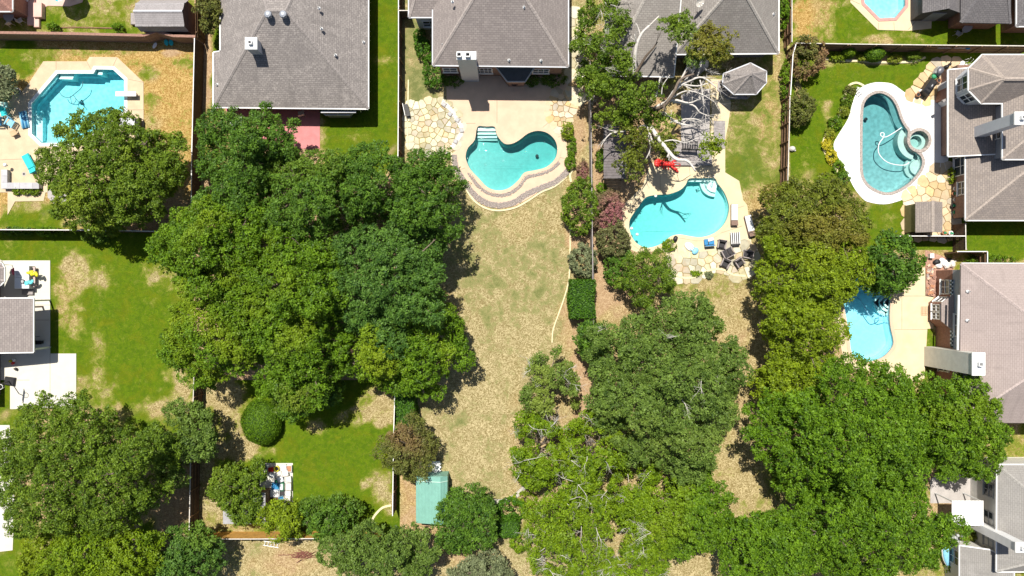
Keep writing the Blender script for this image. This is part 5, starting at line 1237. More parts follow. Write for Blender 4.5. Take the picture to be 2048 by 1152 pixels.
def clipped(name, label, px, py, rx, ry, h, pal, seed, leaf=.10, box=False, group='clipped shrubs'):
    "a trimmed hedge or ball: dense leaves over a solid dark body"
    rs = np.random.RandomState(seed); zc = h * .8; f = S * (1 - zc / H); RX, RY = rx * f, ry * f; c = W(px, py, zc)
    root = thing(name, label, 'hedge' if box else 'shrub', (c.x, c.y, 0), group=group)
    if box:
        A = [('t', 4 * RX * RY), ('x', 4 * RY * h), ('y', 4 * RX * h)]; n = int(sum(q for _, q in A) / (leaf * leaf) * 2.6)
        P = rs.uniform(-1, 1, (n, 3)); P[:, 2] = (P[:, 2] + 1) / 2; w = np.array([q for _, q in A]); s = rs.choice(3, n, p=w / w.sum()); Nr = np.zeros((n, 3))
        m = s == 0; P[m, 2] = 1 + rs.normal(0, .03, m.sum()); Nr[m] = (0, 0, 1)
        for ax, v in ((0, 1), (1, 2)):
            m = s == v; sg = np.sign(rs.uniform(-1, 1, m.sum())); P[m, ax] = sg * (1 + rs.normal(0, .03, m.sum())); Nr[m, ax] = sg
        P = P * np.array([RX, RY, h]) + np.array([c.x, c.y, 0])
        P[:, 2] += .06 * np.sin(P[:, 0] * 2.3 + seed) * np.sin(P[:, 1] * 2.9); P[:, 0] += .08 * np.sin(P[:, 1] * 2.1 + seed)
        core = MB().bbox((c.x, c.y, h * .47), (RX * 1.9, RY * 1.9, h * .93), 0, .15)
    else:
        n = int(2.4 * math.pi * (RX * RY + .5 * (RX + RY) * h * .5) / (leaf * leaf) * 3.2)
        d = unit(rs.normal(size=(n * 2, 3))); d = d[d[:, 2] > -.5][:n]; Nr = d; P = np.array([c.x, c.y, h * .45]) + d * np.array([RX, RY, h * .55]) * ((1 + .05 * np.sin(d[:, 0] * 4 + seed) * np.sin(d[:, 1] * 5 + 1)) * rs.normal(1, .028, len(d)))[:, None]; P[:, 2] = np.maximum(P[:, 2], .04)
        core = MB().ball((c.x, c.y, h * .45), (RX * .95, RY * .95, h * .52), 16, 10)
    m = len(P); Nn = unit(Nr + rs.normal(size=(m, 3)) * .45); D = unit(rs.normal(size=(m, 3)))
    Ln = leaf * rs.uniform(.8, 1.5, m)
    leaf_mesh('foliage', P, D, Nn, Ln, Ln * .6, rs.normal(.5, .28, m), np.zeros(m), PAL[pal], root); NL[0] += m
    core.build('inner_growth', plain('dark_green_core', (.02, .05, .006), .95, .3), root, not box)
    return root

T = 'tree'
tree('broad_tree', 'round mid green tree beside the turquoise angular pool', 222, 348, 142, 118, 7.5, 'oak', 11, patch=.55, edge=.42)
# the dense grove behind the speckled roof house
GR = 'grove behind the speckled roof house'
tree('broad_tree', 'dark fine leaved tree touching the speckled roof eave', 492, 292, 98, 86, 8.0, 'ash', 21, group=GR)
tree('broad_tree', 'low dark tree filling the grove below the red patio', 478, 395, 78, 58, 7.0, 'ash', 20, group=GR)
tree('broad_tree', 'dark green tree in the upper middle of the grove', 625, 390, 120, 92, 9.0, 'ash', 22, group=GR, patch=.25)
tree('broad_tree', 'dark tree of the grove reaching over the white capped fence', 745, 372, 98, 78, 8.5, 'ash', 23, group=GR, gap=.08)
tree('broad_tree', 'dark tree at the grove edge nearest the stone patio', 856, 405, 72, 108, 8.5, 'ash', 24, group=GR, gap=.06)
tree('broad_tree', 'yellowish green tree at the upper left of the grove', 430, 495, 108, 100, 9.0, 'bright', 25, group=GR, patch=.5)
tree('broad_tree', 'yellow mottled tree at the left edge of the grove', 432, 655, 106, 112, 8.5, 'bright', 26, group=GR, patch=.7, plo=0.)
tree('broad_tree', 'tall mid green tree in the heart of the grove', 590, 560, 105, 105, 10.0, 'bright', 27, group=GR, patch=.4)
tree('broad_tree', 'large blue green tree on the right of the grove', 775, 560, 132, 128, 9.5, 'blue', 28, group=GR)
tree('broad_tree', 'mid green tree at the bottom of the grove', 590, 700, 105, 108, 8.5, 'bright', 29, group=GR, patch=.5)
tree('broad_tree', 'bright yellow green tree casting shade on the tan lawn', 812, 682, 126, 106, 7.5, 'bright', 30, group=GR, patch=.7, plo=-.2)
tree('broad_tree', 'small dark tree below the grove above the clipped round bush', 605, 782, 70, 50, 6.0, 'ash', 31, group=GR, patch=.7)
# lower left
GL = 'trees in the lower left yard'
tree('broad_tree', 'huge dark olive tree filling the lower left corner', 160, 935, 185, 138, 9.5, 'oak', 41, group=GL, leaf=.22, gap=.05)
tree('broad_tree', 'yellow green tree along the bottom left edge', 185, 1110, 150, 70, 8.0, 'lime', 42, group=GL, patch=.5)
tree('broad_tree', 'light green tree hanging over the leaning fence', 366, 887, 60, 80, 6.5, 'live', 43, group=GL, patch=.5, gap=.05)
tree('broad_tree', 'soft blue green tree below the fence corner', 372, 1115, 72, 62, 5.5, 'blue', 44, group=GL, patch=.6)
tree('broad_tree', 'small mid green tree over the low grey shed', 483, 974, 52, 56, 4.2, 'oak', 45, lobe=1.0, group=GL, patch=.3)
tree('broad_tree', 'small yellow green tree on the cedar fence', 558, 1042, 46, 36, 3.8, 'yel', 46, lobe=.9, group=GL, patch=.5)
tree('broad_tree', 'small dark green tree at the foot of the green lawn', 662, 1032, 52, 44, 4.2, 'ash', 47, lobe=1.0, group=GL, patch=.3)
tree('broad_tree', 'spreading dark green tree at the bottom edge left of the mint shed', 765, 1105, 112, 68, 6.5, 'live', 48, group=GL, patch=.3)
tree('broad_tree', 'dense dark round tree overlapping the mint green shed', 936, 1042, 60, 64, 5.0, 'ash', 49, lobe=1.2, group=GL)
tree('broad_tree', 'grey green tree at the bottom edge below the tan lawn', 968, 1152, 62, 42, 4.5, 'silver', 50, lobe=1.0, group=GL)
tree('crepe_myrtle', 'bronze green crepe myrtle on the fence above the mint shed', 816, 897, 54, 60, 4.2, 'brown', 51, lobe=1.0, group=GL, patch=.5, leaf=.2)
# middle and right wooded yard
GM = 'trees of the wooded middle yard'
tree('live_oak', 'large grey green live oak right of the tan lawn', 1332, 772, 152, 178, 8.8, 'live', 61, group=GM, dead=6, patch=.3)
tree('broad_tree', 'dense round shrub tree below the branch shadowed pool', 1290, 548, 54, 62, 5.0, 'oak', 62, lobe=1.1, group=GM, leaf=.2)
tree('mesquite', 'thin scrubby tree beside the tan lawn edge', 1100, 768, 52, 64, 5.5, 'live', 63, lobe=.8, group=GM, gap=.36, dead=10, patch=.8, k=26, plo=-.2)
tree('mesquite', 'scrubby green tree below the thin tree at the lawn edge', 1080, 905, 54, 70, 5.5, 'lime', 64, lobe=.8, group=GM, gap=.34, dead=12, k=26)
tree('mesquite', 'open yellow green tree left of the live oak base', 1190, 910, 62, 80, 6.5, 'lime', 65, lobe=.85, group=GM, gap=.28, dead=12, patch=.2)
tree('mesquite', 'sparse tree with white dead branches at the bottom centre right', 1165, 1065, 118, 92, 6.0, 'lime', 66, lobe=.8, group=GM, gap=.42, dead=34, k=20, patch=.4, plo=.2)
tree('broad_tree', 'bright green tree below the live oak', 1385, 1025, 86, 84, 7.0, 'bright', 67, group=GM, patch=.8, plo=.0)
tree('mesquite', 'yellow green scrub tree right of the white dead branches', 1295, 1030, 70, 95, 5.5, 'lime', 68, lobe=.85, group=GM, gap=.28, dead=10)
tree('broad_tree', 'pale green low tree at the bottom edge right of centre', 1260, 1135, 70, 42, 4.5, 'lime', 69, lobe=.85, group=GM, gap=.36, dead=6)
tree('broad_tree', 'dark green tree peeking out left of the live oak', 1184, 682, 30, 38, 4.5, 'ash', 70, lobe=1.0, group=GM)
# right
GRt = 'trees of the right hand yards'
tree('broad_tree', 'olive brown tree above the yellow green trees', 1628, 440, 108, 80, 7.0, 'olive', 81, group=GRt, patch=.45, plo=.1)
tree('broad_tree', 'yellow green tree overhanging the black patio chairs', 1598, 560, 92, 90, 7.5, 'yel', 82, group=GRt, patch=.3)
tree('broad_tree', 'yellow green tree between olive tree and pale pool', 1676, 530, 56, 62, 7.0, 'yel', 83, group=GRt)
tree('broad_tree', 'yellow green tree left of the pale pool', 1606, 665, 78, 86, 7.5, 'yel', 84, group=GRt, patch=.2)
tree('broad_tree', 'small yellow tree above the huge bright green tree', 1580, 768, 66, 52, 6.0, 'yel', 85, group=GRt, patch=.6)
tree('juniper', 'dark feathery juniper overhanging the pale pool', 1783, 525, 56, 54, 5.5, 'ash', 86, group=GRt, lobe=1.0, leaf=.34, tuft=.6)
tree('broad_tree', 'huge bright green tree below the pale pool', 1690, 870, 190, 138, 9.5, 'bright', 87, group=GRt)
tree('broad_tree', 'wide green tree reaching the satellite dish roof', 1905, 852, 116, 104, 8.0, 'bright', 88, group=GRt, patch=.3)
tree('broad_tree', 'bright green tree at the bottom right beside the white cover', 1740, 1055, 165, 105, 9.0, 'bright', 89, group=GRt)
tree('broad_tree', 'green tree at the bottom edge left of the huge tree', 1545, 1095, 115, 72, 8.0, 'bright', 90, group=GRt)
# top
GT = 'trees along the top'
tree('broad_tree', 'open green tree between the middle house and the wooded house', 1205, 95, 62, 100, 6.5, 'oak', 101, lobe=.8, group=GT, gap=.34, dead=14)
tree('broad_tree', 'dark green tree beside the bronze hedge at the top left', 417, 22, 27, 38, 4.0, 'brown', 102, lobe=.8, group=GT, patch=.4)
tree('broad_tree', 'light grey green small bush tree at the left edge above the blue chairs', 4, 168, 26, 32, 3.5, 'silver', 103, lobe=.8, group=GT)
# the big half dead tree of the wooded yard: live clumps and bleached limbs in one thing
def big_oak():
    rs = np.random.RandomState(111); base = W(1288, 215, 0); root = thing('oak_tree', 'big half dead oak with bleached bare limbs over the wooded yard roof', 'tree', base, group=GT)
    clumps = [(1200, 172, 30, 24, 6.2, 'oak'), (1250, 196, 34, 26, 6.8, 'oak'), (1296, 182, 22, 20, 7, 'oak'), (1225, 230, 34, 26, 5, 'oak'), (1282, 218, 28, 22, 6.2, 'oak'), (1322, 236, 34, 20, 4.2, 'oak'), (1270, 270, 30, 34, 5.0, 'olive'), (1320, 285, 36, 22, 5.2, 'olive'), (1262, 325, 26, 30, 4.6, 'olive'), (1350, 45, 30, 26, 7.5, 'oak'), (1375, 55, 24, 24, 7.5, 'live'), (1420, 85, 46, 38, 7.5, 'olive'), (1390, 105, 26, 18, 7, 'live'), (1435, 110, 26, 20, 7.0, 'olive'), (1415, 295, 24, 22, 3.4, 'yel'), (1245, 128, 22, 24, 6.8, 'oak'), (1345, 300, 26, 16, 4.4, 'olive')]
    for x, y, rx, ry, z, pal in clumps:
        Cs = []; Ns = []; nl = max(4, int(rx * ry / 85))
        for _ in range(nl):
            a = rs.uniform(0, 6.28); q = math.sqrt(rs.uniform()); p = W(x + q * rx * .75 * math.cos(a), y + q * ry * .75 * math.sin(a), z + rs.normal(0, .35)); r = rs.uniform(.5, .85)
            d = unit(rs.normal(size=(34, 3))); d = d[d[:, 2] > -.6][:11]; Cs.append(np.array(p) + d * (r * rs.uniform(.3, 1.35, len(d)))[:, None] * np.array([1, 1, .7])); Ns.append(d)
        C = np.concatenate(Cs); scatter(rs, C, np.concatenate(Ns), .30 * rs.uniform(.6, 1.4, len(C)), 20, .19, 'crown', PAL[pal], root, lowfreq(rs, .4))
    def limb(pts, r0, r1, mat=M_DEAD, twigs=0):
        P = smooth_loop([W(x, y, z) for x, y, z in pts], 4, False); n = len(P); b = MB(); r0 *= 1.3; r1 *= 1.4; b.tube(P, [r0 + (r1 - r0) * i / (n - 1) for i in range(n)], 8)
        for _ in range(twigs):
            i = rs.randint(n // 3, n); v = (P[min(i + 1, n - 1)] - P[i - 1]).normalized() + Vector((rs.normal(0, .6), rs.normal(0, .6), rs.normal(0, .3)))
            branches(b, rs, P[i], v, rs.uniform(.8, 1.6), (r0 + (r1 - r0) * i / n) * .5, 2, 2, .6)
        b.build('limb', mat, root, True)
    b = MB(); b.tube([(base.x, base.y, -.1), (base.x, base.y, .3), (base.x + .1, base.y, 1.5), (base.x, base.y - .2, 3.2)], [.55, .42, .36, .3], 12); b.build('trunk', M_BARK, root, True)
    limb([(1290, 217, 3), (1322, 215, 5), (1345, 190, 6.2), (1360, 160, 6.8), (1388, 148, 7)], .17, .05, M_BARK, 2)
    limb([(1300, 225, 3.2), (1332, 205, 5.2), (1352, 178, 6), (1378, 162, 6.4), (1405, 155, 6.6), (1432, 175, 6.5)], .15, .03, M_DEAD, 7)
    limb([(1310, 215, 4.5), (1345, 200, 5.2), (1378, 206, 5.4), (1402, 196, 5.5)], .11, .03, M_DEAD, 6)
    limb([(1345, 203, 5.0), (1385, 210, 5.3), (1400, 225, 5.2), (1420, 232, 5.0)], .08, .02, M_DEAD, 5)
    limb([(1400, 160, 6.5), (1405, 185, 6.2), (1408, 215, 5.8)], .05, .02, M_DEAD, 5)
    limb([(1395, 152, 6.5), (1405, 125, 6.6), (1412, 140, 6.6), (1440, 148, 6.4)], .05, .015, M_DEAD, 6)
    limb([(1325, 225, 4), (1345, 240, 4.6), (1370, 250, 4.8), (1392, 250, 4.8)], .13, .03, M_DEAD, 3)
    limb([(1290, 240, 3.5), (1312, 270, 5), (1333, 298, 6), (1352, 318, 6.5), (1375, 322, 7), (1391, 342, 7)], .19, .05, M_DEAD, 3)
    limb([(1292, 250, 4.4), (1250, 262, 5), (1220, 268, 5), (1200, 295, 4.8)], .09, .02, M_DEAD, 3)
    limb([(1290, 252, 4.4), (1275, 280, 4.8), (1255, 300, 4.6), (1252, 325, 4.3), (1247, 348, 4)], .10, .025, M_DEAD, 2)
    limb([(1290, 250, 4.5), (1298, 275, 4.8), (1300, 300, 4.6), (1288, 325, 4.2)], .09, .02, M_DEAD, 1)
    limb([(1292, 250, 4.5), (1302, 275, 5), (1307, 290, 5)], .08, .04, M_DEAD, 0)
    limb([(1268, 150, 5), (1270, 110, 6), (1275, 85, 6.5), (1285, 65, 6.8), (1298, 52, 7), (1318, 32, 7)], .16, .03, M_DEAD, 2)
    limb([(1281, 72, 6.6), (1277, 58, 6.8), (1273, 47, 7)], .06, .02, M_DEAD, 1)
    limb([(1345, 195, 5.4), (1372, 182, 6), (1402, 188, 6.2), (1430, 205, 6.0)], .06, .02, M_DEAD, 8)
    limb([(1352, 180, 6), (1372, 140, 6.6), (1385, 122, 6.8), (1400, 100, 7)], .08, .02, M_DEAD, 5)
    limb([(1360, 168, 6.2), (1395, 172, 6.4), (1420, 165, 6.4), (1445, 160, 6.2)], .06, .015, M_DEAD, 8)
    limb([(1340, 245, 4.6), (1372, 238, 5), (1398, 240, 5), (1415, 255, 4.8)], .06, .015, M_DEAD, 6)
    limb([(1320, 285, 5.6), (1345, 280, 5.8), (1372, 285, 5.8), (1395, 275, 5.6)], .06, .015, M_DEAD, 5)
    limb([(1310, 200, 6), (1316, 175, 6.5), (1321, 153, 6.8)], .07, .05, M_DEAD, 0)
    limb([(1323, 190, 6), (1326, 170, 6.4), (1340, 150, 6.8)], .04, .02, M_DEAD, 1)
    limb([(1270, 150, 5.5), (1290, 115, 5.5), (1305, 98, 5.6), (1315, 84, 5.6)], .10, .03, M_BARK_D, 1)
big_oak()
# clipped and smaller plants
clipped('round_bush', 'smooth clipped dome bush on the rear green lawn', 518, 847, 39, 44, 1.9, 'bright', 201, .11)
clipped('box_hedge', 'tall clipped green hedge beside the reddish soil strip', 1164, 598, 25, 38, 2.4, 'hedge', 202, .13, True)
clipped('ivy_hedge', 'ivy hedge growing over the white capped fence below the grove', 812, 808, 19, 48, 2.2, 'hedge', 203, .13, True)
clipped('box_hedge', 'low dark clipped hedge below the curved rubble edging', 1012, 1058, 27, 16, 1.2, 'hedge', 204, .11, True)
clipped('topiary_ball', 'smaller clipped ball shrub by the long brown fence', 1701, 103, 14, 9.5, 1.2, 'lime', 205, .09)
clipped('topiary_ball', 'larger clipped ball shrub by the long brown fence', 1755, 105, 19, 15, 1.5, 'bright', 206, .11)
shrub('bush', 'leafy green bush at the rubble edging', 1022, 1019, 31, 22, 1.6, 'hedge', 207)
shrub('bush', 'pale scrub beside the low clipped hedge', 1042, 1085, 20, 18, 1.3, 'lime', 208)
shrub('bush', 'tall dense bush beside the reddish strip', 1162, 412, 37, 55, 2.8, 'oak', 209, .2, .34, 26)
shrub('crepe_myrtle', 'pink flowering crepe myrtle left of the branch shadowed pool', 1215, 420, 30, 38, 3.0, 'pinkm', 210, .17, patch=.85, plo=-.05)
shrub('crepe_myrtle', 'bronze crepe myrtle with few pink blooms below the pink one', 1226, 480, 32, 42, 3.0, 'pinkm', 211, .17, patch=.5, plo=.3)
shrub('bush', 'dark leafy shrub between crepe myrtle and round shrub tree', 1240, 535, 30, 36, 2.4, 'ash', 212, .2, .32)
shrub('bush', 'small grey green shrub above the tall clipped hedge', 1168, 522, 27, 32, 2.0, 'silver', 213, .18, patch=.3)
shrub('crepe_myrtle', 'pinkish brown flowering shrub in the spa lawn corner', 1618, 112, 32, 38, 2.8, 'brown', 214, .2, .36, patch=1.0, plo=-.2)
shrub('bush', 'bronze round shrub at the left of the spa lawn', 1601, 216, 27, 33, 2.4, 'brown', 215, .17, patch=.4)
for i, (x, y, rx, ry, h, pal, lab) in enumerate([
    (866, 140, 19, 34, 1.5, 'hedge', 'tall dark foundation shrub at the left corner of the middle house'),
    (845, 95, 14, 22, 1.3, 'hedge', 'dark shrub beside the middle house wing'), (838, 70, 9, 12, 1.0, 'hedge', 'small dark shrub near the middle house wing window'),
    (1065, 160, 14, 10, .8, 'ash', 'shaded shrub under the middle house wall'), (1108, 158, 24, 12, .9, 'ash', 'wide shaded shrub at the right end of the middle house wall'),
    (905, 162, 20, 9, .7, 'ash', 'low shaded planting left of the wide chimney'),
    (1135, 260, 10, 16, .9, 'yel', 'yellow green plant right of the heart shaped pool'), (1143, 292, 7, 22, .8, 'bright', 'green strip planting right of the heart shaped pool'), (1141, 325, 9, 12, .8, 'bright', 'green plant at the lower right of the heart shaped pool'),
    (1165, 345, 10, 26, 1.0, 'pinkm', 'purple leaved shrub against the weathered grey fence'),
    (1700, 182, 10, 9, .7, 'brown', 'bronze plant at the top of the curved spa bed'), (1694, 200, 9, 11, .8, 'oak', 'green plant in the curved spa bed'), (1687, 222, 10, 10, .7, 'flower', 'yellow flowering plant in the curved spa bed'), (1672, 245, 12, 11, .8, 'bright', 'spiky green plant in the curved spa bed'), (1660, 268, 9, 10, .6, 'flower', 'golden plant in the middle of the curved spa bed'), (1655, 290, 9, 12, .6, 'flower', 'golden leaved plant at the widest part of the spa bed'), (1664, 312, 9, 12, .6, 'flower', 'golden flowered plant below the widest part of the spa bed'), (1678, 335, 9, 11, .7, 'bright', 'dark green plant low in the curved spa bed'), (1690, 355, 10, 11, .7, 'ash', 'dark plant at the foot of the curved spa bed'),
    (1675, 112, 18, 7, .6, 'yel', 'yellow border plants left of the smaller clipped ball'), (1728, 115, 10, 6, .5, 'flower', 'yellow border plants between the two clipped balls'), (1790, 118, 14, 6, .5, 'flower', 'yellow border flowers right of the larger clipped ball'), (1830, 112, 14, 8, .7, 'oak', 'green plant at the right end of the fence border'),
    (1905, 350, 5, 14, .6, 'yel', 'narrow plants along the spa house wall'),
    (1573, 160, 7, 40, 1.6, 'bright', 'vine along the fence beside the gazebo lawn'), (1568, 25, 7, 30, 1.8, 'bright', 'vine on the fence by the wooded house'), (1575, 225, 6, 24, 1.3, 'bright', 'climber on the exposed rail fence'),
    (33, 462, 30, 7, 1.0, 'ash', 'left plants on the hot tub yard fence line'), (95, 463, 30, 7, 1.0, 'bright', 'middle plants on the hot tub yard fence line'), (190, 474, 26, 12, 1.4, 'ash', 'shrub on the hot tub yard fence below the round tree'),
    (105, 53, 8, 7, .9, 'bright', 'left small shrub against the reddish brick wall'), (235, 56, 8, 7, .9, 'bright', 'right small shrub against the reddish brick wall'),
    (1935, 1075, 22, 12, 1.2, 'olive', 'shrub below the white patio cover'), (1905, 1130, 10, 22, 1.0, 'lime', 'plants at the bottom right house corner'),
    (1920, 757, 34, 12, 1.4, 'yel', 'yellow green shrub below the broad stone chimney'),
    (1985, 520, 50, 8, .7, 'bright', 'green bed behind the pinkish roof'),
    (1202, 320, 8, 20, 1.0, 'bright', 'shrub left of the pergola'), (1204, 375, 8, 8, .8, 'bright', 'small plant below the pergola'),
    (1048, 1000, 26, 14, 1.0, 'yel', 'yellow scrub above the sparse tree'), (1340, 490, 12, 10, .6, 'lime', 'weeds at the pool edge beside the black float'),
    (35, 381, 8, 6, .5, 'lime', 'first small plant below the grey cap stones'), (50, 382, 8, 6, .5, 'lime', 'second small plant below the grey cap stones'), (68, 383, 9, 6, .5, 'lime', 'third small plant below the grey cap stones'),
    (1418, 550, 7, 5, .35, 'silver', 'low plant at the rear flagstone edge'), (1392, 547, 10, 4, .25, 'lime', 'ground cover at the flagstone edge')]):
    shrub('garden_plant', lab, x, y, rx, ry, h, pal, 300 + i, .15, .22, 16, patch=.6 if pal in ('flower', 'pinkm') else .2, group='bed and wall plants', plo=0.)
print('leaves', NL[0])
# ================================================================== FURNITURE AND SMALL THINGS
def at(root, px, py, rz=0, z=.06):
    p = W(px, py, z); root.location = (p.x, p.y, z); root.rotation_euler = (0, 0, R(rz)); return root
def new(name, label, cat, group=None): return thing(name, label, cat, (0, 0, 0), 0, group)
def part(root, name, mat, fn, smooth=False):
    m = MB(); fn(m); return m.build(name, mat, root, smooth, local=True)
M_CUSH = plain('charcoal_cushion', (.045, .042, .045), .9, .15, 6, .2)
M_FRAME = plain('taupe_frame', (.30, .26, .25), .6, .1)
M_WHITEF = plain('white_fabric', (.80, .79, .77), .9, .05, 6, .1)
M_BROWNW = plain('brown_wicker', (.20, .13, .10), .85, .2, 12, .3)
M_TEAL = plain('teal_fabric', (.03, .50, .52), .8, .08, 6, .1)
M_BLUE = plain('blue_plastic', (.03, .20, .42), .5, .15, 6, .1)
M_LBLUE = plain('light_blue_vinyl', (.22, .50, .66), .45, .12, 6, .05)
M_RED = plain('red_vinyl', (.62, .035, .03), .4, .12, 6, .05)
M_YEL = plain('yellow_vinyl', (.62, .56, .02), .5, .1, 6, .05)
M_GREEN = plain('green_plastic', (.04, .30, .14), .5, .15, 6, .05)
M_PINKF = plain('pink_vinyl', (.60, .10, .16), .5, .1, 6, .05)
M_TERRA = plain('terracotta', (.42, .20, .11), .85, .15, 6, .1)
M_HOSE_W = plain('white_hose', (.75, .78, .78), .5, .05)
M_HOSE_D = plain('dark_hose', (.06, .16, .19), .5, .1)
# --- club chairs on the flagstones
def club_chair(label, seat=M_CUSH, w=.80, d=.82, double=False):
    t = new('patio_armchair' if not double else 'patio_loveseat', label, 'chair' if not double else 'loveseat', 'black cushioned chairs by the branch shadowed pool'); W2 = w * (1.4 if double else 1)
    for s in (-1, 1): part(t, 'armrest', M_FRAME, lambda m: m.bbox((s * (W2 / 2 - .05), 0, .56), (.11, d, .06), 0, .02))
    for sx in (-1, 1):
        for sy in (-1, 1): part(t, 'leg', M_FRAME, lambda m: m.box((sx * (W2 / 2 - .05), sy * (d / 2 - .06), .27), (.06, .06, .54)))
    part(t, 'seat_frame', M_FRAME, lambda m: m.box((0, 0, .24), (W2 - .1, d - .04, .1)))
    for i in range(2 if double else 1):
        cx = 0 if not double else (-1 + 2 * i) * (W2 / 4 - .04); cw = (W2 - .24) if not double else W2 / 2 - .14
        part(t, 'seat_cushion', seat, lambda m: m.bbox((cx, .04, .38), (cw, d - .2, .18), 0, .06))
        part(t, 'back_cushion', seat, lambda m: m.bbox((cx, -d / 2 + .14, .62), (cw, .18, .42), 0, .06))
    part(t, 'backrest', M_FRAME, lambda m: m.box((0, -d / 2 + .03, .58), (W2 - .06, .06, .6))); return t
at(club_chair('black cushioned armchair beside the striped towel chair'), 1441, 489, 170)
at(club_chair('black cushioned loveseat in the ring of dark chairs', double=True), 1453, 506, 28)
at(club_chair('black cushioned armchair at the lower left of the ring'), 1448, 527, 155)
at(club_chair('black cushioned armchair at the bottom of the ring'), 1476, 525, 215)
at(club_chair('black cushioned armchair half under the yellow green tree'), 1493, 509, 80)
t = new('folding_chair', 'chair draped with a black and white striped towel', 'chair'); 
for i in range(9): part(t, 'towel_stripe', M_WHITEF if i % 2 == 0 else M_BLACK, lambda m: m.bbox(((i - 4) * .095, 0, .45 + .01 * math.sin(i)), (.09, 1.1, .05), 0, .015))
part(t, 'seat_frame', M_BLACK, lambda m: m.box((0, -.1, .38), (.8, 1.2, .05)))
for sx in (-1, 1):
    for sy in (-1, 1): part(t, 'leg', M_BLACK, lambda m: m.box((sx * .36, sy * .5, .19), (.05, .05, .38)))
at(t, 1468, 477, 4)
# --- chaise longues
def chaise(label, cush, frame, L_=2.05, w=.66, back=.62, group=None):
    t = new('chaise_longue', label, 'lounger', group)
    part(t, 'frame', frame, lambda m: m.bbox((0, 0, .26), (w, L_, .08), 0, .02))
    for sx in (-1, 1):
        for sy in (-1, 1): part(t, 'leg', frame, lambda m: m.box((sx * (w / 2 - .05), sy * (L_ / 2 - .15), .12), (.06, .06, .24)))
    part(t, 'seat_cushion', cush, lambda m: m.bbox((0, L_ * .11, .35), (w - .06, L_ * .74, .12), 0, .04))
    part(t, 'backrest', frame, lambda m: m.box((0, -L_ / 2 + .24, .36), (w - .04, .52, .06), 0, Matrix.Rotation(R(-18), 3, 'X')))
    return t
at(chaise('white cushioned brown lounger at the right edge of the branch shadowed pool', M_WHITEF, M_BROWNW, group='white loungers'), 1467, 430, 0)
at(chaise('white cushioned brown lounger half on the dry lawn', M_WHITEF, M_BROWNW, group='white loungers'), 1498, 452, 14)
at(chaise('bright teal lounger beside the round tree', M_TEAL, M_TEAL, 1.9, .72), 63, 328, 28)
# --- pool lounger float
t = new('pool_float', 'white and blue inflatable lounge float on the deck', 'pool float')
part(t, 'mattress', M_WHITEF, lambda m: m.ball((0, .2, .1), (.36, .55, .1), 14, 6), True)
part(t, 'pillow', M_LBLUE, lambda m: m.ball((0, -.48, .13), (.38, .30, .13), 14, 6), True)
for i in range(3): part(t, 'stripe', M_LBLUE, lambda m: m.tube([(-.18 + .18 * i, -.4, .2), (-.18 + .18 * i, .1, .2)], .03))
at(t, 1382, 496, 52)
t = new('pool_chair', 'blue folding pool chair with white towel', 'chair')
part(t, 'seat', M_BLUE, lambda m: m.bbox((0, .1, .28), (.95, .55, .06), 0, .02)); part(t, 'back', M_BLUE, lambda m: m.box((0, -.28, .42), (.95, .1, .36)))
part(t, 'towel', M_WHITEF, lambda m: m.bbox((.15, .3, .36), (.55, .3, .1), .2, .04)); part(t, 'strap', M_BLACK, lambda m: m.box((-.1, .1, .32), (.08, .55, .03)))
for sx in (-1, 1):
    for sy in (-1, 1): part(t, 'leg', M_BLACK, lambda m: m.box((sx * .42, sy * .25, .13), (.04, .04, .26)))
at(t, 1417, 486, 5)
t = new('bag', 'black bag on the coping of the branch shadowed pool', 'bag')
part(t, 'body', M_BLACK, lambda m: m.ball((0, 0, .16), (.22, .32, .18), 12, 6), True); part(t, 'pocket', M_CUSH, lambda m: m.ball((.1, .1, .24), (.1, .16, .12), 10, 5), True)
part(t, 'handle', M_BLACK, lambda m: m.tube([(-.1, -.2, .3), (0, -.1, .45), (.05, .15, .3)], .025)); at(t, 1350, 478, -15)
# --- lobster float
t = new('lobster_float', 'red inflatable lobster on the poolside paving', 'pool float')
part(t, 'body', M_RED, lambda m: [m.ball((.0 + i * .26, 0, .2), (.24, .34 - .03 * i, .2), 12, 6) for i in range(5)], True)
part(t, 'tail', M_RED, lambda m: [m.ball((-.42, s * .22, .14), (.30, .17, .12), 10, 5, s * .5) for s in (-1, 0, 1)], True)
for s in (-1, 1):
    part(t, 'claw', M_RED, lambda m: (m.ball((1.35, s * .42, .2), (.30, .17, .16), 12, 6, s * .5), m.ball((1.55, s * .60, .18), (.2, .1, .12), 10, 5, s * .2), m.tube([(.95, s * .2, .2), (1.2, s * .38, .2)], .1)), True)
    part(t, 'antenna', M_RED, lambda m: m.tube([(1.2, s * .08, .3), (1.5, s * .14, .42), (1.8, s * .05, .36)], .025))
    for i in range(3): part(t, 'leg', M_RED, lambda m: m.tube([(.2 + .25 * i, s * .3, .15), (.25 + .25 * i, s * .55, .12)], .06))
at(t, 1322, 327, -6)
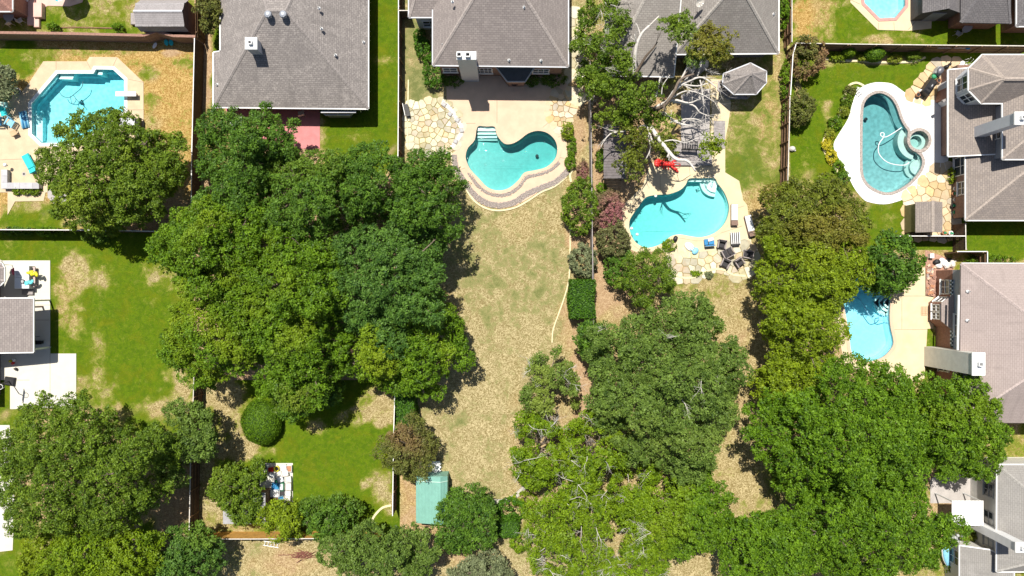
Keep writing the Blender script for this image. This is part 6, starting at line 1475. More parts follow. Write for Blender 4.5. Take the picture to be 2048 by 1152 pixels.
# --- bench and slatted seat on the deck
t = new('slatted_bench', 'dark slatted bench on the grey timber deck', 'bench')
for i in range(13): part(t, 'slat', M_GREYW if i % 2 else M_BLACK, lambda m: m.box(((i - 6) * .115, 0, .45), (.06, .75, .04)))
part(t, 'rail', M_BLACK, lambda m: m.box((0, .36, .42), (1.5, .05, .05))); part(t, 'rail', M_BLACK, lambda m: m.box((0, -.36, .42), (1.5, .05, .05)))
for sx in (-1, 1):
    for sy in (-1, 1): part(t, 'leg', M_BLACK, lambda m: m.box((sx * .7, sy * .33, .2), (.06, .06, .4)))
part(t, 'backrest', M_BLACK, lambda m: m.box((0, -.42, .65), (1.5, .05, .45))); at(t, 1378, 293, -3, .32)
t = new('planter_pot', 'black pots beside the half hidden lounger end', 'pot'); part(t, 'pot', M_BLACK, lambda m: m.lathe([(.16, 0), (.24, .4), (.2, .4), (.18, .34)], (0, 0, 0), 14), True); part(t, 'pot', M_BLACK, lambda m: m.lathe([(.12, 0), (.18, .3), (.15, .3), (.13, .25)], (.6, .05, 0), 14), True); at(t, 1500, 470)
# floats and light discs in the branch pool
for i, (x, y) in enumerate(((1311, 392), (1263, 457), (1274, 469))):
    t = new('pool_globe', ['white floating globe at the upper edge of the branch shadowed pool', 'white floating globe at the left edge of the branch shadowed pool', 'lower white floating globe in the branch shadowed pool'][i], 'globe', 'floating globes'); part(t, 'globe', M_WHITEF, lambda m: m.ball((0, 0, .05), .15, 12, 8), True); part(t, 'base', M_LBLUE, lambda m: m.lathe([(.1, -.12), (.13, -.06)], (0, 0, 0), 12)); at(t, x, y, 0, -.08)
def rail_(label, px, py, rz):
    t = new('pool_handrail', label, 'handrail'); 
    for s in (-1, 1): part(t, 'rail', M_STEEL, lambda m: m.tube(smooth_loop([(s * .25, .4, -.1), (s * .25, .35, .6), (s * .25, .0, .8), (s * .25, -.4, .4), (s * .25, -.5, -.3)], 4, False), .025), True)
    return at(t, px, py, rz)
rail_('steel handrail at the steps of the branch shadowed pool', 1418, 358, 0)

# --- octagon pool yard
t = new('diving_board', 'white diving board on the right edge of the angular pool', 'diving board')
part(t, 'board', M_WHITE, lambda m: m.bbox((0, 0, .55), (1.95, .46, .06), 0, .02)); part(t, 'stand', M_STEEL, lambda m: m.bbox((.55, 0, .26), (.5, .4, .5), 0, .05)); part(t, 'fulcrum', M_STEEL, lambda m: m.box((.05, 0, .35), (.08, .44, .34))); at(t, 258, 191, 0)
def hose(label, pts, r, mat, z, name='pool_hose'):
    P = smooth_loop(WP(pts, z), 5, False); b = MB(); b.tube(P, r, 7); o = b.build(name, mat, None, True, base=P[0]); return tag(o, label, 'hose', 'pool hoses')
hose('dark cleaner hose lying in the angular pool', [(166, 163), (163, 175), (150, 187), (138, 195), (125, 192), (119, 184)], .035, M_HOSE_D, -.16)
hose('second dark loop of hose in the angular pool', [(140, 192), (145, 208), (152, 200), (146, 190), (152, 197), (158, 205)], .03, M_HOSE_D, -.16)
t = new('pool_cleaner', 'small robot cleaner at the end of the hose in the angular pool', 'pool cleaner'); part(t, 'body', M_HOSE_D, lambda m: m.ball((0, 0, 0), (.2, .16, .12), 12, 6), True)
for s in (-1, 1): part(t, 'wheel', M_BLACK, lambda m: m.lathe([(.09, -.03), (.09, .03)], (.1, s * .16, -.05), 12))
at(t, 162, 205, 20, -1.0)
hose('white cleaner hose curling in the spa pool', [(1803, 255), (1790, 264), (1772, 274), (1762, 272), (1762, 266), (1768, 267), (1766, 276), (1758, 288), (1757, 305), (1766, 318), (1778, 326), (1795, 330), (1810, 330), (1818, 325)], .045, M_HOSE_W, -.06)
hose('pale cleaner hose in the light blue pool', [(1705, 590), (1720, 600), (1735, 625), (1748, 640), (1762, 636), (1766, 628), (1758, 630), (1760, 640), (1776, 638)], .04, M_LBLUE, -.08)
t = new('deck_box', 'grey storage box at the lower right of the angular pool', 'box'); part(t, 'box', M_GREY, lambda m: m.box((0, 0, .27), (1.4, .75, .54))); part(t, 'lid', M_SIDING, lambda m: m.bbox((0, 0, .57), (1.46, .8, .07), 0, .03))
for i in range(3): part(t, 'lid_rib', M_GREY, lambda m: m.box((-.4 + .4 * i, 0, .615), (.03, .74, .015)))
at(t, 261, 246)
t = new('wicker_chair', 'dark framed chair beside the grey storage box', 'chair'); part(t, 'seat', M_BLACK, lambda m: m.bbox((0, 0, .36), (.5, .8, .08), 0, .03)); part(t, 'backrest', M_BLACK, lambda m: m.box((.24, 0, .6), (.06, .8, .5)))
for sx in (-1, 1):
    for sy in (-1, 1): part(t, 'leg', M_BLACK, lambda m: m.box((sx * .22, sy * .35, .17), (.05, .05, .34)))
at(t, 282, 247)
def adirondack(label, mat, px, py, rz):
    t = new('adirondack_chair', label, 'chair', 'coloured chairs left of the angular pool')
    for i in range(5): part(t, 'seat_slat', mat, lambda m: m.bbox((0, -.28 + .13 * i, .36 + .02 * i), (.55, .11, .03), 0, .01))
    for i in range(5): part(t, 'back_slat', mat, lambda m: m.box(((i - 2) * .11, -.42, .68), (.09, .04, .72 - .05 * abs(i - 2)), 0, Matrix.Rotation(R(18), 3, 'X')))
    for s in (-1, 1):
        part(t, 'armrest', mat, lambda m: m.bbox((s * .36, 0, .56), (.13, .75, .03), 0, .01)); part(t, 'leg', mat, lambda m: m.box((s * .33, .32, .28), (.08, .04, .56))); part(t, 'leg', mat, lambda m: m.box((s * .33, -.3, .24), (.08, .04, .48)))
    return at(t, px, py, rz)
adirondack('pale aqua slatted chair nearest the bush at the left edge', plain('aqua_plastic', (.35, .68, .66), .5, .08), 14, 209, 90)
adirondack('aqua slatted chair below the pale aqua one', M_TEAL, 13, 228, 200)
adirondack('light blue slatted chair at the left of the patio', M_LBLUE, 27, 248, 150)
adirondack('dark blue slatted chair at the pool corner', M_BLUE, 2, 245, 90)
t = new('pool_float', 'blue inflatable raft lying on the deck left of the angular pool', 'pool float')
for i in range(5): part(t, 'tube', M_BLUE if i % 2 else M_LBLUE, lambda m: m.tube([((i - 2) * .15, -.8, .1), ((i - 2) * .15, .8, .1)], .09, 8), True)
at(t, 50, 240, 12)
t = new('side_table', 'tan wooden side table near the light blue chair', 'table'); part(t, 'table_top', M_TERRA if False else plain('tan_wood', (.50, .34, .2), .8, .15), lambda m: m.bbox((0, 0, .42), (.6, .5, .04), 0, .01))
for sx in (-1, 1):
    for sy in (-1, 1): part(t, 'leg', MATS['tan_wood'], lambda m: m.box((sx * .25, sy * .2, .2), (.05, .05, .4)))
at(t, 33, 268, 25)
t = new('fire_pit', 'round dark bowl in the shade of the left bush', 'bowl'); part(t, 'bowl', M_GREY, lambda m: m.lathe([(.2, 0), (.36, .3), (.32, .32), (.18, .1)], (0, 0, 0), 16), True); part(t, 'ash', M_BLACK, lambda m: m.lathe([(.26, .2), (.26, .21)], (0, 0, 0), 14)); at(t, 38, 184)
t = new('lamp_globe', 'white globe lamp on the grey cap stones', 'lamp'); part(t, 'globe', M_WHITEF, lambda m: m.ball((0, 0, .3), .17, 12, 8), True); part(t, 'stem', M_BLACK, lambda m: m.tube([(0, 0, 0), (0, 0, .18)], .05)); at(t, 15, 331, 0, .5)
t = new('drain_cover', 'round drain cover in the tan patio', 'drain cover'); part(t, 'cover', M_CONC_G, lambda m: m.lathe([(.2, 0), (.2, .012)], (0, 0, 0), 18)); part(t, 'grate', M_BLACK, lambda m: m.lathe([(.1, .012), (.1, .016)], (0, 0, 0), 12)); at(t, 48, 348)
# --- items along the brick wall
for x, y, m_, lab in ((334, 86, M_TEAL, 'left teal snow saucer leaning in the brick wall shade'), (343.5, 86, M_TEAL, 'right teal snow saucer leaning in the brick wall shade'), (311, 92, M_WHITEF, 'white oval tub in the brick wall shade')):
    t = new('saucer' if m_ is M_TEAL else 'tub', lab, 'saucer' if m_ is M_TEAL else 'tub'); part(t, 'dish', m_, lambda m: m.lathe([(.05, .04), (.22, .06), (.26, .14), (.24, .14), (.05, .06)], (0, 0, 0), 16, .75 if m_ is M_TEAL else .6, 1.15), True); part(t, 'rim', m_, lambda m: m.lathe([(.27, .12), (.27, .15), (.24, .15)], (0, 0, 0), 16, .75 if m_ is M_TEAL else .6, 1.15)); at(t, x, y, 15 if m_ is M_TEAL else -30)
t = new('patio_umbrella', 'open teal and white patio umbrella at the top edge', 'umbrella')
for k in range(8):
    a0, a1 = k * math.pi / 4, (k + 1) * math.pi / 4; mm = MB(); mm.add([(0, 0, 2.6), (1.35 * math.cos(a0), 1.35 * math.sin(a0), 2.15), (1.35 * math.cos(a1), 1.35 * math.sin(a1), 2.15)], [(0, 1, 2)]); mm.build('canopy_panel', M_TEAL if k % 2 else M_WHITEF, t, local=True)
part(t, 'pole', M_STEEL, lambda m: m.tube([(0, 0, 0), (0, 0, 2.6)], .03)); part(t, 'base', M_GREY, lambda m: m.lathe([(.3, 0), (.3, .1)], (0, 0, 0), 14)); at(t, 146, -6)
t = new('patio_table', 'round table with white chairs in the shade of the top left house', 'table'); part(t, 'table_top', M_CONC_G, lambda m: m.lathe([(.5, .7), (.5, .74)], (0, 0, 0), 16)); part(t, 'leg', M_BLACK, lambda m: m.lathe([(.2, 0), (.04, .1), (.04, .7)], (0, 0, 0), 8)); at(t, 28, 38)
for i, (x, y, rz, lab) in enumerate(((24, 49, 30, 'white wire chair left of the shaded round table'), (46, 44, -60, 'grey wire chair right of the shaded round table'))):
    t = new('wire_chair', lab, 'chair'); part(t, 'seat', M_CAP, lambda m: m.bbox((0, 0, .42), (.42, .42, .04), 0, .01)); part(t, 'backrest', M_CAP, lambda m: m.box((0, -.2, .65), (.42, .03, .42)))
    for sx in (-1, 1):
        for sy in (-1, 1): part(t, 'leg', M_CAP, lambda m: m.tube([(sx * .18, sy * .18, .42), (sx * .24, sy * .24, 0)], .018, 5))
    at(t, x, y, rz)
t = new('air_conditioner', 'white condenser box beside the gambrel shed', 'air conditioner'); part(t, 'case', M_WHITE, lambda m: m.bbox((0, 0, .35), (.5, 1.0, .7), 0, .04)); part(t, 'fan_grille', M_GREY, lambda m: m.lathe([(.2, .70), (.2, .715)], (0, 0, 0), 14)); at(t, 385, 40)

# --- central patio: white pebble strip with square pavers, bench
t = MB(); L_ = smooth_loop(WP([(884, 203), (900, 218), (914, 240), (924, 258), (920, 272), (911, 285), (903, 296)]), 4, False)
pbl = cobbles([(884, 203), (900, 218), (914, 240), (924, 258), (920, 272), (911, 285), (903, 296)], .34, 77, 700)
tag(pbl.build('pebble_strip', plain('white_pebbles', (.74, .71, .66), .8, .15, 9, .2)), 'white pebble strip curving round the yellow flagstone patio', 'pebbles', kind='stuff')
for i, (x, y, rz) in enumerate(((888, 209, -35), (900, 228, -40), (915, 240, -30), (923, 261, -75), (911, 283, -110), (896, 308, -10))):
    t = new('stepping_stone', ['grey square paver at the top of the pebble strip', 'second grey paver down the pebble strip', 'third grey paver down the pebble strip', 'grey paver at the widest bend of the pebble strip', 'grey paver near the lower end of the pebble strip', 'grey paver on the lawn below the pebble strip'][i], 'paver', 'square pavers on the pebble strip')
    part(t, 'slab', M_CONC_G, lambda m: m.bbox((0, 0, .05), (.40, .40, .08), 0, .02)); part(t, 'inlay', M_GREY, lambda m: m.bbox((0, 0, .095), (.26, .26, .01), 0, .003)); at(t, x, y, rz, .10)
t = new('garden_bench', 'small dark bench beside the white capped fence and stone patio', 'bench')
for i in range(4): part(t, 'slat', M_BLACK, lambda m: m.box((-.15 + .1 * i, 0, .42), (.07, 1.2, .03)))
part(t, 'backrest', M_WHITE, lambda m: m.box((-.24, 0, .62), (.05, 1.2, .36)))
for s in (-1, 1): part(t, 'leg', M_BLACK, lambda m: m.box((0, s * .52, .2), (.36, .06, .4)))
at(t, 815, 222, 12)
# --- spa pool yard: grills, pots
t = new('covered_grill', 'large grill under a black cover on the flagstones', 'grill'); part(t, 'cover', M_BLACK, lambda m: (m.bbox((0, 0, .5), (.72, 1.5, 1.0), 0, .15), m.bbox((0, 0, .98), (.5, .8, .28), 0, .12))); part(t, 'vent_flap', M_GREY, lambda m: m.bbox((0, 0, 1.13), (.1, .22, .02), 0, .005)); at(t, 1850, 178, -35)
t = new('grill', 'grey lidded grill above the black covered one', 'grill'); part(t, 'body', M_GREY, lambda m: m.bbox((0, 0, .55), (.6, .75, .7), 0, .1)); part(t, 'lid', plain('grill_lid', (.16, .16, .18), .4, .1, metal=.3), lambda m: m.ball((0, 0, .9), (.32, .42, .22), 14, 8), True)
for sx in (-1, 1):
    for sy in (-1, 1): part(t, 'leg', M_BLACK, lambda m: m.box((sx * .24, sy * .3, .12), (.05, .05, .24)))
at(t, 1869, 147, -30)
t = new('kettle_grill', 'round olive pot between the two grills', 'pot'); part(t, 'kettle', plain('olive_pot', (.13, .14, .05), .6, .2), lambda m: m.lathe([(.2, 0), (.34, .3), (.36, .5), (.28, .52), (.26, .4)], (0, 0, 0), 16), True); part(t, 'plant', PAL['olive'] if False else M_GREEN, lambda m: m.ball((0, 0, .5), (.24, .24, .14), 10, 6)); at(t, 1862, 156)
t = new('planter_pot', 'clay pot beside the grey grill', 'pot'); part(t, 'pot', M_TERRA, lambda m: m.lathe([(.14, 0), (.22, .35), (.18, .35), (.15, .28)], (0, 0, 0), 14), True); part(t, 'soil', M_BLACK, lambda m: m.lathe([(.17, .3), (.17, .31)], (0, 0, 0), 12)); at(t, 1874, 163)
t = new('planter_pot', 'clay pot at the low end of the black covered grill', 'pot'); part(t, 'pot', M_TERRA, lambda m: m.lathe([(.14, 0), (.22, .35), (.18, .35), (.15, .28)], (0, 0, 0), 14), True); part(t, 'soil', M_BLACK, lambda m: m.lathe([(.17, .3), (.17, .31)], (0, 0, 0), 12)); at(t, 1833, 191)
t = new('gas_tank', 'white gas bottle at the black covered grill', 'gas tank'); part(t, 'tank', M_WHITE, lambda m: m.lathe([(.12, 0), (.17, .08), (.17, .35), (.08, .45)], (0, 0, 0), 14), True); part(t, 'collar', M_STEEL, lambda m: m.lathe([(.09, .45), (.09, .55)], (0, 0, 0), 12)); at(t, 1838, 184)
t = new('statue', 'dark garden ornament above the grey grill', 'ornament'); part(t, 'body', M_BLACK, lambda m: m.ball((0, 0, .35), (.28, .2, .35), 12, 8), True); part(t, 'head', M_BLACK, lambda m: m.ball((.3, .12, .55), (.18, .13, .18), 10, 6), True); part(t, 'tail', M_BLACK, lambda m: m.tube([(.4, .2, .5), (.7, .35, .3)], .05)); at(t, 1887, 137, 20)
for i, (x, y, s, m_) in enumerate(((1917, 136, 1.0, M_WHITEF), (1921, 128, .7, M_WHITEF), (1925, 140, .6, M_GREY), (1929, 132, .5, M_WHITEF), (1913, 143, 1.1, M_TERRA))):
    t = new('planter_pot', ['large white lidded pot at the spa house corner', 'medium white pot behind the large white pot', 'small grey pot beside the large white pot', 'small white pot at the spa house corner', 'big brown barrel pot at the spa house corner'][i], 'pot', 'pots at the spa house corner')
    part(t, 'pot', m_, lambda m: m.lathe([(.16 * s, 0), (.28 * s, .3 * s), (.28 * s, .5 * s), (.20 * s, .52 * s)], (0, 0, 0), 16), True); part(t, 'lid', m_, lambda m: m.lathe([(.2 * s, .5 * s), (.05 * s, .56 * s)], (0, 0, 0), 12)); at(t, x, y)
t = new('trellis', 'white wire plant stand at the spa house corner', 'stand')
for i in range(6): part(t, 'wire', M_WHITE, lambda m: m.tube([(math.cos(i) * .4, math.sin(i) * .3, 0), (math.cos(i + .5) * .3, math.sin(i + .5) * .3, .7)], .025, 5))
at(t, 1932, 126)
t = new('skimmer_pole', 'long white pole with blue net hung on the brown fence', 'pole'); q = W(1905, 96, 1.3); part(t, 'pole', M_WHITE, lambda m: m.tube([(-1.4, 0, 0), (1.2, 0, 0)], .03)); part(t, 'net', M_BLUE, lambda m: m.ball((1.45, 0, 0), (.26, .14, .05), 12, 5), True); t.location = (q.x, q.y, 1.3)
for i, (x, y, m_, lab) in enumerate(((1908, 378, M_WHITEF, 'white pot on the spa house path'), (1905, 388, M_TERRA, 'clay pot on the spa house path'), (1908, 400, M_CAP, 'pale pot on the spa house path'), (1903, 412, M_BLACK, 'black hose reel on the spa house path'), (1908, 425, M_GREEN, 'green watering pot on the spa house path'), (1885, 466, M_TERRA, 'clay pot behind the small olive shed'), (1898, 467, M_WHITEF, 'white pot behind the small olive shed'), (1912, 467, M_WHITEF, 'white box pot near the dark fence'))):
    t = new('planter_pot', lab, 'pot', 'pots along the spa house'); part(t, 'pot', m_, lambda m: m.lathe([(.14, 0), (.24, .3), (.22, .36), (.16, .34), (.1, .25)], (0, 0, 0), 14), True); part(t, 'plant', M_GREEN, lambda m: [m.ball((.08 * math.cos(k * 2), .08 * math.sin(k * 2), .38 + .03 * k), (.09, .07, .06), 7, 4) for k in range(4)]); at(t, x, y)
t = new('boulder', 'pale rock beside the fence with exposed rails', 'rock'); part(t, 'rock', plain('pale_rock', (.55, .53, .50), .9, .2, 4, .4), lambda m: m.ball((0, 0, .15), (.32, .26, .22), 9, 5)); part(t, 'chip', MATS['pale_rock'], lambda m: m.ball((.3, -.15, .05), (.12, .1, .08), 7, 4)); at(t, 1583, 298)
t = new('pool_ladder', 'white folded pool ladder at the top of the spa bed', 'ladder')
for s in (-1, 1): part(t, 'rail', M_WHITE, lambda m: m.tube([(s * .2, -.4, .1), (s * .2, .1, .5), (s * .2, .4, .1)], .035))
for i in range(3): part(t, 'rung', M_WHITE, lambda m: m.box((0, -.25 + .25 * i, .3), (.4, .06, .04)))
at(t, 1715, 184, 40)
# --- pale pool yard
t = new('door_mat', 'square openwork brown mat at the brick bay', 'mat')
for i in range(5):
    part(t, 'bar', M_TERRA, lambda m: m.box(((i - 2) * .14, 0, .02), (.03, .82, .02))); part(t, 'bar', M_TERRA, lambda m: m.box((0, (i - 2) * .2, .024), (.58, .03, .02)))
at(t, 1848, 622)
for i, (x, y, s, m_) in enumerate(((1872, 524, .5, M_BLACK), (1880, 522, .45, M_WHITEF), (1888, 527, .55, M_WHITEF), (1896, 521, .4, M_BLACK), (1893, 531, .5, M_CAP), (1902, 527, .55, M_CAP), (1876, 532, .45, M_WHITEF))):
    t = new('rubble_stone', ['black stone at the left of the heap by the brick wall', 'white stone at the top of the heap by the brick wall', 'largest white stone of the heap by the brick wall', 'black stone at the top right of the heap', 'cream stone at the bottom of the heap', 'cream stone at the right end of the heap', 'white stone at the lower left of the heap'][i], 'stone', 'heap of stones by the brick wall')
    part(t, 'stone', m_, lambda m: m.ball((0, 0, s * .35), (s * .8, s * .55, s * .4), 7, 4, i)); part(t, 'chip', m_, lambda m: m.ball((s * .6, s * .4, .08), (s * .25, s * .2, .1), 6, 3)); at(t, x, y)
rsq = random.Random(5)
pv = thing('paver_pile', 'loose red and grey paving pieces beside the brick wall', 'pavers', W(1862, 560))
for i in range(46):
    x = rsq.uniform(1853, 1869); y = rsq.uniform(528, 588); p = W(x, y); MB().bbox((p.x, p.y, .09 + rsq.uniform(0, .08)), (rsq.uniform(.14, .42), rsq.uniform(.12, .3), .07), rsq.uniform(0, 3), .01).build('paver', rsq.choice([M_TERRA, M_COBBLE, M_CONC_P, MATS['brown_brick_coping']]), pv)
t = new('hvac_box', 'pale utility box on the dry grass below the dark fence', 'box'); part(t, 'box', M_CAP, lambda m: m.bbox((0, 0, .2), (.35, .4, .4), 0, .03)); part(t, 'lid', M_WHITE, lambda m: m.bbox((0, 0, .42), (.38, .43, .04), 0, .01)); at(t, 1859, 512)
t = new('deck_umbrella_base', 'grey cover lying under the juniper by the pale pool', 'cover'); part(t, 'cover', M_SIDING, lambda m: m.ball((0, 0, .15), (.7, .4, .2), 12, 6), True); part(t, 'strap', M_GREY, lambda m: m.box((0, 0, .34), (.08, .6, .02))); at(t, 1778, 570, -15)
# --- hot tub patio
ht = new('hot_tub', 'white square hot tub on the left patio', 'hot tub')
part(ht, 'cabinet', M_GREY, lambda m: m.bbox((0, 0, .42), (1.3, 2.15, .84), 0, .04)); part(ht, 'cover', plain('white_tub_cover', (.74, .77, .80), .5, .05), lambda m: (m.bbox((0, .54, .9), (1.38, 1.06, .1), 0, .05), m.bbox((0, -.54, .9), (1.38, 1.06, .1), 0, .05))); part(ht, 'cover_panel', M_SIDING, lambda m: m.bbox((0, .55, .956), (1.1, .75, .02), 0, .01)); at(ht, 57, 555)
t = new('towel', 'crumpled yellow towel on the hot tub cover', 'towel'); part(t, 'cloth', M_YEL, lambda m: [m.ball((.16 * i - .35, .08 * math.sin(i * 2), .06), (.22, .15, .09), 9, 5, i) for i in range(6)], True); part(t, 'fold', M_YEL, lambda m: m.ball((-.1, .18, .05), (.3, .1, .06), 9, 5, .3), True); at(t, 65, 547, -10, .96)
t = new('towel', 'cyan towel on the hot tub cover', 'towel'); part(t, 'cloth', plain('cyan_cloth', (.15, .62, .68), .85, .1), lambda m: [m.ball((.16 * i - .3, .06 * math.cos(i * 3), .05), (.2, .16, .08), 9, 5, i) for i in range(5)], True); part(t, 'fold', MATS['cyan_cloth'], lambda m: m.ball((-.3, -.15, .04), (.16, .1, .06), 9, 5, .3), True); at(t, 58, 565, 10, .96)
t = new('bowl', 'dark round speaker on the hot tub cover', 'speaker'); part(t, 'drum', M_BLACK, lambda m: m.lathe([(.2, 0), (.22, .1), (.18, .16)], (0, 0, 0), 16), True); part(t, 'grille', M_GREY, lambda m: m.lathe([(.14, .16), (.14, .17)], (0, 0, 0), 14)); at(t, 47, 563, 0, .96)
t = new('bench', 'narrow pinkish bench beside the hot tub', 'bench'); part(t, 'seat', plain('pinkish_wood', (.48, .38, .36), .8, .1), lambda m: m.bbox((0, 0, .42), (.24, 1.9, .05), 0, .01))
for s in (-1, 1): part(t, 'leg', MATS['pinkish_wood'], lambda m: m.box((0, s * .8, .2), (.22, .08, .4)))
at(t, 74, 554)
t = new('tub_step', 'grey step at the foot of the hot tub', 'step'); part(t, 'tread', M_GREYW, lambda m: m.bbox((0, 0, .22), (1.05, .5, .05), 0, .01)); part(t, 'riser', M_GREYW, lambda m: m.box((0, 0, .1), (.98, .44, .19))); at(t, 58, 584)
t = new('pool_float', 'pink float between the house bay and the hot tub', 'pool float'); part(t, 'ring', M_PINKF, lambda m: m.tube([(.3 * math.cos(k * .5), .3 * math.sin(k * .5), .14) for k in range(14)], .12, 8), True); part(t, 'valve', M_WHITE, lambda m: m.lathe([(.03, .24), (.03, .28)], (.3, 0, 0), 8)); at(t, 34, 543)
t = new('folded_umbrella', 'folded cream umbrella beside the left house bay', 'umbrella'); part(t, 'canopy', plain('cream_canvas', (.60, .55, .48), .9, .12), lambda m: m.lathe([(.5, 1.7), (.42, 1.85), (.2, 2.05), (.03, 2.2)], (0, 0, 0), 8), False); part(t, 'pole', M_STEEL, lambda m: m.tube([(0, 0, 0), (0, 0, 1.8)], .03)); at(t, 24, 530)
t = new('timber_bracket', 'brown timber post and beam at the porch roof corner', 'post'); part(t, 'beam', M_WOOD_B, lambda m: m.box((0, 0, 2.3), (1.0, .12, .14))); part(t, 'post', M_WOOD_B, lambda m: m.box((.45, -.3, 1.15), (.14, .14, 2.3))); part(t, 'brace', M_WOOD_B, lambda m: m.bar((.45, -.3, 2.2), (.1, 0, 2.3), .1, .1)); at(t, 76, 607)
t = new('kettle_grill', 'black kettle grill in the porch shade', 'grill'); part(t, 'kettle', M_BLACK, lambda m: m.ball((0, 0, .75), (.32, .32, .3), 14, 8), True)
for k in range(3): part(t, 'leg', M_BLACK, lambda m: m.tube([(.2 * math.cos(k * 2.1), .2 * math.sin(k * 2.1), .6), (.3 * math.cos(k * 2.1), .3 * math.sin(k * 2.1), 0)], .02))
at(t, 73, 673)
t = new('garden_bench', 'dark bench in the porch shade', 'bench'); part(t, 'seat', M_BLACK, lambda m: m.bbox((0, 0, .42), (1.0, .35, .05), 0, .01)); part(t, 'backrest', M_BLACK, lambda m: m.box((0, -.16, .62), (1.0, .04, .34)))
for s in (-1, 1): part(t, 'leg', M_BLACK, lambda m: m.box((s * .42, 0, .2), (.06, .3, .4)))
at(t, 78, 684)
for i, (x, y, m_, lab) in enumerate(((23, 722, M_YEL, 'yellow toy by the left house wall'), (28, 726, M_RED, 'red toy by the left house wall'), (30, 720, M_WHITEF, 'white toy by the left house wall'), (34, 738, M_BLACK, 'small black ball on the left patio'))):
    t = new('toy', lab, 'toy', 'toys on the left patio'); part(t, 'body', m_, lambda m: m.ball((0, 0, .13), (.18, .14, .13), 10, 6), True); part(t, 'knob', m_, lambda m: m.ball((.08, .05, .26), .07, 8, 5), True); at(t, x, y, i * 40)
# basketball hoop
bh = new('basketball_hoop', 'portable basketball hoop at the edge of the left patio', 'basketball hoop')
part(bh, 'base', M_BLACK, lambda m: m.bbox((-.6, 0, .12), (1.0, .8, .24), 0, .08)); part(bh, 'pole', M_BLACK, lambda m: m.tube([(-.6, 0, .2), (-.2, 0, 2.6)], .05)); part(bh, 'arm', M_BLACK, lambda m: m.tube([(-.2, 0, 2.6), (.15, 0, 2.9)], .04))
part(bh, 'backboard', M_WHITEF, lambda m: m.box((.2, 0, 3.0), (.04, 1.12, .74), 0, Matrix.Rotation(0, 3, 'Z'))); part(bh, 'rim', M_TERRA if False else M_WHITE, lambda m: m.tube([(.48 + .23 * math.cos(k * .42), .23 * math.sin(k * .42), 2.78) for k in range(16)], .022, 6)); part(bh, 'net', M_WHITEF, lambda m: [m.tube([(.48 + .22 * math.cos(k * .63), .22 * math.sin(k * .63), 2.77), (.48 + .14 * math.cos(k * .63 + .3), .14 * math.sin(k * .63 + .3), 2.4)], .008, 4) for k in range(10)])
at(bh, 34, 764, -8)
# --- clutter on the rear patio
def bin_(m_, w, d, h, label, px, py, rz, nm='storage_bin', cat='bin', fill=M_BLACK, g='clutter on the rear white patio'):
    t = new(nm, label, cat, g)
    part(t, 'side', m_, lambda m: (m.box((-w / 2, 0, h / 2), (.03, d, h)), m.box((w / 2, 0, h / 2), (.03, d, h)), m.box((0, -d / 2, h / 2), (w, .03, h)), m.box((0, d / 2, h / 2), (w, .03, h))))
    part(t, 'contents', fill, lambda m: m.bbox((0, 0, h * .4), (w - .04, d - .04, h * .78), 0, .05)); return at(t, px, py, rz)
items = [(M_WHITEF, .55, .5, .4, 'white bin at the top right of the rear patio clutter', 569, 934, 8, M_WHITE), (M_WHITE, .5, .6, .35, 'white crate at the right edge of the rear patio', 580, 936, 0, M_TERRA), (M_CAP, .6, .6, .4, 'cream crate below the top white bin', 572, 944, 12, M_WHITE), (M_WHITE, .5, .5, .3, 'white box left of the cream crate', 560, 947, -6, M_CAP), (M_SIDING, .55, .5, .4, 'grey bin in the middle of the clutter', 563, 957, 20, M_WHITE), (M_WHITEF, .6, .5, .4, 'white tub on the right side of the clutter', 578, 957, 4, M_CAP), (M_BLUE, .7, .6, .45, 'dark blue tub in the clutter', 554, 971, -4, M_BLUE), (M_GREEN, .5, .7, .4, 'green crate with speckled contents in the clutter', 564, 972, 0, M_SIDING), (M_CAP, .55, .65, .45, 'pale upright box on the right of the clutter', 579, 971, 0, M_WHITEF), (M_SIDING, .85, .7, .45, 'large grey crate with white pieces in the clutter', 553, 984, 0, M_WHITEF), (M_BLACK, .6, .6, .4, 'black bin in the lower clutter', 566, 985, 5, M_CUSH), (M_WHITE, .5, .5, .4, 'white box with dark dot at the lower right clutter', 578, 986, 0, M_WHITEF), (M_CAP, .6, .7, .5, 'tall cream box at the bottom right of the clutter', 577, 997, -3, M_CAP), (M_TERRA, .9, .8, .3, 'dark red box at the bottom left of the clutter', 548, 999, 0, M_WOOD_D), (M_LBLUE, .45, .5, .35, 'light blue tub at the bottom of the clutter', 565, 996, 15, M_BLUE), (M_RED, .4, .35, .3, 'red tub in the upper left clutter', 543, 938, 10, M_RED), (M_WHITE, .45, .4, .3, 'white tray in the upper left clutter', 532, 934, 30, M_BLACK), (M_SIDING, .5, .4, .35, 'grey tray left of the middle clutter', 546, 949, -15, M_WHITE), (M_SIDING, .45, .45, .3, 'teal grey pot tray in the clutter centre', 556, 962, 25, M_GREEN)]
for m_, w, d, h, lab, x, y, rz, fl in items: bin_(m_, w, d, h, lab, x, y, rz, fill=fl)
t = new('bucket', 'round yellow tub in the rear patio clutter', 'bucket', 'clutter on the rear white patio'); part(t, 'wall', M_YEL, lambda m: m.lathe([(.2, 0), (.27, .4), (.23, .4), (.17, .05)], (0, 0, 0), 18), True); part(t, 'soil', M_BLACK, lambda m: m.lathe([(.19, .2), (.19, .21)], (0, 0, 0), 14)); at(t, 555.5, 936)
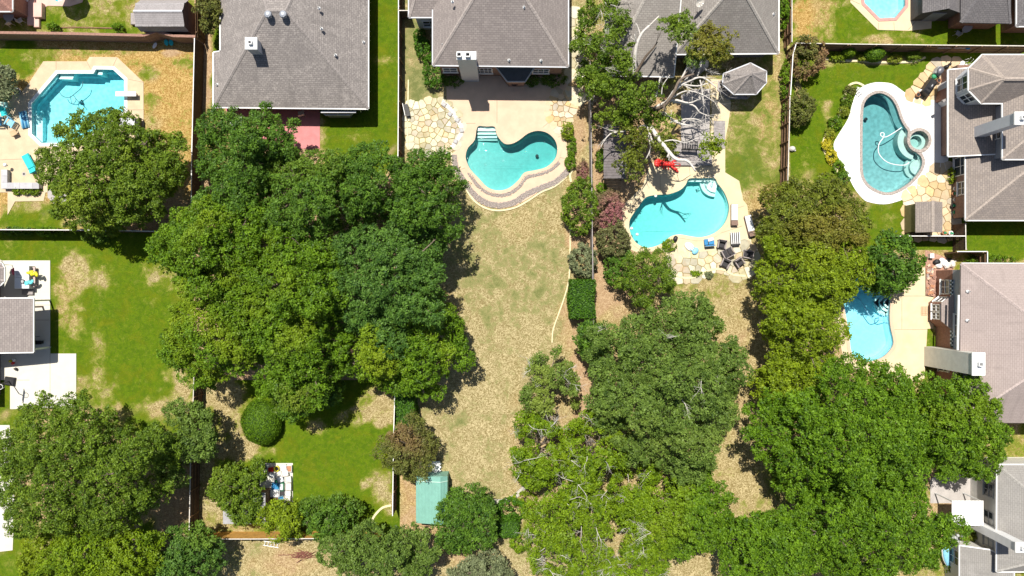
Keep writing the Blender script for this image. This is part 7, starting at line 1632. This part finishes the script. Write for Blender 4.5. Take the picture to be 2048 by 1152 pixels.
# brush pile and tools below the cedar fence
bp = thing('brush_pile', 'pile of reddish brown branches below the cedar fence', 'branches', W(605, 1108)); rs = np.random.RandomState(9); b = MB()
for i in range(26):
    p = W(605 + rs.normal(0, 14), 1108 + rs.normal(0, 3.5)); b.tube([p + Vector((-.5, rs.normal(0, .15), .1)), p + Vector((0, 0, .2 + rs.uniform(0, .15))), p + Vector((.5, rs.normal(0, .15), .1))], [.03, .04, .015], 5)
b.build('branch', plain('red_brown_twigs', (.20, .075, .055), .9, .2), bp)
t = new('ladder', 'white ladder lying below the cedar fence', 'ladder')
for s in (-1, 1): part(t, 'rail', M_WHITE, lambda m: m.box((0, s * .2, .08), (1.5, .05, .06)))
for i in range(5): part(t, 'rung', M_WHITE, lambda m: m.box((-.6 + .3 * i, 0, .08), (.04, .36, .04)))
at(t, 543, 1088, -10)
# bottom right: covered boat and condenser units
t = new('covered_boat', 'small boat under a blue and white cover at the bottom right tree edge', 'boat'); part(t, 'hull', M_WHITE, lambda m: m.lathe([(.3, 0), (.55, .3), (.6, .6)], (0, 0, 0), 16, 1, 2.2), True); part(t, 'cover', M_LBLUE, lambda m: m.ball((0, 0, .6), (.58, 1.28, .25), 16, 8), True); at(t, 1890, 1105, 10)
for i, (x, y) in enumerate(((1897, 1075), (1909, 1071))):
    t = new('air_conditioner', ['left grey condenser unit below the white cover', 'right grey condenser unit below the white cover'][i], 'air conditioner', 'condenser units'); part(t, 'case', M_GREY, lambda m: m.bbox((0, 0, .4), (.55, .8, .8), 0, .03)); part(t, 'fan', M_BLACK, lambda m: m.lathe([(.22, .8), (.22, .815)], (0, 0, 0), 14)); at(t, x, y)
t = new('patio_table', 'oval grey table with chairs in the shade of the top right house', 'table'); part(t, 'table_top', M_CONC_G, lambda m: m.lathe([(.5, .68), (.5, .72)], (0, 0, 0), 18, 1.1, .7, .6)); part(t, 'leg', M_BLACK, lambda m: m.lathe([(.2, 0), (.04, .1), (.04, .68)], (0, 0, 0), 8)); at(t, 1925, 62)
t = new('wire_chair', 'grey wire chair left of the oval grey table', 'chair'); part(t, 'seat', M_GREY, lambda m: m.bbox((0, 0, .42), (.42, .42, .04), 0, .01)); part(t, 'backrest', M_GREY, lambda m: m.box((0, -.2, .65), (.42, .03, .42)))
for sx in (-1, 1):
    for sy in (-1, 1): part(t, 'leg', M_GREY, lambda m: m.tube([(sx * .18, sy * .18, .42), (sx * .24, sy * .24, 0)], .018, 5))
at(t, 1911, 70, 60)
# shaded rear furniture of the speckled roof house
t = new('patio_chair', 'white slatted chair on the red patio under the speckled eave', 'chair')
for i in range(4): part(t, 'slat', M_CAP, lambda m: m.box((-.21 + .14 * i, 0, .42), (.09, .5, .03)))
part(t, 'backrest', M_CAP, lambda m: m.box((0, -.26, .66), (.56, .04, .45)))
for sx in (-1, 1):
    for sy in (-1, 1): part(t, 'leg', M_CAP, lambda m: m.box((sx * .25, sy * .22, .2), (.05, .05, .4)))
at(t, 605, 229, 15)
t = new('canopy', 'white shade cloth glimpsed through the dark tree by the red patio', 'shade cloth'); part(t, 'cloth', M_WHITEF, lambda m: m.bbox((0, 0, 2.0), (1.1, 2.0, .04), 0, .01))
for sx in (-1, 1):
    for sy in (-1, 1): part(t, 'pole', M_STEEL, lambda m: m.tube([(sx * .5, sy * .9, 0), (sx * .5, sy * .9, 2.0)], .025, 6))
at(t, 488, 265)
